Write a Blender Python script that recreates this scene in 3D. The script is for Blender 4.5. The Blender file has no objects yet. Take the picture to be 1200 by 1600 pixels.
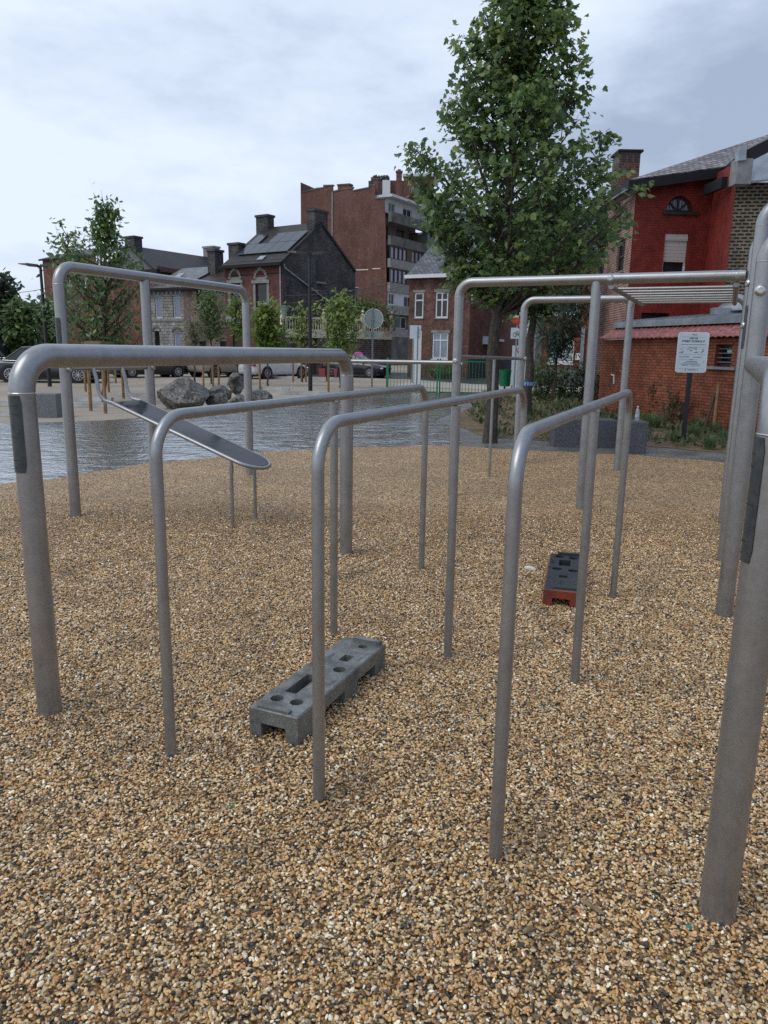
import bpy, bmesh, math, random
from math import sin, cos, tan, pi, radians, sqrt, atan2, hypot
from mathutils import Vector, Matrix, noise

S = bpy.context.scene
COL = S.collection
RND = random.Random(11)

# ------------------------------------------------------------------ camera
F_PX, PITCH, ROLL = 1160.0, radians(12.3), radians(0.9)
CAM = Vector((0, 0, 1.716))
CF = Vector((0, cos(PITCH), -sin(PITCH)))
_u = Vector((0, sin(PITCH), cos(PITCH)))
_r = Vector((1, 0, 0))
CR = _r * cos(ROLL) + _u * sin(ROLL)
CU = _u * cos(ROLL) - _r * sin(ROLL)
cam_d = bpy.data.cameras.new('camera')
cam_d.sensor_fit = 'VERTICAL'
cam_d.sensor_height = 24.0
cam_d.lens = 24.0 * F_PX / 1600.0
cam_d.clip_start = 0.05
cam_d.clip_end = 3000
cam = bpy.data.objects.new('camera', cam_d)
COL.objects.link(cam)
m = Matrix((CR, CU, -CF)).transposed().to_4x4()
m.translation = CAM
cam.matrix_world = m
S.camera = cam


def ray(x, y):
    return CR * ((x - 600) / F_PX) - CU * ((y - 800) / F_PX) + CF


def gr(x, y, z=0.0):
    d = ray(x, y)
    return CAM + d * ((z - CAM.z) / d.z)


def at(x, y, Y):
    d = ray(x, y)
    return CAM + d * (Y / d.y)


ANG = radians(65.7)
GU, GV = Vector((cos(ANG), sin(ANG), 0)), Vector((sin(ANG), -cos(ANG), 0))


def G(u, v, z=0.0):
    p = GU * u + GV * v
    return Vector((p.x, p.y, z))


UP = Vector((0, 0, 1))


def V(*a):
    return Vector(a)


# ------------------------------------------------------------------ mesh builder
class MB:
    def __init__(s):
        s.v, s.f, s.sm, s.tint = [], [], [], []

    def add(s, vs, fs, smooth=False, tint=0.0):
        o = len(s.v)
        s.v += [Vector(p) for p in vs]
        for f in fs:
            s.f.append([o + i for i in f])
            s.sm.append(smooth)
            s.tint.append(tint)
        return s

    def obox(s, o, a, b, c):
        o, a, b, c = Vector(o), Vector(a), Vector(b), Vector(c)
        vs = [o, o + a, o + a + b, o + b, o + c, o + a + c, o + a + b + c, o + b + c]
        fs = [(0, 3, 2, 1), (4, 5, 6, 7), (0, 1, 5, 4), (1, 2, 6, 5), (2, 3, 7, 6), (3, 0, 4, 7)]
        if a.cross(b).dot(c) < 0:
            fs = [f[::-1] for f in fs]
        return s.add(vs, fs)

    def bx(s, x0, x1, y0, y1, z0, z1):
        return s.obox((x0, y0, z0), (x1 - x0, 0, 0), (0, y1 - y0, 0), (0, 0, z1 - z0))

    def bar(s, p, q, w, h, up=UP):
        p, q = Vector(p), Vector(q)
        d = (q - p)
        a = d.cross(Vector(up))
        if a.length < 1e-6:
            a = d.cross(Vector((1, 0, 0)))
        a.normalize()
        b = a.cross(d).normalized()
        return s.obox(p - a * w / 2 - b * h / 2, d, a * w, b * h)

    def tube(s, pts, r, n=12, caps=True, smooth=True):
        pts = [Vector(p) for p in pts]
        rs = r if isinstance(r, (list, tuple)) else [r] * len(pts)
        T = []
        for i in range(len(pts)):
            t = pts[min(i + 1, len(pts) - 1)] - pts[max(i - 1, 0)]
            T.append(t.normalized() if t.length > 1e-9 else Vector((0, 0, 1)))
        t0 = T[0]
        a = t0.cross(UP) if abs(t0.z) < 0.9 else t0.cross(Vector((1, 0, 0)))
        a.normalize()
        rings = []
        for i, p in enumerate(pts):
            if i:
                q = T[i - 1].rotation_difference(T[i])
                a = (q @ a).normalized()
            b = T[i].cross(a)
            rings.append([p + (a * cos(2 * pi * k / n) + b * sin(2 * pi * k / n)) * rs[i] for k in range(n)])
        vs = [p for rg in rings for p in rg]
        fs = []
        for i in range(len(pts) - 1):
            for k in range(n):
                k2 = (k + 1) % n
                fs.append((i * n + k, i * n + k2, (i + 1) * n + k2, (i + 1) * n + k))
        s.add(vs, fs, smooth)
        if caps:
            s.add(rings[0], [tuple(range(n))[::-1]])
            s.add(rings[-1], [tuple(range(n))])
        return s

    def lathe(s, prof, c, axis=UP, n=20, smooth=True):
        c, axis = Vector(c), Vector(axis).normalized()
        a = axis.cross(Vector((1, 0, 0)) if abs(axis.x) < 0.9 else Vector((0, 1, 0))).normalized()
        b = axis.cross(a)
        vs, fs = [], []
        for (r, z) in prof:
            for k in range(n):
                vs.append(c + axis * z + (a * cos(2 * pi * k / n) + b * sin(2 * pi * k / n)) * r)
        for i in range(len(prof) - 1):
            for k in range(n):
                k2 = (k + 1) % n
                fs.append((i * n + k, i * n + k2, (i + 1) * n + k2, (i + 1) * n + k))
        s.add(vs, fs, smooth)
        return s

    def ngon(s, pts, smooth=False, tint=0.0):
        return s.add(pts, [tuple(range(len(pts)))], smooth, tint)

    def prism(s, poly, vec):
        poly = [Vector(p) for p in poly]
        vec = Vector(vec)
        n = len(poly)
        nrm = Vector((0, 0, 0))
        for i in range(n):
            nrm += poly[i].cross(poly[(i + 1) % n])
        if nrm.dot(vec) < 0:
            poly = poly[::-1]
        vs = poly + [p + vec for p in poly]
        fs = [tuple(range(n))[::-1], tuple(range(n, 2 * n))]
        for i in range(n):
            j = (i + 1) % n
            fs.append((i, j, n + j, n + i))
        return s.add(vs, fs)

    def blob(s, c, rad, sub=3, amp=0.25, freq=1.5, seed=0, smooth=False, flat=0.0):
        bm = bmesh.new()
        bmesh.ops.create_icosphere(bm, subdivisions=sub, radius=1)
        vs = []
        for v in bm.verts:
            p = v.co.copy()
            k = 1 + amp * noise.noise(p * freq + Vector((seed * 7.3, seed * 3.1, 0))) + amp * 0.6 * noise.noise(p * freq * 3 + Vector((seed, 9, 0)))
            if flat:
                k += flat * (noise.cell(p * 1.7 + Vector((seed * 5.0, 0, 0))) - 0.5)
            p = Vector((p.x * rad[0], p.y * rad[1], p.z * rad[2])) * k
            vs.append(Vector(c) + p)
        fs = [[v.index for v in f.verts] for f in bm.faces]
        bm.free()
        return s.add(vs, fs, smooth)


WL = {}


def mesh_obj(name, mb, mat, parent=None, loc=None, uv=True, kind=None, tint=False, sharp=35, world=True):
    """one mesh object; coordinates given in the world are moved into the parent's frame"""
    off = Vector((0, 0, 0))
    if parent is not None and world:
        off = WL[parent.name]
    if loc is not None:
        off = Vector(loc)
    me = bpy.data.meshes.new(name)
    me.from_pydata([p - off for p in mb.v], [], mb.f)
    me.polygons.foreach_set('use_smooth', mb.sm)
    if uv:
        l = me.uv_layers.new(name='UVMap')
        vs = me.vertices
        for p in me.polygons:
            n = p.normal
            t = UP.cross(n)
            if t.length < 0.05:
                t = Vector((1, 0, 0))
            t.normalize()
            b = n.cross(t)
            for li in p.loop_indices:
                c = vs[me.loops[li].vertex_index].co + off
                l.data[li].uv = (c.dot(t), c.dot(b))
    if tint:
        at_ = me.attributes.new('tint', 'FLOAT', 'FACE')
        at_.data.foreach_set('value', mb.tint)
    if any(mb.sm) and sharp and not tint:
        me.set_sharp_from_angle(angle=radians(sharp))
    me.materials.append(mat)
    o = bpy.data.objects.new(name, me)
    COL.objects.link(o)
    if parent is not None:
        o.parent = parent
        WL[o.name] = WL[parent.name]
    else:
        o.location = off
        WL[o.name] = off
    if kind:
        o['kind'] = kind
    return o


def thing(name, label, cat, loc=(0, 0, 0), rz=0.0, group=None):
    o = bpy.data.objects.new(name, None)
    o.empty_display_size = 0.1
    COL.objects.link(o)
    o.location = loc
    o.rotation_euler = (0, 0, rz)
    o['label'] = label
    o['category'] = cat
    if group:
        o['group'] = group
    WL[o.name] = Vector(loc)
    return o


def tag(o, label, cat, group=None):
    o['label'] = label
    o['category'] = cat
    if group:
        o['group'] = group
    return o


def copy_thing(root, loc, rz, label, group=None):
    r = root.copy()
    COL.objects.link(r)
    r.location = loc
    r.rotation_euler = (0, 0, rz)
    r['label'] = label
    if group:
        r['group'] = group
    for ch in list(root.children):
        c = ch.copy()
        COL.objects.link(c)
        c.parent = r
        for g in list(ch.children):
            d = g.copy()
            COL.objects.link(d)
            d.parent = c
    return r


def rounded(pts, rad, seg=9):
    pts = [Vector(p) for p in pts]
    out = [pts[0]]
    for i in range(1, len(pts) - 1):
        a = (pts[i - 1] - pts[i]).normalized()
        b = (pts[i + 1] - pts[i]).normalized()
        ang = a.angle(b)
        d = rad / tan(ang / 2)
        c = pts[i] + (a + b).normalized() * (rad / sin(ang / 2))
        p0, p1 = pts[i] + a * d - c, pts[i] + b * d - c
        tot = p0.angle(p1)
        for k in range(seg + 1):
            t = k / seg
            out.append(c + (p0 * sin((1 - t) * tot) + p1 * sin(t * tot)) / sin(tot))
    out.append(pts[-1])
    return out


# ------------------------------------------------------------------ materials
def new_mat(name):
    mt = bpy.data.materials.new(name)
    mt.use_nodes = True
    nt = mt.node_tree
    b = nt.nodes['Principled BSDF']
    return mt, nt, b


def N(nt, t, **kw):
    n = nt.nodes.new(t)
    for k, v in kw.items():
        setattr(n, k, v)
    return n


def ramp(nt, fac, stops, interp='LINEAR'):
    r = N(nt, 'ShaderNodeValToRGB')
    r.color_ramp.interpolation = interp
    e = r.color_ramp.elements
    while len(e) < len(stops):
        e.new(0.5)
    for i, (p, c) in enumerate(stops):
        e[i].position = p
        e[i].color = (*c, 1) if len(c) == 3 else c
    if fac is not None:
        nt.links.new(fac, r.inputs['Fac'])
    return r.outputs['Color']


def noise_tex(nt, scale, detail=4, rough=0.55, vec=None, out='Fac'):
    n = N(nt, 'ShaderNodeTexNoise')
    n.inputs['Scale'].default_value = scale
    n.inputs['Detail'].default_value = detail
    n.inputs['Roughness'].default_value = rough
    if vec is None:
        vec = N(nt, 'ShaderNodeTexCoord').outputs['Object']
    nt.links.new(vec, n.inputs['Vector'])
    return n.outputs[out]


def mixc(nt, fac, a, b, mode='MIX'):
    x = N(nt, 'ShaderNodeMix', data_type='RGBA', blend_type=mode)
    for sock, val in ((x.inputs[0], fac), (x.inputs[6], a), (x.inputs[7], b)):
        if hasattr(val, 'node'):
            nt.links.new(val, sock)
        elif isinstance(val, (int, float)):
            sock.default_value = val
        else:
            sock.default_value = (*val, 1) if len(val) == 3 else val
    return x.outputs[2]


def bump(nt, b, h, strength=0.3, dist=0.01):
    n = N(nt, 'ShaderNodeBump')
    n.inputs['Strength'].default_value = strength
    n.inputs['Distance'].default_value = dist
    nt.links.new(h, n.inputs['Height'])
    nt.links.new(n.outputs['Normal'], b.inputs['Normal'])
    return n


def plain(name, col, rough=0.6, metal=0.0, var=0.15, vscale=6.0, bmp=0.0, spec=0.5):
    mt, nt, b = new_mat(name)
    n = noise_tex(nt, vscale, 5)
    lo = [max(0, c * (1 - var)) for c in col]
    hi = [c * (1 + var) for c in col]
    c = ramp(nt, n, [(0.3, lo), (0.7, hi)])
    nt.links.new(c, b.inputs['Base Color'])
    b.inputs['Roughness'].default_value = rough
    b.inputs['Metallic'].default_value = metal
    b.inputs['Specular IOR Level'].default_value = spec
    if bmp:
        bump(nt, b, noise_tex(nt, vscale * 8, 3), bmp, 0.01)
    return mt


def brick(name, c1, c2, mortar, bw=0.22, bh=0.075, ms=0.011, rough=0.85, dirt=0.35, bmp=0.4, bias=0.0, dscale=0.9, squash=1.0, off=0.5):
    mt, nt, b = new_mat(name)
    uv = N(nt, 'ShaderNodeTexCoord').outputs['UV']
    t = N(nt, 'ShaderNodeTexBrick')
    nt.links.new(uv, t.inputs['Vector'])
    t.offset = off
    t.inputs['Scale'].default_value = 1.0
    t.inputs['Brick Width'].default_value = bw
    t.inputs['Row Height'].default_value = bh
    t.inputs['Mortar Size'].default_value = ms
    t.inputs['Mortar Smooth'].default_value = 0.15
    t.inputs['Bias'].default_value = bias
    t.inputs['Color1'].default_value = (*c1, 1)
    t.inputs['Color2'].default_value = (*c2, 1)
    t.inputs['Mortar'].default_value = (*mortar, 1)
    n1 = noise_tex(nt, dscale, 6, 0.65)
    d = ramp(nt, n1, [(0.3, (1 - dirt,) * 3), (0.72, (1 + dirt * 0.4,) * 3)])
    c = mixc(nt, 1.0, t.outputs['Color'], d, 'MULTIPLY')
    n2 = noise_tex(nt, 14.0, 3, 0.6)
    d2 = ramp(nt, n2, [(0.3, (0.8,) * 3), (0.7, (1.15,) * 3)])
    c = mixc(nt, 1.0, c, d2, 'MULTIPLY')
    n4 = noise_tex(nt, 3.6, 5, 0.75)
    d4 = ramp(nt, n4, [(0.32, (0.66,) * 3), (0.5, (1.0,) * 3), (0.7, (1.35,) * 3)])
    c = mixc(nt, 0.8, c, d4, 'MULTIPLY')
    # rain streaks running down
    mp = N(nt, 'ShaderNodeMapping')
    mp.inputs['Scale'].default_value = (1.6, 0.12, 1)
    nt.links.new(uv, mp.inputs['Vector'])
    n3 = noise_tex(nt, 1.0, 5, 0.7, mp.outputs['Vector'])
    d3 = ramp(nt, n3, [(0.38, (0.72,) * 3), (0.6, (1.05,) * 3)])
    c = mixc(nt, 0.6, c, d3, 'MULTIPLY')
    nt.links.new(c, b.inputs['Base Color'])
    b.inputs['Roughness'].default_value = rough
    b.inputs['Specular IOR Level'].default_value = 0.3
    inv = N(nt, 'ShaderNodeMath', operation='SUBTRACT')
    inv.inputs[0].default_value = 1.0
    nt.links.new(t.outputs['Fac'], inv.inputs[1])
    ad = N(nt, 'ShaderNodeMath', operation='MULTIPLY_ADD')
    nt.links.new(n2, ad.inputs[0])
    ad.inputs[1].default_value = 0.5
    nt.links.new(inv.outputs[0], ad.inputs[2])
    bump(nt, b, ad.outputs[0], bmp, 0.012)
    return mt


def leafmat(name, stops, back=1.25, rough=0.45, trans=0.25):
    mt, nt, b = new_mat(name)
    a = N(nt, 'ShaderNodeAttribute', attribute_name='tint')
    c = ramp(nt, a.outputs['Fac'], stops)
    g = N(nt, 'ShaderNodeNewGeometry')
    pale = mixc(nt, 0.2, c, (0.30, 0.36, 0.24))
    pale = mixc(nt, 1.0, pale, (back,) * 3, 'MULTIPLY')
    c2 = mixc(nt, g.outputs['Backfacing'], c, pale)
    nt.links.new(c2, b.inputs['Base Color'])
    b.inputs['Roughness'].default_value = rough
    tr = N(nt, 'ShaderNodeBsdfTranslucent')
    nt.links.new(c2, tr.inputs['Color'])
    mx = N(nt, 'ShaderNodeMixShader')
    mx.inputs[0].default_value = trans
    nt.links.new(b.outputs[0], mx.inputs[1])
    nt.links.new(tr.outputs[0], mx.inputs[2])
    nt.links.new(mx.outputs[0], nt.nodes['Material Output'].inputs['Surface'])
    return mt


M = {}
# galvanised / pickled steel of the workout rig: matt, faintly mottled, with wet beads
mt, nt, b = new_mat('pickled_steel')
n1 = noise_tex(nt, 9, 5, 0.6)
n2 = noise_tex(nt, 70, 3, 0.6)
c = ramp(nt, n1, [(0.3, (0.285, 0.29, 0.297)), (0.5, (0.325, 0.33, 0.337)), (0.72, (0.355, 0.36, 0.367))])
d = ramp(nt, n2, [(0.35, (0.93,) * 3), (0.65, (1.04,) * 3)])
c = mixc(nt, 1.0, c, d, 'MULTIPLY')
vo = N(nt, 'ShaderNodeTexVoronoi')
vo.inputs['Scale'].default_value = 60
tc = N(nt, 'ShaderNodeTexCoord')
mp = N(nt, 'ShaderNodeMapping')
mp.inputs['Scale'].default_value = (1, 1, 0.45)
nt.links.new(tc.outputs['Object'], mp.inputs['Vector'])
nt.links.new(mp.outputs['Vector'], vo.inputs['Vector'])
spot = ramp(nt, vo.outputs['Distance'], [(0.05, (0.45,) * 3), (0.11, (1,) * 3)])
sel = ramp(nt, noise_tex(nt, 5, 2), [(0.42, (0, 0, 0)), (0.56, (1, 1, 1))])
c = mixc(nt, sel, c, mixc(nt, 1.0, c, spot, 'MULTIPLY'))
nt.links.new(c, b.inputs['Base Color'])
b.inputs['Metallic'].default_value = 0.78
rr = ramp(nt, noise_tex(nt, 4.5, 6, 0.7), [(0.32, (0.29,) * 3), (0.66, (0.40,) * 3)])
nt.links.new(rr, b.inputs['Roughness'])
bump(nt, b, n2, 0.08, 0.002)
M['steel'] = mt
M['steel_weld'] = plain('weld_seam', (0.5, 0.5, 0.5), 0.3, 1.0, 0.1)
M['bolt'] = plain('bolt_steel', (0.5, 0.5, 0.5), 0.28, 1.0, 0.1)
M['plate'] = plain('dark_label_plate', (0.045, 0.055, 0.06), 0.35, 0.2, 0.3, 30)
M['platemark'] = plain('label_marks', (0.015, 0.018, 0.02), 0.5)

M['black'] = plain('black_paint', (0.012, 0.012, 0.014), 0.4, 0, 0.3)
M['pvc'] = plain('white_pvc', (0.62, 0.63, 0.64), 0.4, 0, 0.06)
M['whitepaint'] = plain('white_render', (0.5, 0.52, 0.55), 0.7, 0, 0.12, 2)
M['darkwood'] = plain('dark_wood', (0.03, 0.022, 0.018), 0.5)
M['brownframe'] = plain('brown_frame', (0.07, 0.035, 0.022), 0.5)
M['stone'] = plain('blue_stone', (0.2, 0.2, 0.205), 0.7, 0, 0.25, 5, 0.2)
M['creamstone'] = plain('cream_stone', (0.58, 0.52, 0.41), 0.8, 0, 0.25, 3, 0.2)
M['concrete'] = plain('concrete', (0.23, 0.23, 0.22), 0.85, 0, 0.3, 3, 0.2)
M['kerb'] = plain('kerb_concrete', (0.36, 0.355, 0.34), 0.85, 0, 0.25, 3, 0.2)
M['darkconcrete'] = plain('stained_concrete', (0.1, 0.1, 0.095), 0.85, 0, 0.45, 1.0, 0.2)
M['zinc'] = plain('zinc_sheet', (0.3, 0.33, 0.36), 0.35, 0.6, 0.25, 3)
M['gutter'] = plain('dark_gutter', (0.010, 0.011, 0.014), 0.6, spec=0.25)
M['bark'] = plain('wet_bark', (0.045, 0.036, 0.028), 0.75, 0, 0.6, 14, 0.8)
M['twig'] = plain('twig_bark', (0.06, 0.045, 0.03), 0.8, 0, 0.3, 14)
M['stake'] = plain('stake_timber', (0.25, 0.145, 0.065), 0.75, 0, 0.35, 9, 0.3)
M['board'] = plain('planter_timber', (0.14, 0.09, 0.05), 0.75, 0, 0.35, 6, 0.3)
M['green'] = plain('green_paint', (0.012, 0.15, 0.07), 0.4, 0, 0.2)
M['binGreen'] = plain('green_plastic', (0.006, 0.14, 0.06), 0.35, 0, 0.15)
M['redpaint'] = plain('faded_red_paint', (0.3, 0.06, 0.07), 0.6, 0, 0.2)
M['pink'] = plain('pink_cloth', (0.6, 0.03, 0.25), 0.7, 0, 0.1)
M['signback'] = plain('sign_back', (0.28, 0.33, 0.31), 0.45, 0.3, 0.15)
M['signwhite'] = plain('sign_white', (0.55, 0.63, 0.68), 0.35, 0, 0.04)
M['signrim'] = plain('sign_rim', (0.72, 0.74, 0.78), 0.4, 0, 0.03)
M['ink'] = plain('black_ink', (0.02, 0.022, 0.03), 0.6)
M['blueink'] = plain('blue_ink', (0.03, 0.06, 0.2), 0.6)
M['signred'] = plain('red_sign_face', (0.55, 0.06, 0.03), 0.4, 0, 0.1)
M['polegrey'] = plain('grey_pole', (0.25, 0.27, 0.29), 0.4, 0.6, 0.1)
M['bluetape'] = plain('blue_tape', (0.12, 0.25, 0.5), 0.5)
M['rubber'] = plain('tyre_rubber', (0.012, 0.012, 0.012), 0.8)
M['rim'] = plain('alloy_rim', (0.5, 0.5, 0.52), 0.3, 0.9, 0.05)
M['chrome'] = plain('chrome', (0.7, 0.7, 0.7), 0.15, 1.0, 0.02)
M['lamp_red'] = plain('tail_lamp', (0.25, 0.01, 0.01), 0.2)
M['lamp_clear'] = plain('head_lamp', (0.5, 0.52, 0.55), 0.1, 0.4)
M['plate_white'] = plain('number_plate', (0.5, 0.5, 0.48), 0.5)


def paint(name, col, rough=0.22):
    mt, nt, b = new_mat(name)
    n = noise_tex(nt, 3, 4)
    nt.links.new(ramp(nt, n, [(0.3, [c * 0.9 for c in col]), (0.7, [c * 1.1 for c in col])]), b.inputs['Base Color'])
    b.inputs['Roughness'].default_value = rough
    b.inputs['Coat Weight'].default_value = 0.6
    b.inputs['Coat Roughness'].default_value = 0.08
    return mt


M['car_black'] = paint('black_car_paint', (0.008, 0.009, 0.014))
M['car_navy'] = paint('navy_car_paint', (0.012, 0.015, 0.028))
M['car_white'] = paint('white_car_paint', (0.55, 0.57, 0.6), 0.3)
M['car_beige'] = paint('beige_car_paint', (0.3, 0.28, 0.24), 0.3)


def glass(name, col=(0.015, 0.018, 0.022), rough=0.06):
    mt, nt, b = new_mat(name)
    n = noise_tex(nt, 1.3, 3)
    nt.links.new(ramp(nt, n, [(0.35, [c * 0.6 for c in col]), (0.65, [c * 1.6 for c in col])]), b.inputs['Base Color'])
    b.inputs['Roughness'].default_value = rough
    b.inputs['IOR'].default_value = 1.5
    bump(nt, b, noise_tex(nt, 2.5, 2), 0.04, 0.02)
    return mt


M['glass'] = glass('window_glass')
M['carglass'] = glass('car_glass', (0.02, 0.03, 0.03))
# net curtain seen behind a pane
mt, nt, b = new_mat('curtained_glass')
uv = N(nt, 'ShaderNodeTexCoord').outputs['UV']
w = N(nt, 'ShaderNodeTexWave', bands_direction='X')
w.inputs['Scale'].default_value = 3.2
w.inputs['Distortion'].default_value = 2.5
nt.links.new(uv, w.inputs['Vector'])
nt.links.new(ramp(nt, w.outputs['Fac'], [(0.1, (0.12, 0.15, 0.2)), (0.8, (0.30, 0.34, 0.42))]), b.inputs['Base Color'])
b.inputs['Roughness'].default_value = 0.3
b.inputs['Coat Weight'].default_value = 0.7
M['curtain'] = mt
# zebra blind behind a pane
mt, nt, b = new_mat('striped_blind_glass')
uv = N(nt, 'ShaderNodeTexCoord').outputs['UV']
w = N(nt, 'ShaderNodeTexWave', bands_direction='Y')
w.inputs['Scale'].default_value = 1.25
nt.links.new(uv, w.inputs['Vector'])
nt.links.new(ramp(nt, w.outputs['Fac'], [(0.35, (0.13, 0.17, 0.17)), (0.45, (0.36, 0.42, 0.4))]), b.inputs['Base Color'])
b.inputs['Roughness'].default_value = 0.25
b.inputs['Coat Weight'].default_value = 0.7
M['zebra'] = mt
# roller shutter slats
mt, nt, b = new_mat('roller_shutter')
uv = N(nt, 'ShaderNodeTexCoord').outputs['UV']
w = N(nt, 'ShaderNodeTexWave', bands_direction='Y', wave_profile='SAW')
w.inputs['Scale'].default_value = 3.1
nt.links.new(uv, w.inputs['Vector'])
nt.links.new(ramp(nt, w.outputs['Fac'], [(0.0, (0.3, 0.29, 0.28)), (0.3, (0.5, 0.48, 0.47))]), b.inputs['Base Color'])
bump(nt, b, w.outputs['Fac'], 0.5, 0.02)
b.inputs['Roughness'].default_value = 0.5
M['shutter'] = mt

M['br_dark'] = brick('red_brick_facade', (0.2, 0.058, 0.048), (0.115, 0.037, 0.034), (0.13, 0.095, 0.085))
M['br_house'] = brick('weathered_red_brick', (0.2, 0.07, 0.045), (0.10, 0.04, 0.03), (0.17, 0.14, 0.12), dirt=0.5)
M['br_side'] = brick('orange_red_brick', (0.25, 0.085, 0.055), (0.17, 0.058, 0.042), (0.17, 0.12, 0.1), dirt=0.35)
M['br_flat'] = brick('brown_red_brick', (0.21, 0.085, 0.06), (0.135, 0.055, 0.043), (0.17, 0.12, 0.1), dirt=0.35, dscale=0.35)
M['br_grey'] = brick('blackened_brick', (0.075, 0.071, 0.074), (0.028, 0.027, 0.03), (0.14, 0.135, 0.13), dirt=0.5, ms=0.016, bw=0.26, bh=0.095)
M['br_pink'] = brick('pinkish_brick', (0.31, 0.13, 0.095), (0.22, 0.09, 0.07), (0.42, 0.36, 0.32), dirt=0.3, ms=0.012)
M['br_orange'] = brick('orange_painted_brick', (0.33, 0.105, 0.05), (0.24, 0.075, 0.04), (0.14, 0.05, 0.032), dirt=0.45, ms=0.014, bmp=0.7)
M['br_red'] = brick('red_painted_brick', (0.25, 0.034, 0.024), (0.22, 0.029, 0.021), (0.195, 0.026, 0.019), dirt=0.3, ms=0.012, bmp=0.8, rough=0.6)
M['br_black'] = brick('black_brick_pale_mortar', (0.026, 0.022, 0.02), (0.012, 0.011, 0.011), (0.2, 0.168, 0.12), ms=0.024, bh=0.09, bw=0.2, dirt=0.35)
M['br_pale'] = brick('pale_stone_brick', (0.37, 0.36, 0.325), (0.27, 0.262, 0.238), (0.11, 0.1, 0.088), bw=0.42, bh=0.22, ms=0.018, dirt=0.45)
M['br_rosy'] = brick('mottled_pink_brick', (0.25, 0.16, 0.14), (0.15, 0.09, 0.08), (0.24, 0.2, 0.175), dirt=0.5)
M['br_wall'] = brick('grey_rubble_wall', (0.13, 0.105, 0.1), (0.065, 0.055, 0.055), (0.2, 0.17, 0.155), bw=0.3, bh=0.14, ms=0.02, dirt=0.4)
M['slate'] = brick('wet_slates', (0.17, 0.18, 0.21), (0.045, 0.048, 0.058), (0.012, 0.012, 0.014), bw=0.3, bh=0.22, ms=0.03, rough=0.3, dirt=0.5, bmp=1.0)
M['slate_big'] = brick('pale_slates', (0.3, 0.27, 0.26), (0.16, 0.145, 0.145), (0.03, 0.028, 0.028), bw=0.2, bh=0.15, ms=0.012, rough=0.4, dirt=0.3, bmp=0.8)
M['tile_dark'] = brick('dark_roof_tiles', (0.035, 0.033, 0.033), (0.022, 0.021, 0.022), (0.01, 0.01, 0.01), bw=0.24, bh=0.3, ms=0.03, rough=0.5, dirt=0.4, bmp=0.9)
M['tile_brown'] = brick('brown_roof_tiles', (0.07, 0.042, 0.036), (0.045, 0.028, 0.025), (0.015, 0.01, 0.01), bw=0.24, bh=0.3, ms=0.03, rough=0.5, dirt=0.4, bmp=0.9)
M['shingle'] = brick('grey_cladding_panels', (0.27, 0.3, 0.34), (0.21, 0.24, 0.28), (0.1, 0.115, 0.135), bw=0.75, bh=0.5, ms=0.03, rough=0.6, dirt=0.3)
M['greyrender'] = plain('grey_render', (0.14, 0.15, 0.16), 0.85, 0, 0.35, 1.0, 0.1)
M['clay'] = plain('red_clay_tile', (0.24, 0.075, 0.07), 0.5, 0, 0.65, 9, 0.5)
M['solar'] = brick('solar_cells', (0.045, 0.055, 0.075), (0.04, 0.05, 0.07), (0.03, 0.036, 0.05), bw=0.16, bh=0.16, ms=0.004, rough=0.12, dirt=0.05, bmp=0.0, off=0.0)
M['granite'] = plain('speckled_dark_granite', (0.075, 0.078, 0.095), 0.75, 0, 0.75, 55, 0.5)
M['granite_pale'] = plain('speckled_grey_granite', (0.15, 0.155, 0.16), 0.75, 0, 0.6, 55, 0.4)

# rock
mt, nt, b = new_mat('dark_limestone')
n1 = noise_tex(nt, 13, 6, 0.75)
n2 = noise_tex(nt, 1.9, 5, 0.65)
c = ramp(nt, n1, [(0.36, (0.03, 0.03, 0.032)), (0.5, (0.13, 0.125, 0.115)), (0.64, (0.36, 0.335, 0.29))])
d = ramp(nt, n2, [(0.36, (0.12, 0.125, 0.14)), (0.44, (0.7, 0.7, 0.72)), (0.54, (0.95, 0.94, 0.9))])
c = mixc(nt, 1.0, c, d, 'MULTIPLY')
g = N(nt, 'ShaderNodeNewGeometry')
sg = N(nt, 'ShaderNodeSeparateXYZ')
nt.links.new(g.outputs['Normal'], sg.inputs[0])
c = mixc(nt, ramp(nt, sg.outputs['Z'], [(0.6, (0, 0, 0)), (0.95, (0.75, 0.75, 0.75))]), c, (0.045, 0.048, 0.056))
nt.links.new(c, b.inputs['Base Color'])
b.inputs['Roughness'].default_value = 0.4
bump(nt, b, n1, 0.6, 0.04)
M['rock'] = mt

# recycled plastic feet
def plastic(name, col, wet=0.3):
    mt, nt, b = new_mat(name)
    n1 = noise_tex(nt, 130, 3, 0.7)
    n2 = noise_tex(nt, 7, 5, 0.6)
    c = ramp(nt, n1, [(0.3, [x * 0.5 for x in col]), (0.58, col), (0.74, [min(.7, x * 1.9) for x in col])])
    d = ramp(nt, n2, [(0.33, (0.5, 0.5, 0.47)), (0.5, (0.95,) * 3), (0.68, (1.25,) * 3)])
    nt.links.new(mixc(nt, 1.0, c, d, 'MULTIPLY'), b.inputs['Base Color'])
    nt.links.new(ramp(nt, n2, [(0.45, (0.62,) * 3), (0.6, (wet,) * 3)]), b.inputs['Roughness'])
    bump(nt, b, n1, 0.35, 0.003)
    return mt


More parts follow.
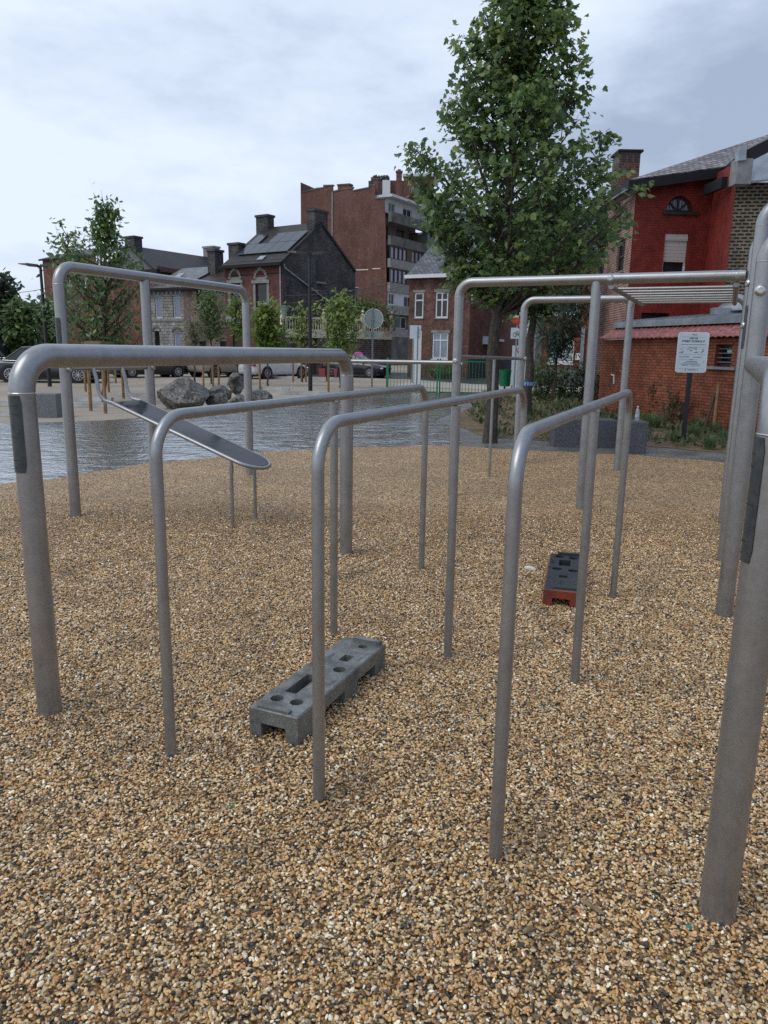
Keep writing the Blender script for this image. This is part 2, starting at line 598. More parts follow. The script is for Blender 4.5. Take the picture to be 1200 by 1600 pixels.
M['foot_grey'] = plastic('grey_recycled_plastic', (0.15, 0.158, 0.148), 0.1)
M['foot_black'] = plastic('black_recycled_plastic', (0.032, 0.04, 0.046), 0.2)
M['foot_red'] = plastic('red_recycled_plastic', (0.2, 0.035, 0.018), 0.4)
M['benchboard'] = None
mt, nt, b = new_mat('wet_phenolic_board')
n1 = noise_tex(nt, 3.5, 4, 0.6)
nt.links.new(ramp(nt, n1, [(0.35, (0.014, 0.016, 0.02)), (0.65, (0.026, 0.029, 0.035))]), b.inputs['Base Color'])
nt.links.new(ramp(nt, n1, [(0.42, (0.2,) * 3), (0.6, (0.1,) * 3)]), b.inputs['Roughness'])
b.inputs['Specular IOR Level'].default_value = 0.13
bump(nt, b, noise_tex(nt, 22, 3), 0.12, 0.004)
M['benchboard'] = mt
mt, nt, b = new_mat('clear_plastic')
b.inputs['Base Color'].default_value = (0.75, 0.82, 0.85, 1)
b.inputs['Transmission Weight'].default_value = 0.75
b.inputs['Roughness'].default_value = 0.08
M['bottle'] = mt

# leaves
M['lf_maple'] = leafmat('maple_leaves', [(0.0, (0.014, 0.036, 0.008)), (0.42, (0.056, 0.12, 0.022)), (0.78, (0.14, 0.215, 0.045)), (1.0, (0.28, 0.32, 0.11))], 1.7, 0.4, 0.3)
M['lf_bush'] = leafmat('pear_leaves', [(0.0, (0.02, 0.055, 0.018)), (0.6, (0.06, 0.135, 0.03)), (0.9, (0.15, 0.21, 0.035)), (1.0, (0.26, 0.27, 0.04))], 1.4, 0.35)
M['lf_light'] = leafmat('young_tree_leaves', [(0.0, (0.06, 0.11, 0.016)), (0.6, (0.15, 0.225, 0.03)), (1.0, (0.30, 0.33, 0.05))], 1.2, 0.45, 0.35)
M['lf_dark'] = leafmat('dark_foliage', [(0.0, (0.008, 0.02, 0.012)), (0.7, (0.025, 0.05, 0.025)), (1.0, (0.05, 0.08, 0.03))], 1.1, 0.5)
M['lf_mid'] = leafmat('mid_foliage', [(0.0, (0.03, 0.065, 0.016)), (0.6, (0.075, 0.135, 0.032)), (1.0, (0.15, 0.21, 0.055))], 1.2, 0.5)
M['lf_pine'] = leafmat('blue_green_needles', [(0.0, (0.02, 0.045, 0.035)), (0.6, (0.045, 0.08, 0.055)), (1.0, (0.09, 0.12, 0.06))], 1.1, 0.6)
M['lf_grass'] = leafmat('grass_blades', [(0.0, (0.035, 0.07, 0.02)), (0.6, (0.075, 0.14, 0.04)), (1.0, (0.16, 0.2, 0.07))], 1.2, 0.45, 0.3)
M['lf_weed'] = leafmat('weed_leaves', [(0.0, (0.018, 0.035, 0.012)), (0.6, (0.05, 0.08, 0.025)), (0.9, (0.11, 0.11, 0.04)), (1.0, (0.2, 0.15, 0.07))], 1.2, 0.6)

# ------------------------------------------------------------------ ground materials
PEB = [(0.0, (0.018, 0.015, 0.013)), (0.08, (0.05, 0.042, 0.035)), (0.16, (0.16, 0.116, 0.072)), (0.26, (0.43, 0.25, 0.1)),
       (0.41, (0.57, 0.365, 0.158)), (0.57, (0.68, 0.49, 0.26)), (0.69, (0.43, 0.18, 0.052)), (0.76, (0.76, 0.60, 0.37)), (0.885, (0.25, 0.208, 0.168)), (0.955, (0.88, 0.79, 0.61))]
mt, nt, b = new_mat('pebble')
oi = N(nt, 'ShaderNodeObjectInfo')
c = ramp(nt, oi.outputs['Random'], PEB)
tc = N(nt, 'ShaderNodeTexCoord')
n1 = noise_tex(nt, 260, 3, 0.6, tc.outputs['Object'])
damp = noise_tex(nt, 3.2, 5, 0.65, oi.outputs['Location'])
c = mixc(nt, 1.0, c, ramp(nt, damp, [(0.3, (0.72, 0.71, 0.69)), (0.5, (1.1, 1.09, 1.06)), (0.7, (1.24, 1.22, 1.17))]), 'MULTIPLY')
c = mixc(nt, 1.0, c, ramp(nt, n1, [(0.3, (0.75,) * 3), (0.7, (1.2,) * 3)]), 'MULTIPLY')
nt.links.new(c, b.inputs['Base Color'])
b.inputs['Roughness'].default_value = 0.5
M['pebble'] = mt

mt, nt, b = new_mat('pebble_bed')
tc = N(nt, 'ShaderNodeTexCoord')
vo = N(nt, 'ShaderNodeTexVoronoi', feature='F1')
vo.inputs['Scale'].default_value = 72
mp = N(nt, 'ShaderNodeMapping')
mp.inputs['Scale'].default_value = (1, 1.15, 1)
nt.links.new(tc.outputs['Object'], mp.inputs['Vector'])
nt.links.new(mp.outputs['Vector'], vo.inputs['Vector'])
sx = N(nt, 'ShaderNodeSeparateColor')
nt.links.new(vo.outputs['Color'], sx.inputs[0])
c = ramp(nt, sx.outputs[0], PEB)
gap = ramp(nt, vo.outputs['Distance'], [(0.34, (1.0,) * 3), (0.8, (0.12,) * 3)])  # shade between stones, painted as darker cell edges
c = mixc(nt, 1.0, c, (1.3, 1.2, 1.02), 'MULTIPLY')
da = N(nt, 'ShaderNodeAttribute', attribute_name='cover')
dk = ramp(nt, da.outputs['Fac'], [(0.0, (1, 1, 1)), (1.0, (0.55, 0.48, 0.38))])  # bed colour darkened under dense pebbles, painted shade for their gaps
c = mixc(nt, 1.0, c, gap, 'MULTIPLY')
big = ramp(nt, noise_tex(nt, 1.1, 5, 0.6), [(0.3, (0.78,) * 3), (0.7, (1.14,) * 3)])
c = mixc(nt, 1.0, c, big, 'MULTIPLY')
c = mixc(nt, 1.0, c, ramp(nt, noise_tex(nt, 24, 4, 0.75), [(0.34, (0.55,) * 3), (0.5, (0.98,) * 3), (0.68, (1.2,) * 3)]), 'MULTIPLY')
c = mixc(nt, 1.0, c, dk, 'MULTIPLY')
nt.links.new(c, b.inputs['Base Color'])
b.inputs['Roughness'].default_value = 0.55
hh = N(nt, 'ShaderNodeMath', operation='SUBTRACT')
hh.inputs[0].default_value = 1.0
nt.links.new(vo.outputs['Distance'], hh.inputs[1])
bump(nt, b, hh.outputs[0], 1.0, 0.012)
M['pebble_bed'] = mt


def groundmat(name, lo, hi, fine, rough=0.9, bm=0.5, bs=40, big=0.35):
    mt, nt, b = new_mat(name)
    n1 = noise_tex(nt, big, 6, 0.6)
    n2 = noise_tex(nt, bs, 4, 0.7)
    c = ramp(nt, n1, [(0.3, lo), (0.7, hi)])
    c = mixc(nt, 1.0, c, ramp(nt, n2, [(0.3, (1 - fine,) * 3), (0.7, (1 + fine,) * 3)]), 'MULTIPLY')
    nt.links.new(c, b.inputs['Base Color'])
    b.inputs['Roughness'].default_value = rough
    bump(nt, b, n2, bm, 0.02)
    return mt


M['parking'] = groundmat('compacted_grit', (0.25, 0.21, 0.165), (0.36, 0.31, 0.25), 0.35)
M['asphalt'] = groundmat('wet_asphalt', (0.035, 0.037, 0.042), (0.07, 0.072, 0.078), 0.2, 0.35)
M['grit'] = groundmat('dark_wet_grit', (0.05, 0.05, 0.05), (0.19, 0.18, 0.165), 0.95, 0.5, 1.0, 32, 1.6)
M['soil'] = groundmat('weedy_soil', (0.06, 0.042, 0.02), (0.21, 0.14, 0.07), 0.6, 0.9, 1.0, 18, 1.3)
M['paving'] = groundmat('pale_paving', (0.3, 0.28, 0.25), (0.4, 0.37, 0.33), 0.15, 0.7)

# rippled puddle: thin water over grit, ruffled by wind
mt, nt, b = new_mat('rippled_puddle')
tc = N(nt, 'ShaderNodeTexCoord')


def mapped(sc, rot=0.0, loc=(0, 0, 0)):
    mp = N(nt, 'ShaderNodeMapping')
    mp.inputs['Scale'].default_value = sc
    mp.inputs['Rotation'].default_value = (0, 0, rot)
    mp.inputs['Location'].default_value = loc
    nt.links.new(tc.outputs['Object'], mp.inputs['Vector'])
    return mp.outputs['Vector']


n9 = noise_tex(nt, 22, 4, 0.7, tc.outputs['Object'])
c = ramp(nt, n9, [(0.3, (0.04, 0.036, 0.031)), (0.7, (0.22, 0.19, 0.155))])
nt.links.new(c, b.inputs['Base Color'])
b.inputs['Roughness'].default_value = 0.13
b.inputs['IOR'].default_value = 1.4
w1 = noise_tex(nt, 1.0, 4, 0.6, mapped((1.6, 2.0, 1), 0.15))
w2 = noise_tex(nt, 1.0, 3, 0.6, mapped((6.0, 6.0, 1), 0.15))
ad = N(nt, 'ShaderNodeMath', operation='MULTIPLY_ADD')
nt.links.new(w2, ad.inputs[0])
ad.inputs[1].default_value = 0.35
nt.links.new(w1, ad.inputs[2])
gl = N(nt, 'ShaderNodeBsdfGlossy')
gl.inputs['Color'].default_value = (0.8, 0.83, 0.86, 1)
gl.inputs['Roughness'].default_value = 0.2
bn = N(nt, 'ShaderNodeBump')
bn.inputs['Strength'].default_value = 1.0
bn.inputs['Distance'].default_value = 0.05
nt.links.new(ad.outputs[0], bn.inputs['Height'])
nt.links.new(bn.outputs[0], gl.inputs['Normal'])
nt.links.new(bn.outputs[0], b.inputs['Normal'])
pat = noise_tex(nt, 1.0, 6, 0.72, mapped((3.4, 2.6, 1), 0.1, (3, 1, 0)))
big = noise_tex(nt, 0.22, 3, 0.5, tc.outputs['Object'])
ad2 = N(nt, 'ShaderNodeMath', operation='MULTIPLY_ADD')
nt.links.new(big, ad2.inputs[0])
ad2.inputs[1].default_value = 1.0
nt.links.new(pat, ad2.inputs[2])
sx2 = N(nt, 'ShaderNodeSeparateXYZ')
nt.links.new(tc.outputs['Object'], sx2.inputs[0])
ad3 = N(nt, 'ShaderNodeMath', operation='MULTIPLY_ADD')
nt.links.new(sx2.outputs['X'], ad3.inputs[0])
ad3.inputs[1].default_value = -0.055
nt.links.new(ad2.outputs[0], ad3.inputs[2])
fac = ramp(nt, ad3.outputs[0], [(0.92, (0.05,) * 3), (1.16, (0.16,) * 3), (1.28, (0.68,) * 3)])
mx = N(nt, 'ShaderNodeMixShader')
nt.links.new(fac, mx.inputs[0])
nt.links.new(b.outputs[0], mx.inputs[1])
nt.links.new(gl.outputs[0], mx.inputs[2])
nt.links.new(mx.outputs[0], nt.nodes['Material Output'].inputs['Surface'])
M['puddle'] = mt

# ------------------------------------------------------------------ world and sun
W = bpy.data.worlds.new('World')
S.world = W
W.use_nodes = True
nt = W.node_tree
bg = nt.nodes['Background']
SUN_EL, SUN_AZ = radians(52), radians(-120)   # azimuth from +Y towards +X; sun behind and to the left
sky = N(nt, 'ShaderNodeTexSky', sky_type='NISHITA')
sky.sun_disc = False
sky.sun_elevation = SUN_EL
sky.sun_rotation = SUN_AZ
sky.air_density = 1.2
sky.dust_density = 3.0
tc = N(nt, 'ShaderNodeTexCoord')
mp = N(nt, 'ShaderNodeMapping')
mp.inputs['Scale'].default_value = (1.0, 1.0, 2.6)
mp.inputs['Location'].default_value = (0.35, 0.1, 0.3)
nt.links.new(tc.outputs['Generated'], mp.inputs['Vector'])
n1 = noise_tex(nt, 2.1, 7, 0.55, mp.outputs['Vector'])
n2 = noise_tex(nt, 5.2, 6, 0.6, mp.outputs['Vector'])
mxn = N(nt, 'ShaderNodeMath', operation='MULTIPLY_ADD')
nt.links.new(n2, mxn.inputs[0])
mxn.inputs[1].default_value = 0.4
nt.links.new(n1, mxn.inputs[2])
sep = N(nt, 'ShaderNodeSeparateXYZ')
nt.links.new(tc.outputs['Generated'], sep.inputs[0])
# a brighter break in the cloud low on the left
gx = N(nt, 'ShaderNodeMath', operation='MULTIPLY_ADD')
nt.links.new(sep.outputs['X'], gx.inputs[0])
gx.inputs[1].default_value = -0.28
nt.links.new(mxn.outputs[0], gx.inputs[2])
cl = ramp(nt, gx.outputs[0], [(0.5, (4.1, 4.95, 6.6)), (0.62, (5.5, 6.45, 8.3)), (0.74, (7.2, 8.25, 10.1)), (0.87, (8.6, 9.6, 11.0))])
cc = mixc(nt, 0.93, sky.outputs['Color'], cl)
nt.links.new(cc, bg.inputs['Color'])
bg.inputs['Strength'].default_value = 0.1
sun_d = bpy.data.lights.new('sun', 'SUN')
sun_d.energy = 1.15
sun_d.angle = radians(38)
sun_d.color = (1.0, 0.975, 0.93)
sun = bpy.data.objects.new('sun', sun_d)
COL.objects.link(sun)
sd = Vector((sin(SUN_AZ) * cos(SUN_EL), cos(SUN_AZ) * cos(SUN_EL), sin(SUN_EL)))
sun.rotation_euler = (-sd).to_track_quat('-Z', 'Y').to_euler()
sun.location = (0, 0, 30)
S.view_settings.view_transform = 'Standard'
S.view_settings.look = 'None'
S.view_settings.exposure = 0
S.view_settings.gamma = 1
S.render.engine = 'CYCLES'
S.cycles.use_denoising = False
S.cycles.max_bounces = 6
S.cycles.diffuse_bounces = 3
S.cycles.glossy_bounces = 3
S.cycles.transmission_bounces = 4
S.cycles.transparent_max_bounces = 6
# ------------------------------------------------------------------ setting: ground sheets
def sheet(name, pts, z, mat, kind='structure', jitter=0.0, step=0.35, seed=0):
    out = []
    n = len(pts)
    for i in range(n):
        a, b = Vector((*pts[i], 0)), Vector((*pts[(i + 1) % n], 0))
        k = max(1, int((b - a).length / step)) if jitter else 1
        for j in range(k):
            p = a.lerp(b, j / k)
            if jitter:
                p = p + Vector((noise.noise(p * 1.7 + Vector((seed, 0, 0))) + 0.6 * noise.noise(p * 5 + Vector((seed, 3, 0))),
                                noise.noise(p * 1.7 + Vector((seed, 0, 9))) + 0.6 * noise.noise(p * 5 + Vector((seed, 3, 9))), 0)) * jitter
            out.append((p.x, p.y, z))
    bm = bmesh.new()
    vs = [bm.verts.new(p) for p in out]
    es = [bm.edges.new((vs[i], vs[(i + 1) % len(vs)])) for i in range(len(vs))]
    bmesh.ops.triangle_fill(bm, use_beauty=True, use_dissolve=False, edges=es, normal=(0, 0, 1))
    mb = MB()
    bm.verts.index_update()
    fs = []
    for f in bm.faces:
        idx = [v.index for v in f.verts]
        if f.normal.z < 0:
            idx.reverse()
        fs.append(idx)
    mb.add([v.co.copy() for v in bm.verts], fs)
    bm.free()
    o = mesh_obj(name, mb, mat)
    o['kind'] = kind
    return o


sheet('ground', [(-900, -200), (900, -200), (900, 1500), (-900, 1500)], 0.0, M['parking'])
sheet('street', [(-60, 83.0), (-20, 57), (-8.4, 49.2), (1.5, 46.0), (4.7, 40.5), (11.5, 40.5), (16, 52), (30, 70), (6, 62), (2, 58), (-9, 66), (-40, 92)], 0.004, M['asphalt'])
sheet('pavement', [(0.3, 37.2), (5.0, 34.4), (9.3, 34.4), (11.3, 38.0), (5.0, 40.0), (1.6, 44.0)], 0.008, M['paving'])
sheet('grit_path', [(-0.1, 14.2), (0.5, 16.5), (0.7, 20.0), (2.0, 26.5), (4.2, 27), (2.5, 15.6), (4.9, 14.2), (6.4, 13.1), (9.6, 10.8), (12, 7), (12, 2), (8, 2), (7, 9.5), (5.2, 11.6), (2.6, 12.7), (0.4, 13.2)], 0.006, M['grit'], jitter=0.09, seed=3)
sheet('soil_ground', [(2.0, 15.3), (3.0, 14.7), (4.9, 14.1), (6.4, 13.0), (9.6, 10.7), (13, 9), (14, 20), (9.3, 34), (4.4, 34), (3.2, 25.5), (1.9, 20.5), (1.7, 17.5)], 0.012, M['soil'], jitter=0.1, seed=5)
sheet('puddle_water', [(-14, 5.5), (-4.9, 8.0), (-3.2, 10.4), (-1.9, 11.9), (-0.4, 12.7), (1.0, 13.1), (1.5, 14.3), (1.55, 16.5), (1.25, 18.8), (1.9, 21.5), (2.4, 25.5), (4.0, 28.6), (3.6, 31.4), (0.4, 31.2),
                       (-0.9, 29.3), (-3.0, 26.6), (-4.4, 22.6), (-5.2, 19.4), (-6.6, 17.3), (-8.7, 16.2), (-12, 15.5), (-22, 15), (-26, 9)], 0.014, M['puddle'], jitter=0.16, seed=9)
BED = [(-12, -3), (-9.5, 3.5), (-6.4, 7.0), (-4.74, 9.0), (-3.38, 11.06), (-2.0, 12.4), (-0.48, 13.2), (1.16, 13.6), (2.8, 13.1), (4.4, 12.75), (5.4, 12), (7.2, 10.4), (9, 8), (10, 4), (9, -3)]
sheet('gravel_ground', BED, 0.0165, M['pebble_bed'], jitter=0.13, step=0.12, seed=1)


def pebbles():
    mb = MB()
    nx, ny = 48, 60
    y0, y1 = 0.45, 8.4
    vs, dens = [], []
    for j in range(ny + 1):
        y = y0 + (y1 - y0) * j / ny
        hw = 0.56 * y + 0.95
        for i in range(nx + 1):
            x = -hw + 2 * hw * i / nx
            cov = max(0, min(1, (y1 - y) / 2.2))
            vs.append((x, y, 0.0175 + cov * (0.0075 + 0.006 * noise.noise(Vector((x * 1.1, y * 1.1, 0))) + 0.0025 * noise.noise(Vector((x * 3.3, y * 3.3, 2))))))
            d = 23000 if y < 3.4 else max(9500, 23000 - (y - 3.4) * 3300)
            dens.append(d * max(0, min(1, (y1 - y) / 2.2)))
    fs = [(j * (nx + 1) + i, j * (nx + 1) + i + 1, (j + 1) * (nx + 1) + i + 1, (j + 1) * (nx + 1) + i) for j in range(ny) for i in range(nx)]
    mb.add(vs, fs)
    o = mesh_obj('pebbles', mb, M['pebble_bed'], kind='stuff')
    a = o.data.attributes.new('dens', 'FLOAT', 'POINT')
    a.data.foreach_set('value', dens)
    a2 = o.data.attributes.new('cover', 'FLOAT', 'POINT')
    a2.data.foreach_set('value', [min(1.0, d_ / 6000.0) for d_ in dens])
    ng = bpy.data.node_groups.new('scatter_pebbles', 'GeometryNodeTree')
    ng.interface.new_socket('Geometry', in_out='INPUT', socket_type='NodeSocketGeometry')
    ng.interface.new_socket('Geometry', in_out='OUTPUT', socket_type='NodeSocketGeometry')
    L = ng.links.new
    gi, go = ng.nodes.new('NodeGroupInput'), ng.nodes.new('NodeGroupOutput')
    ds = ng.nodes.new('GeometryNodeDistributePointsOnFaces')
    na = ng.nodes.new('GeometryNodeInputNamedAttribute')
    na.data_type = 'FLOAT'
    na.inputs['Name'].default_value = 'dens'
    L(gi.outputs[0], ds.inputs['Mesh'])
    L(na.outputs['Attribute'], ds.inputs['Density'])
    ds.inputs['Seed'].default_value = 4
    jg = ng.nodes.new('GeometryNodeJoinGeometry')
    for k in range(7):
        ico = ng.nodes.new('GeometryNodeMeshIcoSphere')
        ico.inputs['Radius'].default_value = 0.0052
        ico.inputs['Subdivisions'].default_value = 3 if k < 4 else 2
        pos = ng.nodes.new('GeometryNodeInputPosition')
        nz = ng.nodes.new('ShaderNodeTexNoise')
        nz.noise_dimensions = '4D'
        nz.inputs['Scale'].default_value = 85
        nz.inputs['Detail'].default_value = 1
        nz.inputs['W'].default_value = k * 3.7
        L(pos.outputs[0], nz.inputs['Vector'])
        sub = ng.nodes.new('ShaderNodeVectorMath')
        sub.operation = 'SUBTRACT'
        L(nz.outputs['Color'], sub.inputs[0])
        sub.inputs[1].default_value = (0.5, 0.5, 0.5)
        sc = ng.nodes.new('ShaderNodeVectorMath')
        sc.operation = 'SCALE'
        L(sub.outputs[0], sc.inputs[0])
        sc.inputs['Scale'].default_value = 0.0075
        sp = ng.nodes.new('GeometryNodeSetPosition')
        L(ico.outputs['Mesh'], sp.inputs['Geometry'])
        L(sc.outputs[0], sp.inputs['Offset'])
        ss = ng.nodes.new('GeometryNodeSetShadeSmooth')
        L(sp.outputs[0], ss.inputs['Geometry'])
        sm = ng.nodes.new('GeometryNodeSetMaterial')
        sm.inputs['Material'].default_value = M['pebble']
        L(ss.outputs[0], sm.inputs['Geometry'])
        g2 = ng.nodes.new('GeometryNodeGeometryToInstance')
        L(sm.outputs[0], g2.inputs[0])
        L(g2.outputs[0], jg.inputs[0])
    ip = ng.nodes.new('GeometryNodeInstanceOnPoints')
    L(jg.outputs[0], ip.inputs['Instance'])
    ip.inputs['Pick Instance'].default_value = True

    def rnd(dt, lo, hi, seed):
        r = ng.nodes.new('FunctionNodeRandomValue')
        r.data_type = dt
        i0 = 0 if dt == 'FLOAT_VECTOR' else 2
        r.inputs[i0].default_value = lo
        r.inputs[i0 + 1].default_value = hi
        r.inputs['Seed'].default_value = seed
        return r.outputs[0 if dt == 'FLOAT_VECTOR' else 1]
    comb = ng.nodes.new('ShaderNodeCombineXYZ')
    L(rnd('FLOAT', -0.011, 0.0075, 5), comb.inputs[2])
    sp = ng.nodes.new('GeometryNodeSetPosition')
    L(ds.outputs['Points'], sp.inputs['Geometry'])
    L(comb.outputs[0], sp.inputs['Offset'])
    L(sp.outputs[0], ip.inputs['Points'])
    L(rnd('FLOAT_VECTOR', (-0.55, -0.55, 0), (0.55, 0.55, 6.28), 1), ip.inputs['Rotation'])
    sv = ng.nodes.new('ShaderNodeVectorMath')
    sv.operation = 'SCALE'
    L(rnd('FLOAT_VECTOR', (0.9, 0.62, 0.45), (1.45, 1.0, 0.8), 2), sv.inputs[0])
    pw = ng.nodes.new('ShaderNodeMath')
    pw.operation = 'POWER'
    L(rnd('FLOAT', 0.0, 1.0, 3), pw.inputs[0])
    pw.inputs[1].default_value = 2.0
    ma = ng.nodes.new('ShaderNodeMath')
    ma.operation = 'MULTIPLY_ADD'
    L(pw.outputs[0], ma.inputs[0])
    ma.inputs[1].default_value = 0.75
    ma.inputs[2].default_value = 0.68
    L(ma.outputs[0], sv.inputs['Scale'])
    L(sv.outputs[0], ip.inputs['Scale'])
    j2 = ng.nodes.new('GeometryNodeJoinGeometry')
    L(gi.outputs[0], j2.inputs[0])
    L(ip.outputs[0], j2.inputs[0])
    L(j2.outputs[0], go.inputs[0])
    md = o.modifiers.new('scatter', 'NODES')
    md.node_group = ng
    return o


pebbles()

# ------------------------------------------------------------------ workout rig
RT, RS = 0.0532, 0.0232     # thick and slim tube radius


def post(parent, u, v, z1, r=RT, n=28, name='post', z0=-0.05):
    return mesh_obj(name, MB().tube([G(u, v, z0), G(u, v, z1)], r, n), M['steel'], parent)


def weld(parent, p, r, axis=UP):
    mb = MB().lathe([(r - 0.001, -0.004), (r + 0.0022, 0), (r - 0.001, 0.004)], p, axis, 28)
    return mesh_obj('weld_seam', mb, M['steel_weld'], parent)


def bolt(parent, p, d, r=0.026):
    d = Vector(d).normalized()
    mb = MB().lathe([(r * 1.0, 0), (r * 1.05, r * 0.35), (r * 0.75, r * 0.7), (r * 0.72, r * 0.72), (r * 0.45, r * 0.75), (r * 0.44, r * 0.55), (0.0005, r * 0.55)], p, d, 18)
    return mesh_obj('bolt', mb, M['bolt'], parent)


def sticker(parent, u, v, z0, z1, ang, half=radians(38), r=RT):
    """curved dark instruction plate set on the face of a post"""
    c = G(u, v)
    mb = MB()
    n, nz = 12, 10
    vs, fs = [], []
    for lay in (0.0012, 0.0032):
        for j in range(nz + 1):
            t = j / nz
            z = z0 + (z1 - z0) * t
            k = half * (1 - 0.16 * max(0, abs(t - 0.5) * 2 - 0.9) * 10)
            for i in range(n + 1):
                a = ang + k * (2 * i / n - 1)
                vs.append(c + V(cos(a) * (r + lay), sin(a) * (r + lay), z))
    st = (n + 1) * (nz + 1)
    for j in range(nz):
        for i in range(n):
            q = (st + j * (n + 1) + i, st + j * (n + 1) + i + 1, st + (j + 1) * (n + 1) + i + 1, st + (j + 1) * (n + 1) + i)
            fs.append(q)
    for j in range(nz):
        for i in (0, n):
            a, b2 = j * (n + 1) + i, (j + 1) * (n + 1) + i
            fs.append((a, b2, st + b2, st + a))
    for i in range(n):
        for j in (0, nz):
            a = j * (n + 1) + i
            fs.append((a, a + 1, st + a + 1, st + a))
    mb.add(vs, fs, True)
    p = mesh_obj('label_plate', mb, M['plate'], parent)
    mk = MB()
    rr = random.Random(int(z0 * 100) + int(u * 10))
    for k in (0, 1, 4, 7, 8):
        z = z0 + (z1 - z0) * (0.06 + 0.1 * k)
        a0 = ang - half * 0.7
        a1 = ang + half * rr.uniform(-0.1, 0.65)
        pts0 = [c + V(cos(a0 + (a1 - a0) * i / 5) * (r + 0.0038), sin(a0 + (a1 - a0) * i / 5) * (r + 0.0038), z) for i in range(6)]
        pts1 = [q + V(0, 0, 0.004) for q in pts0]
        mk.add(pts0 + pts1, [(i, i + 1, 7 + i, 6 + i) for i in range(5)])
    mesh_obj('printed_marks', mk, M['platemark'], p)
    return p


RIG = 'tubular steel frames of the workout rig'
A_U = atan2(-GU.y, -GU.x)
A_V = atan2(-GV.y, -GV.x)


def bent_frame(label, p0, p1, zb, rad=0.15, r=RT, mids=(), ends=(True, True), name='pull_up_bar', cat='exercise bar'):
    """inverted-U tube: posts, top bar with its bends, optional mid posts (fractions)"""
    (u0, v0), (u1, v1) = p0, p1
    t = thing(name, label, cat, G(u0, v0), 0, RIG)
    d = (G(u1, v1) - G(u0, v0)).normalized()
    zw = zb - rad
    path = [G(u0, v0, zw)] if ends[0] else []
    path += [G(u0, v0, zb), G(u1, v1, zb)]
    if ends[1]:
        path.append(G(u1, v1, zw))
    mesh_obj('top_bar', MB().tube(rounded(path, rad, 12), r, 28), M['steel'], t)
    if ends[0]:
        post(t, u0, v0, zw, r)
        weld(t, G(u0, v0, zw), r)
    if ends[1]:
        post(t, u1, v1, zw, r)
        weld(t, G(u1, v1, zw), r)
    for f in mids:
        post(t, u0 + (u1 - u0) * f, v0 + (v1 - v0) * f, zb - r * 0.55, r * 0.97, name='middle_post')
    return t


# A: heavy bar near the left edge
fa = bent_frame('thick eye-height steel bar frame at the left front, dark label plate on its post', (2.28, -2.735), (5.43, -2.80), 1.668, 0.155)
sticker(fa, 2.28, -2.735, 1.175, 1.505, A_U, radians(44))


# B C D: parallel dip bars
def dip_bar(label, v0, v1, u0, u1, um, z=1.452):
    t = thing('dip_bar', label, 'exercise bar', G(u0, v0), 0, 'slim waist-high dip bars')
    mesh_obj('bent_rail', MB().tube(rounded([G(u0, v0, -0.05), G(u0, v0, z), G(u1, v1, z), G(u1, v1, -0.05)], 0.16, 12), RS, 22), M['steel'], t)
    vm = v0 + (v1 - v0) * (um - u0) / (u1 - u0)
    mesh_obj('middle_post', MB().tube([G(um, vm, -0.05), G(um, vm, z - RS * 0.5)], RS * 0.98, 22), M['steel'], t)
    weld(t, G(um, vm, z - RS - 0.002), RS)
    return t


dip_bar('leftmost slim steel dip bar, between the thick bar and the grey plastic foot', -1.985, -2.055, 2.24, 5.29, 3.76)
dip_bar('slim steel dip bar standing directly in front of the grey plastic foot', -1.262, -1.295, 2.23, 5.26, 3.735, 1.462)
dip_bar('rightmost slim steel dip bar, its near post closest to the camera', -0.555, -0.578, 2.20, 5.24, 3.72, 1.47)

# E: tall frame on the left
fe = bent_frame('tall steel frame at the far left with the sit-up board hung beside it', (5.42, -5.885), (8.44, -5.845), 2.452, 0.17, mids=(0.385,))
sticker(fe, 5.42, -5.885, 1.66, 1.97, A_U, radians(40))
x = thing('crossbar', 'short low steel crossbar carrying the sit-up board, behind the thick bar', 'exercise bar', G(5.47, -5.885, 1.49), 0, RIG)
mesh_obj('rod', MB().tube([G(5.42, -5.885, 1.49), G(6.58, -5.868, 1.49)], RS, 18), M['steel'], x)
bolt(x, G(5.42, -5.885 + RT, 1.49), GV, 0.03)
bolt(x, G(6.58, -5.868 + RT, 1.49), GV, 0.03)

# G: tall frame centre right (front); H: the one behind
fg = bent_frame('tall steel frame front row right of centre with the monkey ladder fixed to its bar', (8.36, -2.875), (8.30, 0.06), 2.478, 0.16, mids=(0.52,), ends=(True, False))
fh = bent_frame('tall steel frame standing behind, seen through the front one near the two tree trunks', (11.4, -2.885), (11.46, 0.145), 2.485, 0.16, mids=(0.505,))


def rod_thing(label, p, q, post_at=None, r=RS):
    t = thing('crossbar', label, 'exercise bar', p, 0, RIG)
    d = (q - p).normalized()
    mesh_obj('rod', MB().tube([p, q], r, 18), M['steel'], t)
    if post_at is not None:
        c = p.lerp(q, post_at)
        mesh_obj('support_post', MB().tube([V(c.x, c.y, -0.05), c], r * 0.85, 16), M['steel'], t)
    return t


j = rod_thing('pale thin steel crossbar running left from the front frame post behind the thick bar', G(8.44, -5.82, 1.565), G(8.38, -2.91, 1.585))
bolt(j, G(8.36 - RT, -2.875, 1.605), -GU, 0.03)
bolt(j, G(8.36, -2.875 + RT, 1.57), GV, 0.024)
k = rod_thing('dark thin steel crossbar with a slim middle support, between the two tall frames', G(8.41, -2.876, 1.655), G(11.4, -2.885, 1.62), 0.505)
bolt(k, G(11.38, -2.83, 1.62), GV - GU * 0.4, 0.035)

# monkey ladder between the two tall frames
def v_on(px, py, u):
    d = ray(px, py)
    tt = (u - CAM.x * GU.x - CAM.y * GU.y) / (d.x * GU.x + d.y * GU.y)
    q = CAM + d * tt
    return q.x * GV.x + q.y * GV.y


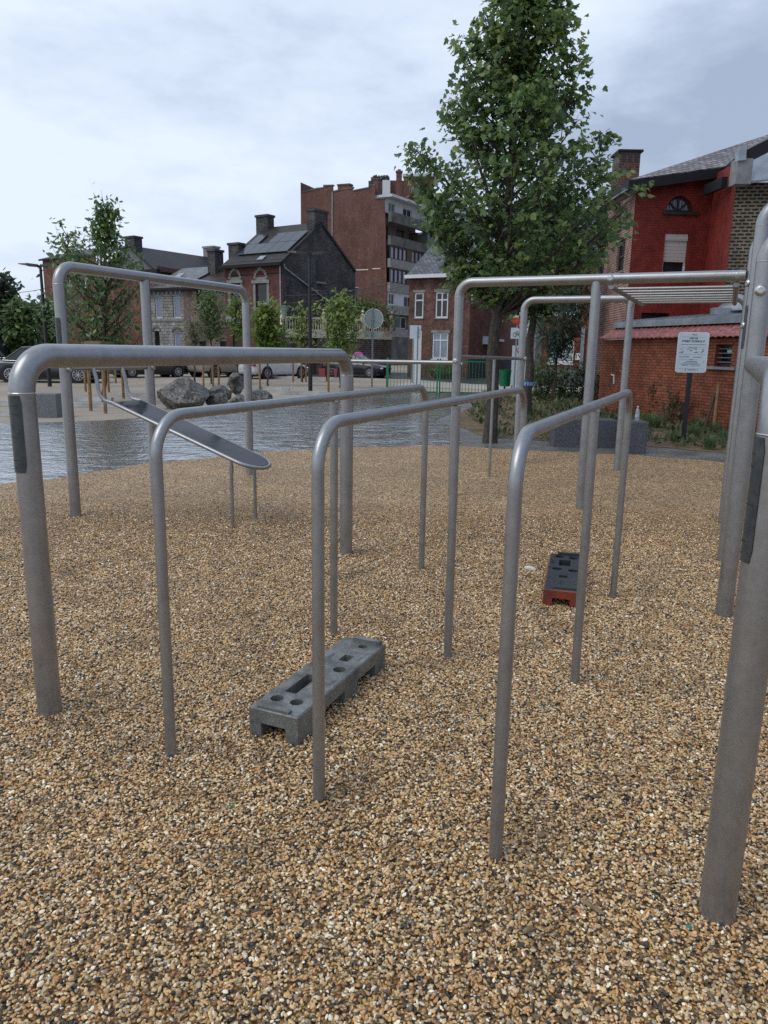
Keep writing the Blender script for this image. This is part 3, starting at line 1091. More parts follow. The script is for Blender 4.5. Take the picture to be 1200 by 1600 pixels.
va, vb = v_on(954, 437, 8.33 - RT), v_on(1152, 433, 8.33 - RT)
lad = thing('monkey_ladder', 'horizontal monkey ladder of thin rungs under the right end of the tall frames', 'ladder', G(8.33, va, 2.40))
for vv in (va, vb):
    mesh_obj('side_rail', MB().tube([G(8.36, vv, 2.405), G(11.44, vv, 2.405)], 0.03, 16), M['steel'], lad)
for i in range(7):
    uu = 8.72 + i * 0.39
    mesh_obj('rung', MB().tube([G(uu, va, 2.405), G(uu, vb, 2.405)], 0.017, 14), M['steel'], lad)
for vv in (va, vb):
    bolt(lad, G(8.33 - RT, vv, 2.475), -GU, 0.036)

# right-hand cluster
fl = bent_frame('thick steel bar frame at the right edge, its near post closest to the camera', (2.24, 0.14), (5.16, 0.14), 1.662, 0.15, ends=(True, False))
sticker(fl, 2.24, 0.14, 1.16, 1.505, radians(176), radians(36))
fm = bent_frame('tall steel frame at the right edge meeting the bar of the nearest frame', (5.21, 0.14), (5.21, 3.1), 2.44, 0.17)
bolt(fm, G(5.21 - RT * 0.98, 0.13, 2.1), -GU, 0.033)
fn = bent_frame('very tall steel frame second in the row of posts at the right edge', (6.68, 0.13), (6.68, 3.1), 2.86, 0.17)
bolt(fn, G(6.68, 0.13 - RT, 2.27), -GV - GU * 0.5, 0.027)
bolt(fn, G(6.68, 0.13 - RT, 1.95), -GV - GU * 0.5, 0.027)
sticker(fn, 6.68, 0.13, 1.77, 2.1, radians(178), radians(26))
f3 = bent_frame('very tall steel frame third in the row of posts, where the front frame bar ends', (8.30, 0.12), (8.30, 3.1), 2.86, 0.17)
rod_thing('steel crossbar at head height between the two rear posts at the right edge', G(6.73, 0.13, 2.27), G(8.25, 0.12, 2.27))

# ------------------------------------------------------------------ sit-up bench hung on the low crossbar
bn = thing('sit_up_bench', 'sloping wet black sit-up board in a steel tube frame hung from a crossbar', 'exercise bench', G(5.94, -4.0))
UA, UB = 5.745, 6.145
H0, H1v, L0 = -5.80, -5.63, -3.93
zt, zl = 1.155, 0.60
sl = (zl - zt) / (L0 - H1v)


def zz(v):
    return zt + sl * (v - H1v)


fr = [G(UA, -5.835, 1.475), G(UA, -5.80, 1.44), G(UA, H0 + 0.0, zz(H0) + 0.02)]
path = rounded([G(UA, -5.86, 1.49), G(UA, -5.80, 1.46), G(UA, -5.77, zz(-5.77)), G(UA, -4.12, zz(-4.12))], 0.03, 4)
path = [G(UA, -5.845, 1.49), G(UA, -5.815, 1.40), G(UA, -5.80, 1.28), G(UA, -5.775, 1.215), G(UA, -5.72, 1.17), G(UA, -5.63, zz(-5.63))]
half = (UB - UA) / 2
cen = (UA + UB) / 2
arc = [G(cen - half * cos(a), L0 - half * 1.0 + half * sin(a), zz(L0 - half + half * sin(a))) for a in [pi * i / 14 for i in range(15)]]
back = [G(UB, p.dot(GV), p.z) for p in reversed(path)]
mesh_obj('tube_frame', MB().tube(path + arc + back, 0.019, 14), M['steel'], bn)
# board: outline inside the frame, slightly below the tube's top
ins = half - 0.012
nb = [G(cen - ins, -5.60, 0), G(cen - ins, L0 - half, 0)]
out = [(cen - ins, -5.60)] + [(cen - ins * cos(a), L0 - half + ins * sin(a)) for a in [pi * i / 14 for i in range(15)]] + [(cen + ins, -5.60)]
mb = MB()
mb.prism([G(a, b2, zz(b2) + 0.002) for a, b2 in out], (0, 0, 0.016))
mesh_obj('board', mb, M['benchboard'], bn)
for vv in (-5.2, -4.7):
    mesh_obj('cross_tie', MB().tube([G(UA, vv, zz(vv) - 0.012), G(UB, vv, zz(vv) - 0.012)], 0.012, 10), M['steel'], bn)
for (uu, vv) in ((UA, -4.19), (UB, -4.20)):
    lg = mesh_obj('leg', MB().tube([G(uu, vv, -0.05), G(uu, vv, zz(vv))], 0.0165, 14), M['steel'], bn)
    b_ = mesh_obj('bracket', MB().tube([G(uu, vv, zz(vv) - 0.13), G(uu, vv, zz(vv) - 0.06)], 0.0225, 14), M['steel'], lg)

# ------------------------------------------------------------------ recycled plastic fence feet
def holed_plate(mb, w, l, z, holes, depth):
    loops = [[V(-w / 2, -l / 2, z), V(w / 2, -l / 2, z), V(w / 2, l / 2, z), V(-w / 2, l / 2, z)]]
    for h in holes:
        if h[0] == 'c':
            loops.append([V(h[1] + h[3] * cos(2 * pi * i / 20), h[2] + h[3] * sin(2 * pi * i / 20), z) for i in range(20)])
        else:
            loops.append([V(h[1] - h[3], h[2] - h[4], z), V(h[1] + h[3], h[2] - h[4], z), V(h[1] + h[3], h[2] + h[4], z), V(h[1] - h[3], h[2] + h[4], z)])
    bm = bmesh.new()
    es = []
    for lp in loops:
        vs = [bm.verts.new(p) for p in lp]
        es += [bm.edges.new((vs[i], vs[(i + 1) % len(vs)])) for i in range(len(vs))]
    bmesh.ops.triangle_fill(bm, use_beauty=True, use_dissolve=False, edges=es, normal=(0, 0, 1))
    bm.verts.index_update()
    fs = []
    for f in bm.faces:
        idx = [v.index for v in f.verts]
        fs.append(idx if f.normal.z > 0 else idx[::-1])
    mb.add([v.co.copy() for v in bm.verts], fs)
    bm.free()
    for lp in loops[1:]:
        n = len(lp)
        lo = [p - V(0, 0, depth) for p in lp]
        mb.add(lp + lo, [(i, n + i, n + (i + 1) % n, (i + 1) % n)[::-1] for i in range(n)])
        mb.ngon(lo)
    return mb


def fence_foot(label, loc, rz, w, l, h, mat, sidemat, holes, lip, texts):
    t = thing('fence_foot', label, 'fence foot', loc, rz)
    mb = MB()
    holed_plate(mb, w - 0.012, l - 0.012, h, holes, 0.055)
    body = mesh_obj('top_plate', mb, mat, t, world=False)
    sd = MB()
    zb = h * 0.55
    c = 0.006
    # side skirts with a chamfer up to the plate, notched underneath
    ring_t = [V(-w / 2 + c, -l / 2 + c, h), V(w / 2 - c, -l / 2 + c, h), V(w / 2 - c, l / 2 - c, h), V(-w / 2 + c, l / 2 - c, h)]
    ring_m = [V(-w / 2, -l / 2, h - c), V(w / 2, -l / 2, h - c), V(w / 2, l / 2, h - c), V(-w / 2, l / 2, h - c)]
    ring_b = [V(p.x, p.y, zb) for p in ring_m]
    sd.add(ring_t + ring_m + ring_b, [(k, 4 + k, 4 + (k + 1) % 4, (k + 1) % 4) for k in range(4)] + [(4 + k, 8 + k, 8 + (k + 1) % 4, 4 + (k + 1) % 4) for k in range(4)] + [(8, 11, 10, 9)])
    sd.f = [f[::-1] for f in sd.f]
    for (a, b2) in ((-l / 2, -l * 0.24), (-l * 0.02, l * 0.13), (l * 0.36, l / 2)):
        for sx_ in (-1, 1):
            x0, x1 = (-w / 2, -w / 2 + 0.062) if sx_ < 0 else (w / 2 - 0.062, w / 2)
            sd.bx(x0 + 0.0005, x1 - 0.0005, a + 0.0005, b2 - 0.0005, -0.02, zb + 0.001)
    mesh_obj('skirt', sd, sidemat, t, world=False)
    for (x0, x1, y0, y1, hh) in lip:
        mesh_obj('raised_lip', MB().bx(x0, x1, y0, y1, h - 0.003, h + hh), mat, t, world=False)
    tx = MB()
    rr = random.Random(5)
    for (x0, y0, n, s_) in texts:
        for i in range(n):
            tx.bx(x0, x0 + 0.016 * s_, y0 + i * 0.014 * s_, y0 + i * 0.014 * s_ + 0.003, h - 0.001, h + 0.0025)
            tx.bx(x0 + rr.choice((0, 0.013)) * s_, x0 + 0.016 * s_, y0 + i * 0.014 * s_ + 0.003, y0 + i * 0.014 * s_ + 0.010 * s_, h - 0.001, h + 0.0025)
    mesh_obj('moulded_marks', tx, mat, t, world=False)
    return t


H1 = [('c', -0.055, -0.34, 0.031), ('c', 0.045, -0.335, 0.031), ('r', -0.03, -0.16, 0.03, 0.105), ('c', -0.05, 0.04, 0.031), ('c', 0.055, 0.06, 0.033), ('r', 0.02, 0.2, 0.026, 0.04), ('c', 0.03, 0.375, 0.026)]
fence_foot('grey recycled plastic fence foot with holes lying behind the middle dip bar', (-0.283, 3.405, 0.012), ANG - pi / 2, 0.25, 0.92, 0.15, M['foot_grey'], M['foot_grey'],
           H1, [(-0.085, 0.075, -0.455, -0.425, 0.012), (-0.055, 0.105, 0.42, 0.452, 0.02)], [(-0.075, 0.16, 5, 1.0), (0.075, 0.19, 4, 1.0), (0.08, -0.12, 4, 1.0)])
H2 = [('c', -0.045, 0.4, 0.036), ('c', 0.06, 0.38, 0.036), ('r', 0.0, 0.23, 0.042, 0.085), ('c', -0.05, 0.05, 0.036), ('c', 0.065, 0.03, 0.036), ('r', 0.0, -0.14, 0.03, 0.028)]
fence_foot('black plastic fence foot with a worn red end, lying beyond the rightmost dip bar', (1.335, 5.27, 0.012), radians(75) - pi / 2, 0.24, 0.96, 0.13, M['foot_black'], M['foot_red'],
           H2, [(-0.06, 0.12, 0.445, 0.47, 0.02), (-0.06, 0.1, -0.44, -0.42, 0.008)], [(-0.1, 0.18, 5, 1.2), (-0.02, -0.33, 5, 1.2)])

# small litter on the pebbles
def chip(name, label, cat, px, py, L_, w, h, rz, mat, z=0.04, amp=0.2):
    p = gr(px, py)
    mb = MB().blob((0, 0, 0), (L_ / 2, w / 2, h / 2), 2, amp, 2.2, int(px))
    t = mesh_obj(name, MB().add([Matrix.Rotation(rz, 3, 'Z') @ v + V(p.x, p.y, z) for v in mb.v], mb.f), mat, loc=(p.x, p.y, 0.02))
    tag(t, label, cat)
    return t


M['chipwood'] = plain('weathered_wood_chip', (0.22, 0.15, 0.09), 0.85, 0, 0.4, 60)
M['chalk'] = plain('white_chalk_stone', (0.62, 0.6, 0.54), 0.8, 0, 0.15, 40)
M['glassgreen'] = plain('green_glass', (0.02, 0.2, 0.13), 0.15, 0, 0.3, 40)
M['dryleaf'] = plain('dry_leaf', (0.24, 0.15, 0.06), 0.7, 0, 0.3, 40)
chip('white_stone', 'white elongated stone lying left of the black fence foot', 'stone', 828, 895, 0.105, 0.05, 0.05, radians(-35), M['chalk'], 0.035)
chip('wood_chip', 'long splinter of wood on the pebbles left of the nearest thick post', 'wood chip', 924, 1434, 0.085, 0.016, 0.014, radians(-48), M['chipwood'])
chip('wood_chip', 'small square wood chip just right of the rightmost dip bar foot', 'wood chip', 845, 1319, 0.034, 0.026, 0.014, radians(80), M['chipwood'])
chip('wood_chip', 'dark wood chip lowest on the pebbles, left of the long splinter', 'wood chip', 824, 1470, 0.045, 0.02, 0.014, radians(40), M['chipwood'])
chip('wood_chip', 'wood chip touching the left side of the nearest thick post', 'wood chip', 1100, 1278, 0.04, 0.018, 0.014, radians(5), M['chipwood'])
chip('dry_leaf', 'curled dry leaf beside the thick post at the far left', 'leaf', 52, 1083, 0.12, 0.03, 0.02, radians(12), M['dryleaf'], 0.032, 0.5)
chip('glass_shard', 'green glass shard on pebbles between the two left dip bars', 'glass shard', 361, 1272, 0.02, 0.014, 0.01, 0.4, M['glassgreen'], 0.032)
chip('glass_shard', 'teal glass shard just in front of the nearest thick post', 'glass shard', 1075, 1463, 0.022, 0.02, 0.012, 0.9, M['glassgreen'], 0.032)
chip('glass_shard', 'tiny green glass shard below the white stone', 'glass shard', 833, 913, 0.022, 0.018, 0.012, 0.9, M['glassgreen'], 0.032)
# ------------------------------------------------------------------ facades
class Facade:
    """vertical plane through ground points A (left) and B (right) as seen from outside"""

    def __init__(s, A, B):
        s.A, s.B = V(A[0], A[1], 0), V(B[0], B[1], 0)
        s.x = (s.B - s.A)
        s.w = s.x.length
        s.x.normalize()
        s.n = V(s.x.y, -s.x.x, 0)

    def pt(s, a, z, d=0.0):
        return s.A + s.x * a + s.n * d + UP * z

    def hit(s, px, py):
        d = ray(px, py)
        t = (s.A - CAM).dot(s.n) / d.dot(s.n)
        q = CAM + d * t
        return (q - s.A).dot(s.x), q.z

    def rect(s, x0, y0, x1, y1):
        xm, ym = (x0 + x1) / 2, (y0 + y1) / 2
        return (s.hit(x0, ym)[0], s.hit(x1, ym)[0], s.hit(xm, y1)[1], s.hit(xm, y0)[1])

    def wall(s, mb, s0, s1, z0, z1, holes=(), depth=0.14):
        xs = sorted({s0, s1, *[min(max(h[k], s0), s1) for h in holes for k in (0, 1)]})
        zs = sorted({z0, z1, *[min(max(h[k], z0), z1) for h in holes for k in (2, 3)]})
        for i in range(len(xs) - 1):
            for j in range(len(zs) - 1):
                cx, cz = (xs[i] + xs[i + 1]) / 2, (zs[j] + zs[j + 1]) / 2
                if any(h[0] < cx < h[1] and h[2] < cz < h[3] for h in holes):
                    continue
                mb.ngon([s.pt(xs[i], zs[j]), s.pt(xs[i + 1], zs[j]), s.pt(xs[i + 1], zs[j + 1]), s.pt(xs[i], zs[j + 1])])
        for h in holes:
            a, b2, c, d = h
            q = [(a, c), (b2, c), (b2, d), (a, d)]
            for k in range(4):
                p, r = q[k], q[(k + 1) % 4]
                mb.ngon([s.pt(*p), s.pt(*p, -depth), s.pt(*r, -depth), s.pt(*r)])
        return mb

    def box(s, mb, a0, a1, z0, z1, d0, d1):
        return mb.obox(s.pt(a0, z0, d0), s.x * (a1 - a0), s.n * (d1 - d0), UP * (z1 - z0))


def add_window(f, r, parent, fmat='pvc', gmat='glass', mull=(), trans=(), fw=0.06, depth=0.12, sill='stone', lintel=None, sub=None, sillh=0.07, over=0.06):
    a, b2, c, d = r
    a, b2, c, d = a + 0.004, b2 - 0.004, c + 0.004, d - 0.004
    mb = MB()
    e0, e1 = -depth, -depth + 0.05
    f.box(mb, a, a + fw, c, d, e0, e1)
    f.box(mb, b2 - fw, b2, c, d, e0, e1)
    f.box(mb, a + fw, b2 - fw, c, c + fw, e0, e1)
    f.box(mb, a + fw, b2 - fw, d - fw, d, e0, e1)
    for mx_ in mull:
        xm = a + (b2 - a) * mx_
        f.box(mb, xm - fw * 0.42, xm + fw * 0.42, c + fw, d - fw, e0 + 0.003, e1 - 0.004)
    for tz in trans:
        zm = c + (d - c) * tz
        f.box(mb, a + fw, b2 - fw, zm - fw * 0.42, zm + fw * 0.42, e0 + 0.005, e1 - 0.007)
    w = mesh_obj('window', mb, M[fmat], parent)
    if sub:      # lower part curtained, upper clear
        zc = c + (d - c) * sub
        mesh_obj('pane', f.wall(MB(), a + 0.01, b2 - 0.01, zc, d - 0.01).__class__().ngon([f.pt(a, zc, -depth + 0.012), f.pt(b2, zc, -depth + 0.012), f.pt(b2, d, -depth + 0.012), f.pt(a, d, -depth + 0.012)]), M['glass'], w)
        mesh_obj('curtain', MB().ngon([f.pt(a, c, -depth + 0.012), f.pt(b2, c, -depth + 0.012), f.pt(b2, zc, -depth + 0.012), f.pt(a, zc, -depth + 0.012)]), M[gmat], w)
    else:
        mesh_obj('pane', MB().ngon([f.pt(a, c, -depth + 0.012), f.pt(b2, c, -depth + 0.012), f.pt(b2, d, -depth + 0.012), f.pt(a, d, -depth + 0.012)]), M[gmat], w)
    if sill:
        mesh_obj('sill', f.box(MB(), a - over, b2 + over, c - sillh, c - 0.006, -0.05, 0.06), M[sill], w)
    if lintel:
        mesh_obj('lintel', f.box(MB(), a - over * 1.6, b2 + over * 1.6, d + 0.006, d + 0.16, -0.03, 0.012), M[lintel], w)
    return w


def slab(mb, p, t):
    """roof plane from a quad/tri with thickness t below it"""
    p = [Vector(q) for q in p]
    n = (p[1] - p[0]).cross(p[2] - p[0]).normalized()
    if n.z < 0:
        n = -n
    return mb.prism(p, -n * t)


def chimney(parent, name_mat, c, w, d, z0, z1, rot, pots=0, cap=True):
    ax, ay = V(cos(rot), sin(rot), 0), V(-sin(rot), cos(rot), 0)
    mb = MB().obox(c - ax * w / 2 - ay * d / 2 + UP * z0, ax * w, ay * d, UP * (z1 - z0))
    o = mesh_obj('chimney', mb, M[name_mat], parent)
    if cap:
        w2, d2 = w + 0.14, d + 0.14
        mesh_obj('chimney_cap', MB().obox(c - ax * w2 / 2 - ay * d2 / 2 + UP * (z1 + 0.002), ax * w2, ay * d2, UP * 0.16), M[name_mat], o)
    for i in range(pots):
        mesh_obj('chimney_pot', MB().lathe([(0.12, 0), (0.11, 0.35), (0.09, 0.35)], c + ax * (i - (pots - 1) / 2) * 0.4 + UP * (z1 + 0.15), n=10), M['clay'], o)
    return o


E1 = V(-0.834, 0.552, 0)        # along the far street, to the left
E2 = V(0.552, 0.834, 0)         # away from that street
ROT1 = atan2(-E1.y, -E1.x)

# ---- house with solar panels
B0 = V(-7.04, 52, 0)
A0 = B0 + E1 * 5.45
h = thing('corner_house', 'red brick corner house with solar panels on its roof and a blackened brick side wall', 'house', (B0.x, B0.y, 0))
fs_ = Facade(A0, B0)
ZE, ZR, DP = at(443, 404, 52).z, at(499, 347, 55.5).z, 8.3
wins = [fs_.rect(400, 443, 417, 484), fs_.rect(361, 443, 376, 484), fs_.rect(405, 520, 421, 562), fs_.rect(364, 512, 378, 575)]
mb = fs_.wall(MB(), 0, fs_.w, 0, ZE, wins)
mesh_obj('front_wall', mb, M['br_dark'], h)
side = Facade(B0, B0 + E2 * DP)
mb = MB()
mb.ngon([side.pt(0, 0), side.pt(DP, 0), side.pt(DP, ZE - 0.1), side.pt(DP / 2, ZR - 0.06), side.pt(0, ZE - 0.06)])
side2 = Facade(A0 + E2 * DP, A0)
mb.ngon([side2.pt(0, 0), side2.pt(DP, 0), side2.pt(DP, ZE - 0.1), side2.pt(DP / 2, ZR - 0.06), side2.pt(0, ZE - 0.1)])
mesh_obj('side_wall', mb, M['br_grey'], h)
rd = A0 + E2 * DP / 2 + UP * ZR
rdB = B0 + E2 * DP / 2 + UP * ZR
ov = -E2 * 0.35
mb = MB()
slab(mb, [A0 + ov - UP * 0.28 + UP * ZE, B0 + ov + UP * (ZE - 0.28) - E1 * 0.1, rdB - E1 * 0.1, rd], 0.16)
slab(mb, [A0 + E2 * DP + UP * ZE, rd, rdB - E1 * 0.1, B0 + E2 * DP + UP * ZE - E1 * 0.1], 0.16)
roof = mesh_obj('roof', mb, M['tile_dark'], h)
# solar array: 5 columns x 2 rows, the top second one missing beside the chimney vent
nr = (rdB - rd).cross(rd - A0 - UP * ZE).normalized()
if nr.z < 0:
    nr = -nr
o0 = A0 + ov - UP * 0.28 + UP * ZE
upv = (rd - o0)
Ls = upv.length
upv.normalize()
for r_ in range(2):
    for c_ in range(5):
        if r_ == 1 and c_ == 1:
            continue
        o = o0 - E1 * (0.62 + c_ * 0.93) + upv * (1.35 + r_ * 1.42) + nr * 0.06
        if r_ == 1 and c_ == 0:
            pass
        mesh_obj('solar_panel', MB().obox(o, -E1 * 0.9, upv * 1.38, nr * 0.05), M['solar'], h)
chimney(roof, 'br_grey', A0 + E2 * DP / 2 - E1 * 0.15, 1.15, 0.7, ZR - 0.9, at(420, 340, 58.3).z, ROT1)
chimney(roof, 'br_grey', A0 + E2 * 1.6 + E1 * 0.35, 1.0, 0.6, ZE, at(372, 383, 56.3).z, ROT1)
chimney(roof, 'br_grey', B0 + E2 * DP / 2 + E1 * 0.35, 0.68, 1.5, ZR - 2.2, at(497, 332, 55.5).z, ROT1)
mb = MB().obox(o0 + upv * 0.45 - E1 * 3.1 + nr * 0.03, -E1 * 0.55, upv * 0.5, nr * 0.05)
mesh_obj('roof_window', mb, M['zinc'], h)
g = MB().obox(A0 + ov * 1.4 + UP * (ZE - 0.46) + E1 * 0.1, -E1 * 5.75, E2 * 0.34, UP * 0.2)
g.obox(A0 + UP * (ZE - 0.95) - E2 * 0.02 + E1 * 0.02, -E1 * 5.5, -E2 * 0.03 * -1, UP * 0.06)
mesh_obj('gutter', g, M['gutter'], h)
mb = MB().tube([side.pt(-0.0, ZE - 0.35, 0.07), side.pt(0.15, ZE - 0.6, 0.08), side.pt(4.6, 5.2, 0.08), side.pt(6.3, 4.05, 0.08)], 0.06, 8)
mesh_obj('drainpipe', mb, M['zinc'], h)
mb = MB().tube([fs_.pt(fs_.w - 0.14, ZE - 0.45, 0.1), fs_.pt(fs_.w - 0.14, 0.1, 0.1)], 0.05, 8)
mesh_obj('downpipe', mb, M['zinc'], h)
r = side.rect(495, 404, 505, 440)
mb = MB()
side.box(mb, r[0], r[1], r[2], r[3] - 0.5, 0.0, 0.03)
xm, rw = (r[0] + r[1]) / 2, (r[1] - r[0]) / 2
mb.prism([side.pt(xm + rw * cos(a), r[3] - 0.5 + 0.5 * sin(a), 0.003) for a in [pi * i / 12 for i in range(13)]], side.n * 0.027)
w = mesh_obj('blind_window', mb, M['black'], h)
mesh_obj('sill', side.box(MB(), r[0] - 0.1, r[1] + 0.25, r[2] - 0.14, r[2] - 0.01, 0.0, 0.09), M['stone'], w)
for i, wr in enumerate(wins[:2]):
    w = add_window(fs_, wr, h, 'darkwood', 'glass', (), (0.3,), 0.07, 0.12)
    # carved stone crown over the window
    xm = (wr[0] + wr[1]) / 2
    hw = (wr[1] - wr[0]) / 2
    cr = MB()
    fs_.box(cr, wr[0] - 0.3, wr[1] + 0.3, wr[3] + 0.02, wr[3] + 0.22, 0.0, 0.12)
    fs_.box(cr, wr[0] - 0.22, wr[0] - 0.02, wr[2] - 0.1, wr[3] + 0.018, 0.0, 0.04)
    fs_.box(cr, wr[1] + 0.02, wr[1] + 0.22, wr[2] - 0.1, wr[3] + 0.018, 0.0, 0.04)
    n_ = 9
    for k in range(n_):
        a = pi * (k + 0.5) / n_
        p = fs_.pt(xm + (hw + 0.05) * cos(a), wr[3] + 0.3 + 0.62 * sin(a), 0.0)
        cr.obox(p - fs_.x * 0.09 - UP * 0.08, fs_.x * 0.18, fs_.n * (0.07 + 0.02 * (k % 2)), UP * 0.17)
    fs_.box(cr, xm - 0.14, xm + 0.14, wr[3] + 0.85, wr[3] + 1.25, 0.0, 0.16)
    fs_.box(cr, wr[0] - 0.05, wr[1] + 0.05, wr[3] + 0.225, wr[3] + 0.42, 0.0, 0.03)
    mesh_obj('stone_crown', cr, M['concrete'], w)
mesh_obj('shutter', MB().ngon([fs_.pt(wins[0][0] + .07, wins[0][2] + (wins[0][3] - wins[0][2]) * .16, -.085), fs_.pt(wins[0][1] - .07, wins[0][2] + (wins[0][3] - wins[0][2]) * .16, -.085), fs_.pt(wins[0][1] - .07, wins[0][2] + (wins[0][3] - wins[0][2]) * .29, -.085), fs_.pt(wins[0][0] + .07, wins[0][2] + (wins[0][3] - wins[0][2]) * .29, -.085)]), M['signback'], h)
add_window(fs_, wins[2], h, 'pvc', 'curtain', (0.5,), (0.75,), 0.06)
d = mesh_obj('door', MB().ngon([fs_.pt(wins[3][0], wins[3][2], -.12), fs_.pt(wins[3][1], wins[3][2], -.12), fs_.pt(wins[3][1], wins[3][3], -.12), fs_.pt(wins[3][0], wins[3][3], -.12)]), M['darkwood'], h)
mesh_obj('door_canopy', fs_.box(MB(), wins[3][0] - 0.3, wins[3][1] + 0.3, wins[3][3] + 0.25, wins[3][3] + 0.75, 0.0, 0.3), M['concrete'], h)
mb = MB()
fs_.box(mb, 0.05, fs_.w - 0.3, 3.75, 3.95, 0.0, 0.06)
mesh_obj('string_course', mb, M['stone'], h)

# ---- terrace with balustrade and garage, right of it
T0 = B0 + V(0.05, -0.25, 0)
T1 = V(0.35, 56.0, 0)
tf = Facade(T0, T1)
Z1, Z2, Z3 = at(450, 527, 52).z, at(450, 514, 52).z, at(450, 494, 52).z
tr = thing('garden_terrace', 'raised garden terrace with cream stone balustrade above a rubble garage wall', 'terrace wall', (T0.x, T0.y, 0))
gd = tf.rect(455, 527, 496, 575)
gd = (gd[0], gd[1], 0.0, gd[3])
mesh_obj('wall', tf.wall(MB(), 0, tf.w, 0, Z1, [(gd[0], gd[1], 0.0, min(gd[3], Z1 - .05))], 0.3), M['br_wall'], tr)
mesh_obj('garage_door', MB().ngon([tf.pt(gd[0], 0, -.28), tf.pt(gd[1], 0, -.28), tf.pt(gd[1], gd[3], -.28), tf.pt(gd[0], gd[3], -.28)]), M['brownframe'], tr)
mesh_obj('stone_band', tf.box(MB(), -0.02, tf.w + 0.02, Z1 + .002, Z2, -0.3, 0.05), M['creamstone'], tr)
mb = MB()
tf.box(mb, 0, tf.w, Z3 - .14, Z3, -0.18, 0.04)
kb = (Z3 - .14 - Z2) / .66
nb_ = int(tf.w / 0.19)
for i in range(nb_):
    c = tf.pt((i + 0.5) * tf.w / nb_, Z2 + .002, -0.07)
    mb.lathe([(0.055, 0), (0.03, 0.08 * kb), (0.065, 0.25 * kb), (0.03, 0.45 * kb), (0.045, 0.66 * kb)], c, n=6)
mesh_obj('balustrade', mb, M['creamstone'], tr)
for a in (0.0, tf.w * 0.36, tf.w * 0.72, tf.w):
    pm = MB()
    tf.box(pm, a - 0.16, a + 0.16, Z2 + .004, Z3 + .14, -0.24, 0.1)
    pm.lathe([(0.16, 0), (0.18, 0.12), (0.08, 0.22), (0.14, 0.36), (0.02, 0.5)], tf.pt(a, Z3 + .14, -0.07), n=10)
    mesh_obj('pillar', pm, M['creamstone'], tr)

# ---- pink and pale houses of the same row
P1 = A0 + E1 * 4.36
EP, RP = at(325, 446, 56.2).z, at(340, 416, 60).z
hp = thing('row_house', 'mottled pink brick row house with brown tiled roof and a tall black chimney pair', 'house', (A0.x, A0.y, 0))
fp = Facade(P1, A0)
pw = [fp.rect(307, 449, 316, 476), fp.rect(336, 450, 348, 460), fp.rect(311, 533, 322, 560), fp.rect(344, 533, 355, 560)]
mesh_obj('front_wall', fp.wall(MB(), 0, fp.w, 0, EP + .05, pw), M['br_rosy'], hp)
for wr in pw:
    add_window(fp, wr, hp, 'darkwood', 'glass', (0.5,), (), 0.06)
mb = MB()
slab(mb, [P1 + UP * (EP - .2) - E2 * 0.3, A0 + UP * (EP - .2) - E2 * 0.3, A0 + E2 * 4.2 + UP * RP, P1 + E2 * 4.2 + UP * RP], 0.15)
slab(mb, [A0 + E2 * 4.2 + UP * RP, P1 + E2 * 4.2 + UP * RP, P1 + E2 * 8 + UP * (EP - .2), A0 + E2 * 8 + UP * (EP - .2)], 0.15)
rf = mesh_obj('roof', mb, M['tile_brown'], hp)
chimney(rf, 'br_grey', P1 + E2 * 3.2 - E1 * 0.2, 0.8, 0.9, RP - 1.2, at(332, 394, 60).z, ROT1)
chimney(rf, 'br_grey', P1 + E2 * 4.6 - E1 * 1.4, 0.75, 0.7, RP - .8, at(349, 398, 61).z, ROT1)
mesh_obj('gutter', MB().obox(P1 + UP * (EP - .28) - E2 * 0.42, A0 - P1, E2 * 0.14, UP * 0.16), M['gutter'], hp)
Q1 = P1 + E1 * 4.35
EB, RB = at(264, 447, 58.5).z, at(290, 417, 62).z
hb = thing('row_house', 'pale stone row house with white arched windows and a blue grey tiled roof', 'house', (P1.x, P1.y, 0))
fb = Facade(Q1, P1)
bw = [fb.rect(242, 463, 253, 497), fb.rect(270, 463, 282, 497), fb.rect(242, 517, 250, 560), fb.rect(272, 519, 283, 562)]
mesh_obj('front_wall', fb.wall(MB(), 0, fb.w, 0, EB, bw), M['br_pale'], hb)
for i, wr in enumerate(bw):
    w = add_window(fb, wr, hb, 'pvc' if i != 2 else 'darkwood', 'curtain' if i != 2 else 'glass', (), (), 0.07, 0.14, None)
    xm, hw = (wr[0] + wr[1]) / 2, (wr[1] - wr[0]) / 2
    am = MB()
    for k in range(7):
        a0_, a1_ = pi * k / 7, pi * (k + 1) / 7
        q = [(hw + 0.06, 0.28), (hw + 0.2, 0.42)]
        am.prism([fb.pt(xm + q[0][0] * cos(a0_), wr[3] - 0.02 + q[0][1] * sin(a0_), 0.002), fb.pt(xm + q[1][0] * cos(a0_), wr[3] - 0.02 + q[1][1] * sin(a0_), 0.002),
                  fb.pt(xm + q[1][0] * cos(a1_), wr[3] - 0.02 + q[1][1] * sin(a1_), 0.002), fb.pt(xm + q[0][0] * cos(a1_), wr[3] - 0.02 + q[0][1] * sin(a1_), 0.002)], fb.n * 0.05)
    mesh_obj('arch_moulding', am, M['darkconcrete'], w)
mb = MB()
fb.box(mb, 0, fb.w, fb.hit(262, 500)[1] - 0.08, fb.hit(262, 500)[1] + 0.05, 0, 0.06)
fb.box(mb, 0, fb.w, EB - .75, EB - .65, 0, 0.05)
for k in range(9):
    fb.box(mb, 0.15 + k * fb.w / 9, 0.35 + k * fb.w / 9, EB - .64, EB - .35, 0, 0.08)
mesh_obj('string_course', mb, M['stone'], hb)
mb = MB()
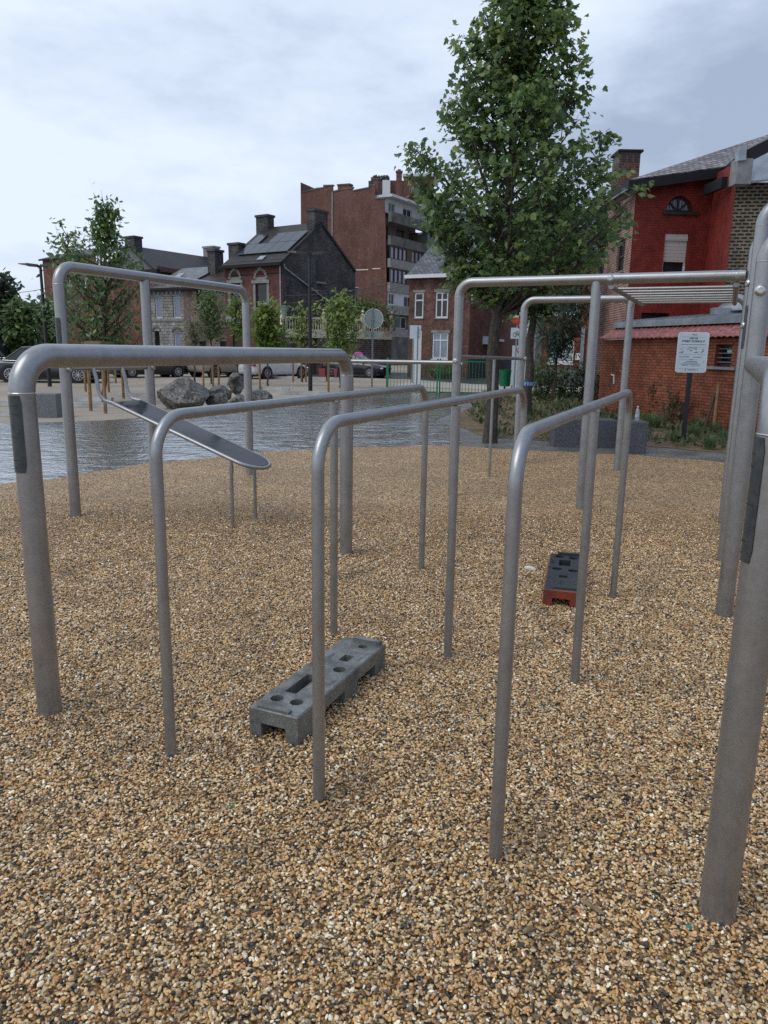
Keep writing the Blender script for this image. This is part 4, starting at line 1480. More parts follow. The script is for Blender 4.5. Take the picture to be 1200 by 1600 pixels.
slab(mb, [Q1 + UP * (EB - .25) - E2 * 0.3, P1 + UP * (EB - .25) - E2 * 0.3, P1 + E2 * 4.0 + UP * RB, Q1 + E2 * 4.0 + UP * RB], 0.15)
slab(mb, [P1 + E2 * 4.0 + UP * RB, Q1 + E2 * 4.0 + UP * RB, Q1 + E2 * 8 + UP * (EB - .2), P1 + E2 * 8 + UP * (EB - .2)], 0.15)
mesh_obj('roof', mb, M['slate'], hb)
mesh_obj('gutter', MB().obox(Q1 + UP * (EB - .33) - E2 * 0.42, P1 - Q1, E2 * 0.14, UP * 0.16), M['gutter'], hb)
mesh_obj('roof_window', MB().obox(P1 + E1 * 2.2 + E2 * 1.6 + UP * (EB - .25 + (RB - EB + .25) * .47), E1 * 0.7, E2 * 0.7 + UP * 0.42, UP * 0.05 - E2 * 0.03), M['zinc'], hb)

# ---- gabled house behind with the long dark roof
K0, K1 = V(-18.4, 62, 0), V(-25.2, 66.5, 0)
EG, RG = at(256, 421, 62).z, at(216, 387, 64.3).z
hg = thing('gabled_house', 'house with grey slate gable and long dark roof rising behind the bushy tree', 'house', (K0.x, K0.y, 0))
fg_ = Facade(K1, K0)
mesh_obj('front_wall', fg_.wall(MB(), 0, fg_.w, 0, EG), M['br_side'], hg)
mb = MB().ngon([fg_.pt(0, EG, .02), fg_.pt(fg_.w, EG, .02), fg_.pt(fg_.w * 0.6, RG, .02)])
mesh_obj('gable', mb, M['greyrender'], hg)
ap = fg_.pt(fg_.w * 0.6, RG + .1, .2)
mb = MB()
bk = E2 * 9.5
slab(mb, [fg_.pt(fg_.w + .2, EG - .15, .2), fg_.pt(fg_.w + .2, EG - .15, .2) + bk, ap + bk, ap], 0.15)
slab(mb, [fg_.pt(-.2, EG - .15, .2), fg_.pt(-.2, EG - .15, .2) + bk, ap + bk, ap], 0.15)
rf = mesh_obj('roof', mb, M['tile_dark'], hg)
chimney(rf, 'br_grey', ap + V(0, 0, -ap.z) + E2 * 0.6, 1.2, 0.8, RG - .6, at(208, 374, 64.5).z, ROT1)
chimney(rf, 'concrete', ap + V(0, 0, -ap.z) + bk * 0.97, 1.3, 0.8, RG - .6, at(297, 387, 71).z, ROT1)
mesh_obj('gutter', fg_.box(MB(), fg_.w * 0.35, fg_.w + 0.35, EG - .35, EG, 0.0, 0.35), M['gutter'], hg)
mesh_obj('side_wall', MB().ngon([K0, K0 + bk, K0 + bk + UP * EG, K0 + UP * 8]), M['br_side'], hg)

# ---- red house further left, mostly hidden by the bushy tree
J0, J1 = K1 + V(-0.3, 1.5, 0), K1 + V(-0.3, 1.5, 0) + E1 * 8
hr = thing('red_house', 'tall orange red brick house glimpsed through the bushy tree at the left', 'house', (J0.x, J0.y, 0))
fj = Facade(J1, J0)
jw = [fj.rect(103, 432, 112, 447), fj.rect(128, 434, 137, 450), fj.rect(146, 434, 155, 450)]
mesh_obj('front_wall', fj.wall(MB(), 0, fj.w, 0, at(120, 400, 70).z, jw), M['br_side'], hr)
for wr in jw:
    add_window(fj, wr, hr, 'pvc', 'glass', (0.5,), (), 0.08)
mb = MB()
zj = at(120, 400, 70).z
slab(mb, [fj.pt(-.2, zj - .1, .3), fj.pt(fj.w + .2, zj - .1, .3), fj.pt(fj.w + .2, zj + 1.2, -4), fj.pt(-.2, zj + 1.2, -4)], 0.15)
mesh_obj('roof', mb, M['tile_dark'], hr)
hl = thing('red_house', 'dull red brick house at the extreme left edge beside the dark tree', 'house', (-27.5, 52, 0))
mesh_obj('wall', MB().obox((-34, 52, 0), (6.15, 0, 0), (0, 7, 0), (0, 0, 4.6)), M['br_side'], hl)
mb = MB().prism([V(-34.3, 51.7, 4.6), V(-27.55, 51.7, 4.6), V(-30.9, 51.7, 7.0)], V(0, 7.6, 0))
mesh_obj('roof', mb, M['tile_dark'], hl)

# ---- apartment block
AB0 = V(0.2, 88, 0)
da = V(-0.925, 0.38, 0).normalized()
AA = AB0 + da * 11.9
fa_ = Facade(AA, AB0)
AA = fa_.pt(fa_.hit(470, 302)[0] - 0.02, 0)
fa_ = Facade(AA, AB0)
ab = thing('apartment_block', 'tall brick apartment block with blank gable wall and stacked grey balconies', 'apartment block', (AB0.x, AB0.y, 0))
prof = [(470, 302), (495, 295.5), (505, 294.5), (505.1, 291), (521, 290.5), (521.1, 300), (552, 294), (552.1, 299), (577, 294), (577.1, 290.5), (586, 290), (586.1, 311.5), (601.5, 311)]
pts = [fa_.pt(0, 0)] + [fa_.pt(fa_.w, 0)]
top = []
for px, py in prof:
    a, z = fa_.hit(px, py)
    top.append(fa_.pt(min(max(a, 0), fa_.w), z))
mb = MB()
mb.ngon([fa_.pt(0, 0), fa_.pt(fa_.w, 0)] + top[::-1])
gw = mesh_obj('gable_wall', mb, M['br_flat'], ab)
cp = MB()
for i in range(len(top) - 1):
    if (top[i + 1] - top[i]).to_2d().length > 0.4:
        cp.obox(top[i] - fa_.n * 0.3 + UP * 0.003, top[i + 1] - top[i], fa_.n * 0.36, UP * 0.14)
mesh_obj('coping', cp, M['darkconcrete'], gw)
mb = MB()
for px, w_ in ((519.5, 0.05),):
    a, z = fa_.hit(px, 300)
    a2, z2 = fa_.hit(px, 372)
    mb.tube([fa_.pt(a, z, 0.06), fa_.pt(a, z2, 0.06)], 0.06, 6)
mesh_obj('downpipe', mb, M['zinc'], ab)
for (x0, x1, y) in ((551, 575.5, 422), (582, 594.5, 420)):
    mb = MB()
    a, z = fa_.hit(x0, y)
    b2, _ = fa_.hit(x1, y)
    fa_.box(mb, a, b2, z - .06, z + .06, 0, 0.05)
    mesh_obj('mortar_band', mb, M['creamstone'], ab)
db = V(0.53, 0.848, 0).normalized()
LB = 8.6
AB1 = AB0 + db * LB
fb_ = Facade(AB0, AB1)


def zb(y):
    return fb_.hit(602.5, y)[1]


bands = [(327.5, 344, 'b'), (365.5, 380.5, 'b'), (402, 416, 's'), (440, 454.5, 's'), (476, 490, 's'), (513, 526, 's')]
bm_ = []
TOPZ = zb(304)
body = MB()
prev = TOPZ
for (y0, y1, kind) in bands:
    z1_, z0_ = zb(y0), zb(y1)
    pm = MB()
    out_ = 0.12 if kind == 'b' else 0.05
    fb_.box(pm, 0.02, LB, z0_, z1_, -0.3, out_)
    mesh_obj('balcony_parapet' if kind == 'b' else 'concrete_band', pm, M['darkconcrete'] if kind == 'b' else M['concrete'], ab)
zones = [(304, 327.5, 'whitepaint', -0.9), (344, 365.5, 'brownframe', -1.3), (380.5, 402, 'brownframe', 0.0), (416, 440, 'brownframe', 0.0), (454.5, 476, 'whitepaint', -0.2), (490, 513, 'darkconcrete', -0.5), (526, 600, 'darkconcrete', 0)]
for i, (y0, y1, mt_, dd) in enumerate(zones):
    z1_, z0_ = zb(y0), (zb(y1) if y1 < 600 else 0)
    f2 = Facade(AB0 + fb_.n * dd, AB1 + fb_.n * dd)
    if i == 0:
        rects = [(1.0, 2.4, z0_, z1_ - 0.35), (4.2, 6.2, z0_, z1_ - 0.45)]
    elif i == 1:
        rects = [(0.3, 1.6, z0_, z1_ - 0.25), (3.4, 5.2, z0_, z1_ - 0.2), (6.4, 7.6, z0_, z1_ - 0.2)]
    elif i in (2, 3):
        rects = [(0.25 + k * 0.92, 0.25 + k * 0.92 + 0.8, z0_ + 0.04, z1_ - 0.12) for k in range(4)] + [(4.95 + k * 0.9, 4.95 + k * 0.9 + 0.78, z0_ + 0.04, z1_ - 0.12) for k in range(4)]
    elif i == 4:
        rects = [(0.2, 1.5, z0_ + .1, z1_ - 0.2), (3.6, 5.6, z0_, z1_ - 0.3)]
    elif i == 5:
        rects = [(2.4, 4.8, z0_ + .1, z1_ - 0.2)]
    else:
        rects = []
    mesh_obj('storey_wall', f2.wall(MB(), 0, LB, z0_ + 0.002, z1_ - 0.002, rects, 0.2), M[mt_], ab)
    for k, wr in enumerate(rects):
        cur = i in (2, 3)
        add_window(f2, wr, ab, 'brownframe' if i in (1, 2, 3) else 'pvc', 'curtain' if cur else 'glass', () if cur else (0.5,), (), 0.07, 0.15, None)
    if dd < -0.6:
        # end wall and ceiling of the open balcony
        q = MB().obox(fb_.pt(LB - 0.2, z0_ + 0.003, -1.3), fb_.x * 0.2, fb_.n * 1.35, UP * (z1_ - z0_ - 0.006))
        mesh_obj('balcony_cheek', q, M['whitepaint'] if i == 0 else M['darkconcrete'], ab)
mesh_obj('roof_slab', MB().obox(fb_.pt(-0.02, TOPZ, 0.2), fb_.x * (LB + 0.05), -fb_.n * 12, UP * 0.28), M['whitepaint'], ab)
# clad stair tower
dt = V(0.93, -0.37, 0).normalized()
TW = 2.35
ft = Facade(AB1 - db * 0.1, AB1 - db * 0.1 + dt * TW)
tws = [ft.rect(659.5, 322, 664, 334.5), ft.rect(672, 323, 676.5, 336), ft.rect(659, 356, 663.5, 370), ft.rect(671.5, 358, 676, 371), ft.rect(658.5, 391, 662, 404)]
ztw = ft.hit(667, 313)[1]
mb = ft.wall(MB(), 0, TW, 0, ztw, tws, 0.15)
mesh_obj('stair_tower', mb, M['shingle'], ab)
mesh_obj('tower_side', MB().ngon([ft.pt(0, 0), ft.pt(0, ztw), ft.pt(0, ztw) - ft.n * 6, ft.pt(0, 0) - ft.n * 6]), M['whitepaint'], ab)
for wr in tws:
    add_window(ft, wr, ab, 'darkwood', 'glass', (), (), 0.05, 0.12, None)
mesh_obj('tower_roof', MB().obox(ft.pt(-.1, ztw, .15), ft.x * (TW + .2), -ft.n * 6, UP * 0.25), M['whitepaint'], ab)
# wing right of the tower
AC0 = ft.pt(TW, 0, -1.0)
fw_ = Facade(AC0, AC0 + V(0.9, 0.43, 0) * 9)
zw1, zw0 = fw_.hit(682, 322)[1], fw_.hit(682, 342)[1]
ww = [(0.4 + k * 1.0, 0.4 + k * 1.0 + 0.85, zw0 + 0.2, zw1 - 0.5) for k in range(3)] + [(4.6, 6.4, zw0 + 0.2, zw1 - 0.6)]
mesh_obj('wing_wall', fw_.wall(MB(), 0, fw_.w, 0, zw1, ww, 0.15), M['whitepaint'], ab)
for wr in ww:
    add_window(fw_, wr, ab, 'brownframe', 'curtain', (), (), 0.07, 0.1, None)
mb = MB()
for k in range(5):
    fw_.box(mb, 0.02, fw_.w, zw0 - 1.6 - k * 2.85, zw0 - k * 2.85, 0.0, 0.5)
mesh_obj('balcony_parapet', mb, M['darkconcrete'], ab)
mesh_obj('wing_roof', MB().obox(fw_.pt(-.1, zw1, .3), fw_.x * (fw_.w + .2), -fw_.n * 8, UP * 0.25), M['whitepaint'], ab)
# penthouse and roof clutter
pA = at(600, 290, 92.0)
ph = MB().obox((pA.x + 0.4, 93.5, TOPZ + 0.28), (2.6, 0, 0), (0, 5, 0), (0, 0, at(625, 282, 93.5).z - TOPZ - 0.28))
hh_ = mesh_obj('penthouse', ph, M['br_flat'], ab)
pz = at(640, 276, 95).z
xr = at(631, 290, 95.2).x
ph2 = Facade((xr, 95.2), (xr + 3.6, 94.8))
pr_ = ph2.rect(640, 287, 646, 302)
mesh_obj('penthouse', ph2.wall(MB(), 0, ph2.w, TOPZ + 0.29, pz, [pr_], 0.12), M['br_flat'], ab)
mesh_obj('penthouse_roof', MB().obox(ph2.pt(-.15, pz, .3), ph2.x * 4, -ph2.n * 6, UP * 0.3), M['whitepaint'], ab)
add_window(ph2, pr_, ab, 'pvc', 'glass', (0.5,), (), 0.08, 0.1, None)
mesh_obj('penthouse_door', MB().obox((at(597.5, 300, 91.9).x, 91.9, TOPZ + 0.3), (0.9, 0, 0), (0, 0.08, 0), (0, 0, 2.2)), M['pvc'], ab)
chimney(hh_, 'br_flat', V(at(623.5, 280, 90.7).x, 90.7, 0), 0.65, 0.6, TOPZ + .3, at(623, 270, 90.7).z, 0, 0)
chimney(hh_, 'br_flat', V(at(623.5, 280, 90.7).x, 90.7, 0), 0.36, 0.36, at(623, 270, 90.7).z + .2, at(623, 265, 90.7).z, 0, 0, False)
c = chimney(hh_, 'br_grey', V(at(592, 280, 93).x, 93, 0), 2.4, 0.9, TOPZ - .5, at(592, 284, 93).z, 0, 0, False)
mb = MB()
for k, px in enumerate((584, 588, 592, 596, 600, 604)):
    q = at(px, 280, 93)
    mb.blob((q.x, q.y, at(592, 281, 93).z), (0.35, 0.3, 0.5), 2, 0.5, 2, k)
mesh_obj('ivy', mb, M['black'], c)
chimney(gw, 'br_flat', fa_.pt(fa_.hit(534.5, 290)[0], 0, -0.8), 1.5, 0.8, fa_.hit(534, 305)[1], fa_.hit(534, 288.5)[1], atan2(-da.y, -da.x), 0)
chimney(gw, 'br_flat', fa_.pt(fa_.hit(583, 285)[0], 0, -1.0), 0.6, 0.6, fa_.hit(583, 300)[1], fa_.hit(583, 279)[1], atan2(-da.y, -da.x), 0)
mesh_obj('rear_wall', MB().ngon([AA, AA - fa_.n * 10, AA - fa_.n * 10 + UP * 20.6, AA + UP * 20.6]), M['br_flat'], ab)

# ---- small house with slate roof behind the green fence
CB = V(5.28, 49, 0)
CD = V(-0.885, 0.466, 0).normalized()
CA = CB + CD * 4.35
CE = V(-CD.y, CD.x, 0) * -1
if CE.y < 0:
    CE = -CE
hc = thing('slate_roof_house', 'small red brick house with wet slate roof and white windows behind the green fence', 'house', (CB.x, CB.y, 0))
fc = Facade(CA, CB)
cw = [fc.rect(647, 457, 661.5, 497), fc.rect(680, 456, 700, 497), fc.rect(675, 520, 700, 561)]
ZC = fc.hit(722, 427)[1]
mesh_obj('front_wall', fc.wall(MB(), 0, fc.w, 0, ZC, cw, 0.16), M['br_house'], hc)
add_window(fc, cw[0], hc, 'pvc', 'glass', (), (0.7,), 0.1, 0.12, 'stone', 'concrete')
add_window(fc, cw[1], hc, 'pvc', 'glass', (0.5,), (0.7,), 0.1, 0.12, 'stone', 'concrete')
add_window(fc, cw[2], hc, 'pvc', 'curtain', (0.5,), (0.72,), 0.1, 0.12, 'pvc', 'concrete')
CDp = 10.2
sc_ = Facade(CB, CB + CE * CDp)
ZCR = at(690, 363, 54.3).z
mb = MB().ngon([sc_.pt(0, 0), sc_.pt(CDp, 0), sc_.pt(CDp, ZC), sc_.pt(CDp * 0.5, ZCR - 0.05), sc_.pt(0, ZC - 0.02)])
mesh_obj('side_wall', mb, M['br_side'], hc)
mesh_obj('blackened_base', sc_.box(MB(), 0.02, CDp - 0.02, 0.0, 1.35, 0.0, 0.03), M['br_grey'], hc)
sd2 = Facade(CA + CE * CDp, CA)
mesh_obj('rear_side_wall', MB().ngon([sd2.pt(0, 0), sd2.pt(CDp, 0), sd2.pt(CDp, ZC), sd2.pt(CDp * 0.5, ZCR - 0.05), sd2.pt(0, ZC)]), M['br_side'], hc)
mb = MB()
e0, e1 = CA + CD * 0.15, CB - CD * 0.1
slab(mb, [e0 - CE * 0.3 + UP * (ZC - 0.1), e1 - CE * 0.3 + UP * (ZC - 0.1), e1 + CE * CDp / 2 + UP * ZCR, e0 + CE * CDp / 2 + UP * ZCR], 0.14)
slab(mb, [e1 + CE * CDp / 2 + UP * ZCR, e0 + CE * CDp / 2 + UP * ZCR, e0 + CE * CDp + UP * ZC, e1 + CE * CDp + UP * ZC], 0.14)
rf = mesh_obj('roof', mb, M['slate'], hc)
chimney(rf, 'br_house', CA + CE * CDp * 0.46 - CD * 0.1, 0.9, 0.9, ZCR - 1.2, ZCR + 0.2, atan2(-CD.y, -CD.x))
mesh_obj('gutter', MB().obox(e0 - CE * 0.46 + UP * (ZC - 0.24), e1 - e0, CE * 0.2, UP * 0.22), M['pvc'], hc)
mb = MB().bar(e1 - CE * 0.3 + UP * (ZC - 0.02) - CD * 0.03, e1 + CE * CDp / 2 + UP * (ZCR + 0.06) - CD * 0.03, 0.07, 0.16)
mesh_obj('verge_board', mb, M['pvc'], hc)
mesh_obj('downpipe', MB().tube([sc_.pt(0.06, ZC - 0.3, 0.09), sc_.pt(0.06, 4.9, 0.09)], 0.05, 8), M['pvc'], hc)
mbx = MB()
r = sc_.rect(754, 526, 766, 538)
sc_.box(mbx, r[0], r[1], r[2], r[3], 0.0, 0.3)
u_ = mesh_obj('wall_unit', mbx, M['signwhite'], hc)
mesh_obj('duct', sc_.box(MB(), r[1], r[1] + 2.6, r[3] - 0.28, r[3] - 0.12, 0.0, 0.12), M['pvc'], u_)

# ---- red house D with white windows, right
D0, D1 = V(at(832, 560, 46.3).x, 46.3, 0), V(at(938, 560, 45.1).x, 45.1, 0)
hd = thing('brick_house', 'orange red brick house with striped blinds and a white letter box behind the tall weeds', 'house', (D1.x, D1.y, 0))
fd = Facade(D0, D1)
ZD_ = at(920, 388, 45).z
dw = [fd.rect(857, 531, 896.5, 566), fd.rect(862, 448, 903, 490)]
mesh_obj('front_wall', fd.wall(MB(), 0, fd.w, 0, ZD_, dw, 0.16), M['br_orange'], hd)
add_window(fd, dw[0], hd, 'pvc', 'zebra', (0.31, 0.66), (), 0.07, 0.1, 'pvc', None, sillh=0.16, over=0.03)
add_window(fd, dw[1], hd, 'pvc', 'glass', (0.28, 0.62), (), 0.1, 0.1, 'pvc', None, sillh=0.14, over=0.03)
r = fd.rect(899.5, 552, 907, 562.5)
lb = mesh_obj('letter_box', fd.box(MB(), r[0], r[1], r[2], r[3], 0, 0.14), M['pvc'], hd)
mesh_obj('plinth', fd.box(MB(), 0.01, fd.w - 0.01, 0.0, fd.hit(875, 577)[1], 0.0, 0.05), M['greyrender'], hd)
mesh_obj('downpipe', MB().tube([fd.pt(0.12, ZD_ - .2, 0.08), fd.pt(0.12, 0, 0.08)], 0.055, 8), M['polegrey'], hd)
mb = MB()
slab(mb, [fd.pt(-.2, ZD_ - .1, .3), fd.pt(fd.w + .2, ZD_ - .1, .3), fd.pt(fd.w + .2, ZD_ + 2.6, -4), fd.pt(-.2, ZD_ + 2.6, -4)], 0.15)
mesh_obj('roof', mb, M['slate'], hd)
mesh_obj('side_wall', MB().ngon([fd.pt(0, 0), fd.pt(0, ZD_), fd.pt(0, ZD_, -8), fd.pt(0, 0, -8)]), M['br_house'], hd)

# ---- big painted house R, right
K0, K1 = V(at(987, 380, 24).x, 24, 0), V(at(930, 430, 28.9).x, 28.9, 0)
K2 = V(at(1100, 420, 24.2).x, 24.2, 0)
K3 = V(at(1136, 420, 21.2).x, 21.2, 0)
K4 = V(14.5, 20.4, 0)
hR = thing('painted_house', 'house painted deep red with arched attic window, beside a pinkish brick gable', 'house', (K0.x, K0.y, 0))
fk = Facade(K1, K0)
fr_ = Facade(K0, K2)
f3_ = Facade(K2, K3)
f4_ = Facade(K3, K4)
zk = lambda px, py: at(px, py, 24).z
zA, zB = at(990, 292, 24).z, at(1105, 273, 24.2).z
zC, zD = at(1150, 250, 21.2).z, at(1150, 252, 21.2).z
pw_ = [fk.rect(963.5, 376, 975.5, 424), fk.rect(934, 396, 944, 432)]
mesh_obj('gable_wall', fk.wall(MB(), 0, fk.w, 0, zA - 0.02, pw_, 0.16), M['br_pink'], hR)
for wr in pw_:
    add_window(fk, wr, hR, 'darkwood', 'glass', (), (0.5,), 0.07, 0.12, 'stone', None)
aw = fr_.rect(1041, 306, 1083.5, 331)
rw_ = fr_.rect(1037, 365, 1074, 428)
bot = fr_.rect(1002, 489, 1046, 503)
dwin = (bot[0], bot[1], bot[2], bot[3])
mb = MB()
fr_.wall(mb, 0, fr_.w, 0, zA - 0.02, [aw, rw_, dwin], 0.2)
mb.ngon([fr_.pt(0, zA - 0.02), fr_.pt(fr_.w, zA - 0.02), fr_.pt(fr_.w, zB - 0.02)])
# arch spandrels over the attic window
xm, hw, hz = (aw[0] + aw[1]) / 2, (aw[1] - aw[0]) / 2, aw[3] - aw[2]
for sgn in (-1, 1):
    arc_ = [(xm + sgn * hw * cos(a), aw[2] + hz * sin(a)) for a in [pi / 2 * i / 10 for i in range(11)]]
    q = [fr_.pt(*p, 0.0) for p in arc_] + [fr_.pt(xm + sgn * hw, aw[3], 0.0)]
    if sgn > 0:
        q = [fr_.pt(*p, 0.0) for p in arc_][::-1] + [fr_.pt(xm + sgn * hw, aw[3], 0.0)]
        q = q[::-1]
    mb.prism(q, -fr_.n * 0.2)
mesh_obj('red_wall', mb, M['br_red'], hR)
mb = MB()
for i in range(16):
    a0_, a1_ = pi * i / 16, pi * (i + 1) / 16
    for (r0, r1_, dd0, dd1) in ((0.86, 0.995, -0.19, -0.12),):
        mb.prism([fr_.pt(xm + hw * r0 * cos(a0_), aw[2] + hz * r0 * sin(a0_), dd0), fr_.pt(xm + hw * r1_ * cos(a0_), aw[2] + hz * r1_ * sin(a0_), dd0),
                  fr_.pt(xm + hw * r1_ * cos(a1_), aw[2] + hz * r1_ * sin(a1_), dd0), fr_.pt(xm + hw * r0 * cos(a1_), aw[2] + hz * r0 * sin(a1_), dd0)], fr_.n * 0.06)
for a in (pi * 0.25, pi * 0.5, pi * 0.75):
    p0, p1 = fr_.pt(xm, aw[2] + 0.02, -0.13), fr_.pt(xm + hw * 0.9 * cos(a), aw[2] + hz * 0.9 * sin(a), -0.13)
    mb.bar(p0, p1, 0.05, 0.06, fr_.n)
fr_.box(mb, aw[0], aw[1], aw[2], aw[2] + 0.07, -0.185, -0.115)
w = mesh_obj('arched_window', mb, M['darkwood'], hR)
mesh_obj('pane', MB().ngon([fr_.pt(aw[0], aw[2], -.16), fr_.pt(aw[1], aw[2], -.16), fr_.pt(aw[1], aw[3], -.16), fr_.pt(aw[0], aw[3], -.16)]), M['curtain'], w)
mesh_obj('sill', fr_.box(MB(), aw[0] - 0.08, aw[1] + 0.18, aw[2] - 0.09, aw[2] - 0.005, -0.1, 0.07), M['darkwood'], w)
w = add_window(fr_, rw_, hR, 'pvc', 'glass', (), (), 0.05, 0.14, None)
zsh = fr_.hit(1055, 409)[1]
mesh_obj('roller_shutter', fr_.box(MB(), rw_[0] + 0.01, rw_[1] - 0.03, zsh, rw_[3] - 0.01, -0.12, -0.06), M['shutter'], w)
mesh_obj('shutter_box', fr_.box(MB(), rw_[0] + 0.012, rw_[1] - 0.02, rw_[3] - 0.2, rw_[3] - 0.012, -0.06, -0.02), M['shutter'], w)
mesh_obj('shaft', MB().ngon([fr_.pt(dwin[0], dwin[2], -.19), fr_.pt(dwin[1], dwin[2], -.19), fr_.pt(dwin[1], dwin[3], -.19), fr_.pt(dwin[0], dwin[3], -.19)]), M['black'], hR)
mb = MB()
mb.ngon([f3_.pt(0, 0), f3_.pt(f3_.w, 0), f3_.pt(f3_.w, zD), f3_.pt(0, zB)])
mesh_obj('red_return_wall', mb, M['br_red'], hR)
mb = MB()
f4_.wall(mb, 0, f4_.w, 0, at(1160, 283, 21).z)
mesh_obj('black_brick_wall', mb, M['br_black'], hR)
# eaves: dark fascia along the red wall and soffit along the gable
fa3 = MB()
p0, p1, p2 = V(K0.x - 0.35, 23.55, zA - 0.06), V(K2.x + 0.15, 23.75, zB - 0.02), V(K3.x - 0.02, K3.y - 0.2, zD + 0.02)
mesh_obj('fascia', MB().bar(p0, p1, 0.06, 0.26), M['gutter'], hR)
mesh_obj('fascia', MB().bar(p1, p2, 0.06, 0.26), M['gutter'], hR)
fa3.bar(V(K0.x - 0.35, 23.52, zA - 0.06), V(K0.x - 0.45, 29.2, zA - 0.06), 0.06, 0.3)
mesh_obj('fascia', fa3, M['gutter'], hR)
mesh_obj('soffit', MB().obox(V(K0.x - 0.42, 23.6, zA - 0.18), V(0.42, 0, 0), V(-0.05, 5.5, 0), UP * 0.04), M['concrete'], hR)
mesh_obj('red_bracket', MB().bar(V(at(1103, 297, 23.6).x, 23.6, at(1103, 297, 23.6).z), V(at(1132, 285, 21.6).x, 21.6, at(1132, 285, 21.6).z), 0.14, 0.28), M['gutter'], hR)
mb = MB()
rA, rB = at(1012, 277, 27.0), at(1222, 203, 26.0)
slab(mb, [p0 + UP * 0.17, p1 + UP * 0.17, rB, rA], 0.1)
slab(mb, [p1 + UP * 0.175, p2 + UP * 0.175, rB + UP * 0.004], 0.1)
rf = mesh_obj('roof', mb, M['slate_big'], hR)
mb = MB()
q0, q1, q2 = at(1160, 284, 20.9), at(1235, 276, 20.3), at(1235, 226, 21.6)
slab(mb, [q0, q1, q2, at(1166, 252, 21.6)], 0.06)
mesh_obj('zinc_slope', mb, M['zinc'], hR)
mesh_obj('verge_board', MB().bar(at(1162, 247, 20.9), at(1232, 212, 20.7), 0.08, 0.3), M['gutter'], hR)
cz = at(978, 240, 26).z
ck = chimney(rf, 'br_house', V(at(977, 270, 26.2).x, 26.2, 0), 0.66, 0.8, zA - 0.2, cz, 0, 0, False)
ckx = at(977, 270, 26.2).x
mesh_obj('chimney_cap', MB().bx(ckx - .4, ckx + .4, 25.74, 26.66, cz + .002, cz + .07), M['gutter'], ck)
for q_ in (-.2, .0, .2):
    mesh_obj('smoke_opening', MB().bx(ckx + q_ - .06, ckx + q_ + .06, 25.79, 25.802, cz - .3, cz - .04), M['black'], ck)
for q_ in (-.24, .0, .24):
    mesh_obj('smoke_opening', MB().bx(ckx - .334, ckx - .328, 26.2 + q_ - .07, 26.2 + q_ + .07, cz - .3, cz - .04), M['black'], ck)
mesh_obj('zinc_flue', MB().bar(V(at(1157, 252, 20.8).x, 20.8, at(1157, 252, 20.8).z), V(at(1158, 230, 20.8).x, 20.8, at(1158, 230, 20.8).z), 0.2, 0.2), M['zinc'], rf)
mb = MB().obox(at(1149, 287, 20.75), V(0.4, 0, 0), V(0, 0.4, 0), UP * 0.62)
mesh_obj('stone_corbel', mb, M['stone'], hR)

# ---- low outbuilding with orange wall and clay tile coping
O0, O1 = V(at(938, 580, 23).x, 23.0, 0), V(at(1150, 580, 17.4).x, 17.4, 0)
oo = (O1 - O0).normalized()
O2 = O1 + oo * 4.0
ob = thing('outbuilding', 'low orange brick outbuilding with pink clay tiles and a zinc lean-to roof', 'outbuilding', (O0.x, O0.y, 0))
fo = Facade(O0, O2)
ow = fo.rect(1117, 538, 1143, 573)
ZO = at(1150, 528, 17.4).z
mesh_obj('front_wall', fo.wall(MB(), 0, fo.w, 0, ZO, [ow], 0.22), M['br_orange'], ob)
mesh_obj('end_wall', MB().ngon([fo.pt(0, 0), fo.pt(0, ZO), fo.pt(0, ZO, -2), fo.pt(0, 0, -2)]), M['br_orange'], ob)
w = add_window(fo, ow, ob, 'darkwood', 'glass', (), (), 0.06, 0.2, 'stone', None, over=0.2)
gm = MB()
for t_ in (0.2, 0.4, 0.6, 0.8):
    zz_ = ow[2] + (ow[3] - ow[2]) * t_
    gm.tube([fo.pt(ow[0] + .02, zz_, -0.06), fo.pt(ow[1] - .02, zz_, -0.06)], 0.012, 6)
mesh_obj('bars', gm, M['polegrey'], w)
mesh_obj('blind', fo.box(MB(), ow[0] + (ow[1] - ow[0]) * .4, ow[1] - .07, ow[2] + .3, ow[3] - .12, -0.17, -0.15), M['signwhite'], w)
# clay pan tiles as a wavy sheet
mb = MB()
nx_ = int(fo.w / 0.045)
vs, fs = [], []
for j in range(4):
    for i in range(nx_ + 1):
        a = fo.w * i / nx_
        zoff = 0.035 * abs(sin(a / 0.2 * pi)) + 0.012 * noise.noise(V(a * 3, j, 0))
        dd = 0.16 - 0.18 * j + (0.015 if j == 0 else 0)
        vs.append(fo.pt(a, ZO + 0.02 + j * 0.105 + zoff, dd))
for j in range(3):
    for i in range(nx_):
        k = j * (nx_ + 1) + i
        fs.append((k, k + 1, k + nx_ + 2, k + nx_ + 1))
mb.add(vs, fs, True)
o = mesh_obj('clay_tiles', mb, M['clay'], ob)
o.modifiers.new('thick', 'SOLIDIFY').thickness = 0.018
fl_ = MB().obox(fo.pt(0.1, ZO + 0.36, -0.36), fo.x * (fo.w - 0.1), fo.n * 0.08, UP * 0.16)
fl_.obox(fo.pt(0.1, ZO + 0.5, -0.3), fo.x * (fo.w - 0.1), -fo.n * 2.2 + UP * 0.22, UP * 0.03)
mesh_obj('zinc_roof', fl_, M['zinc'], ob)
sm_ = MB()
for k in range(22):
    a = 0.3 + k * 0.4
    sm_.bar(fo.pt(a, ZO + 0.545, -0.32), fo.pt(a, ZO + 0.765, -2.5), 0.02, 0.03)
mesh_obj('standing_seams', sm_, M['zinc'], ob)
dm = fo.hit(1058, 500)[0]
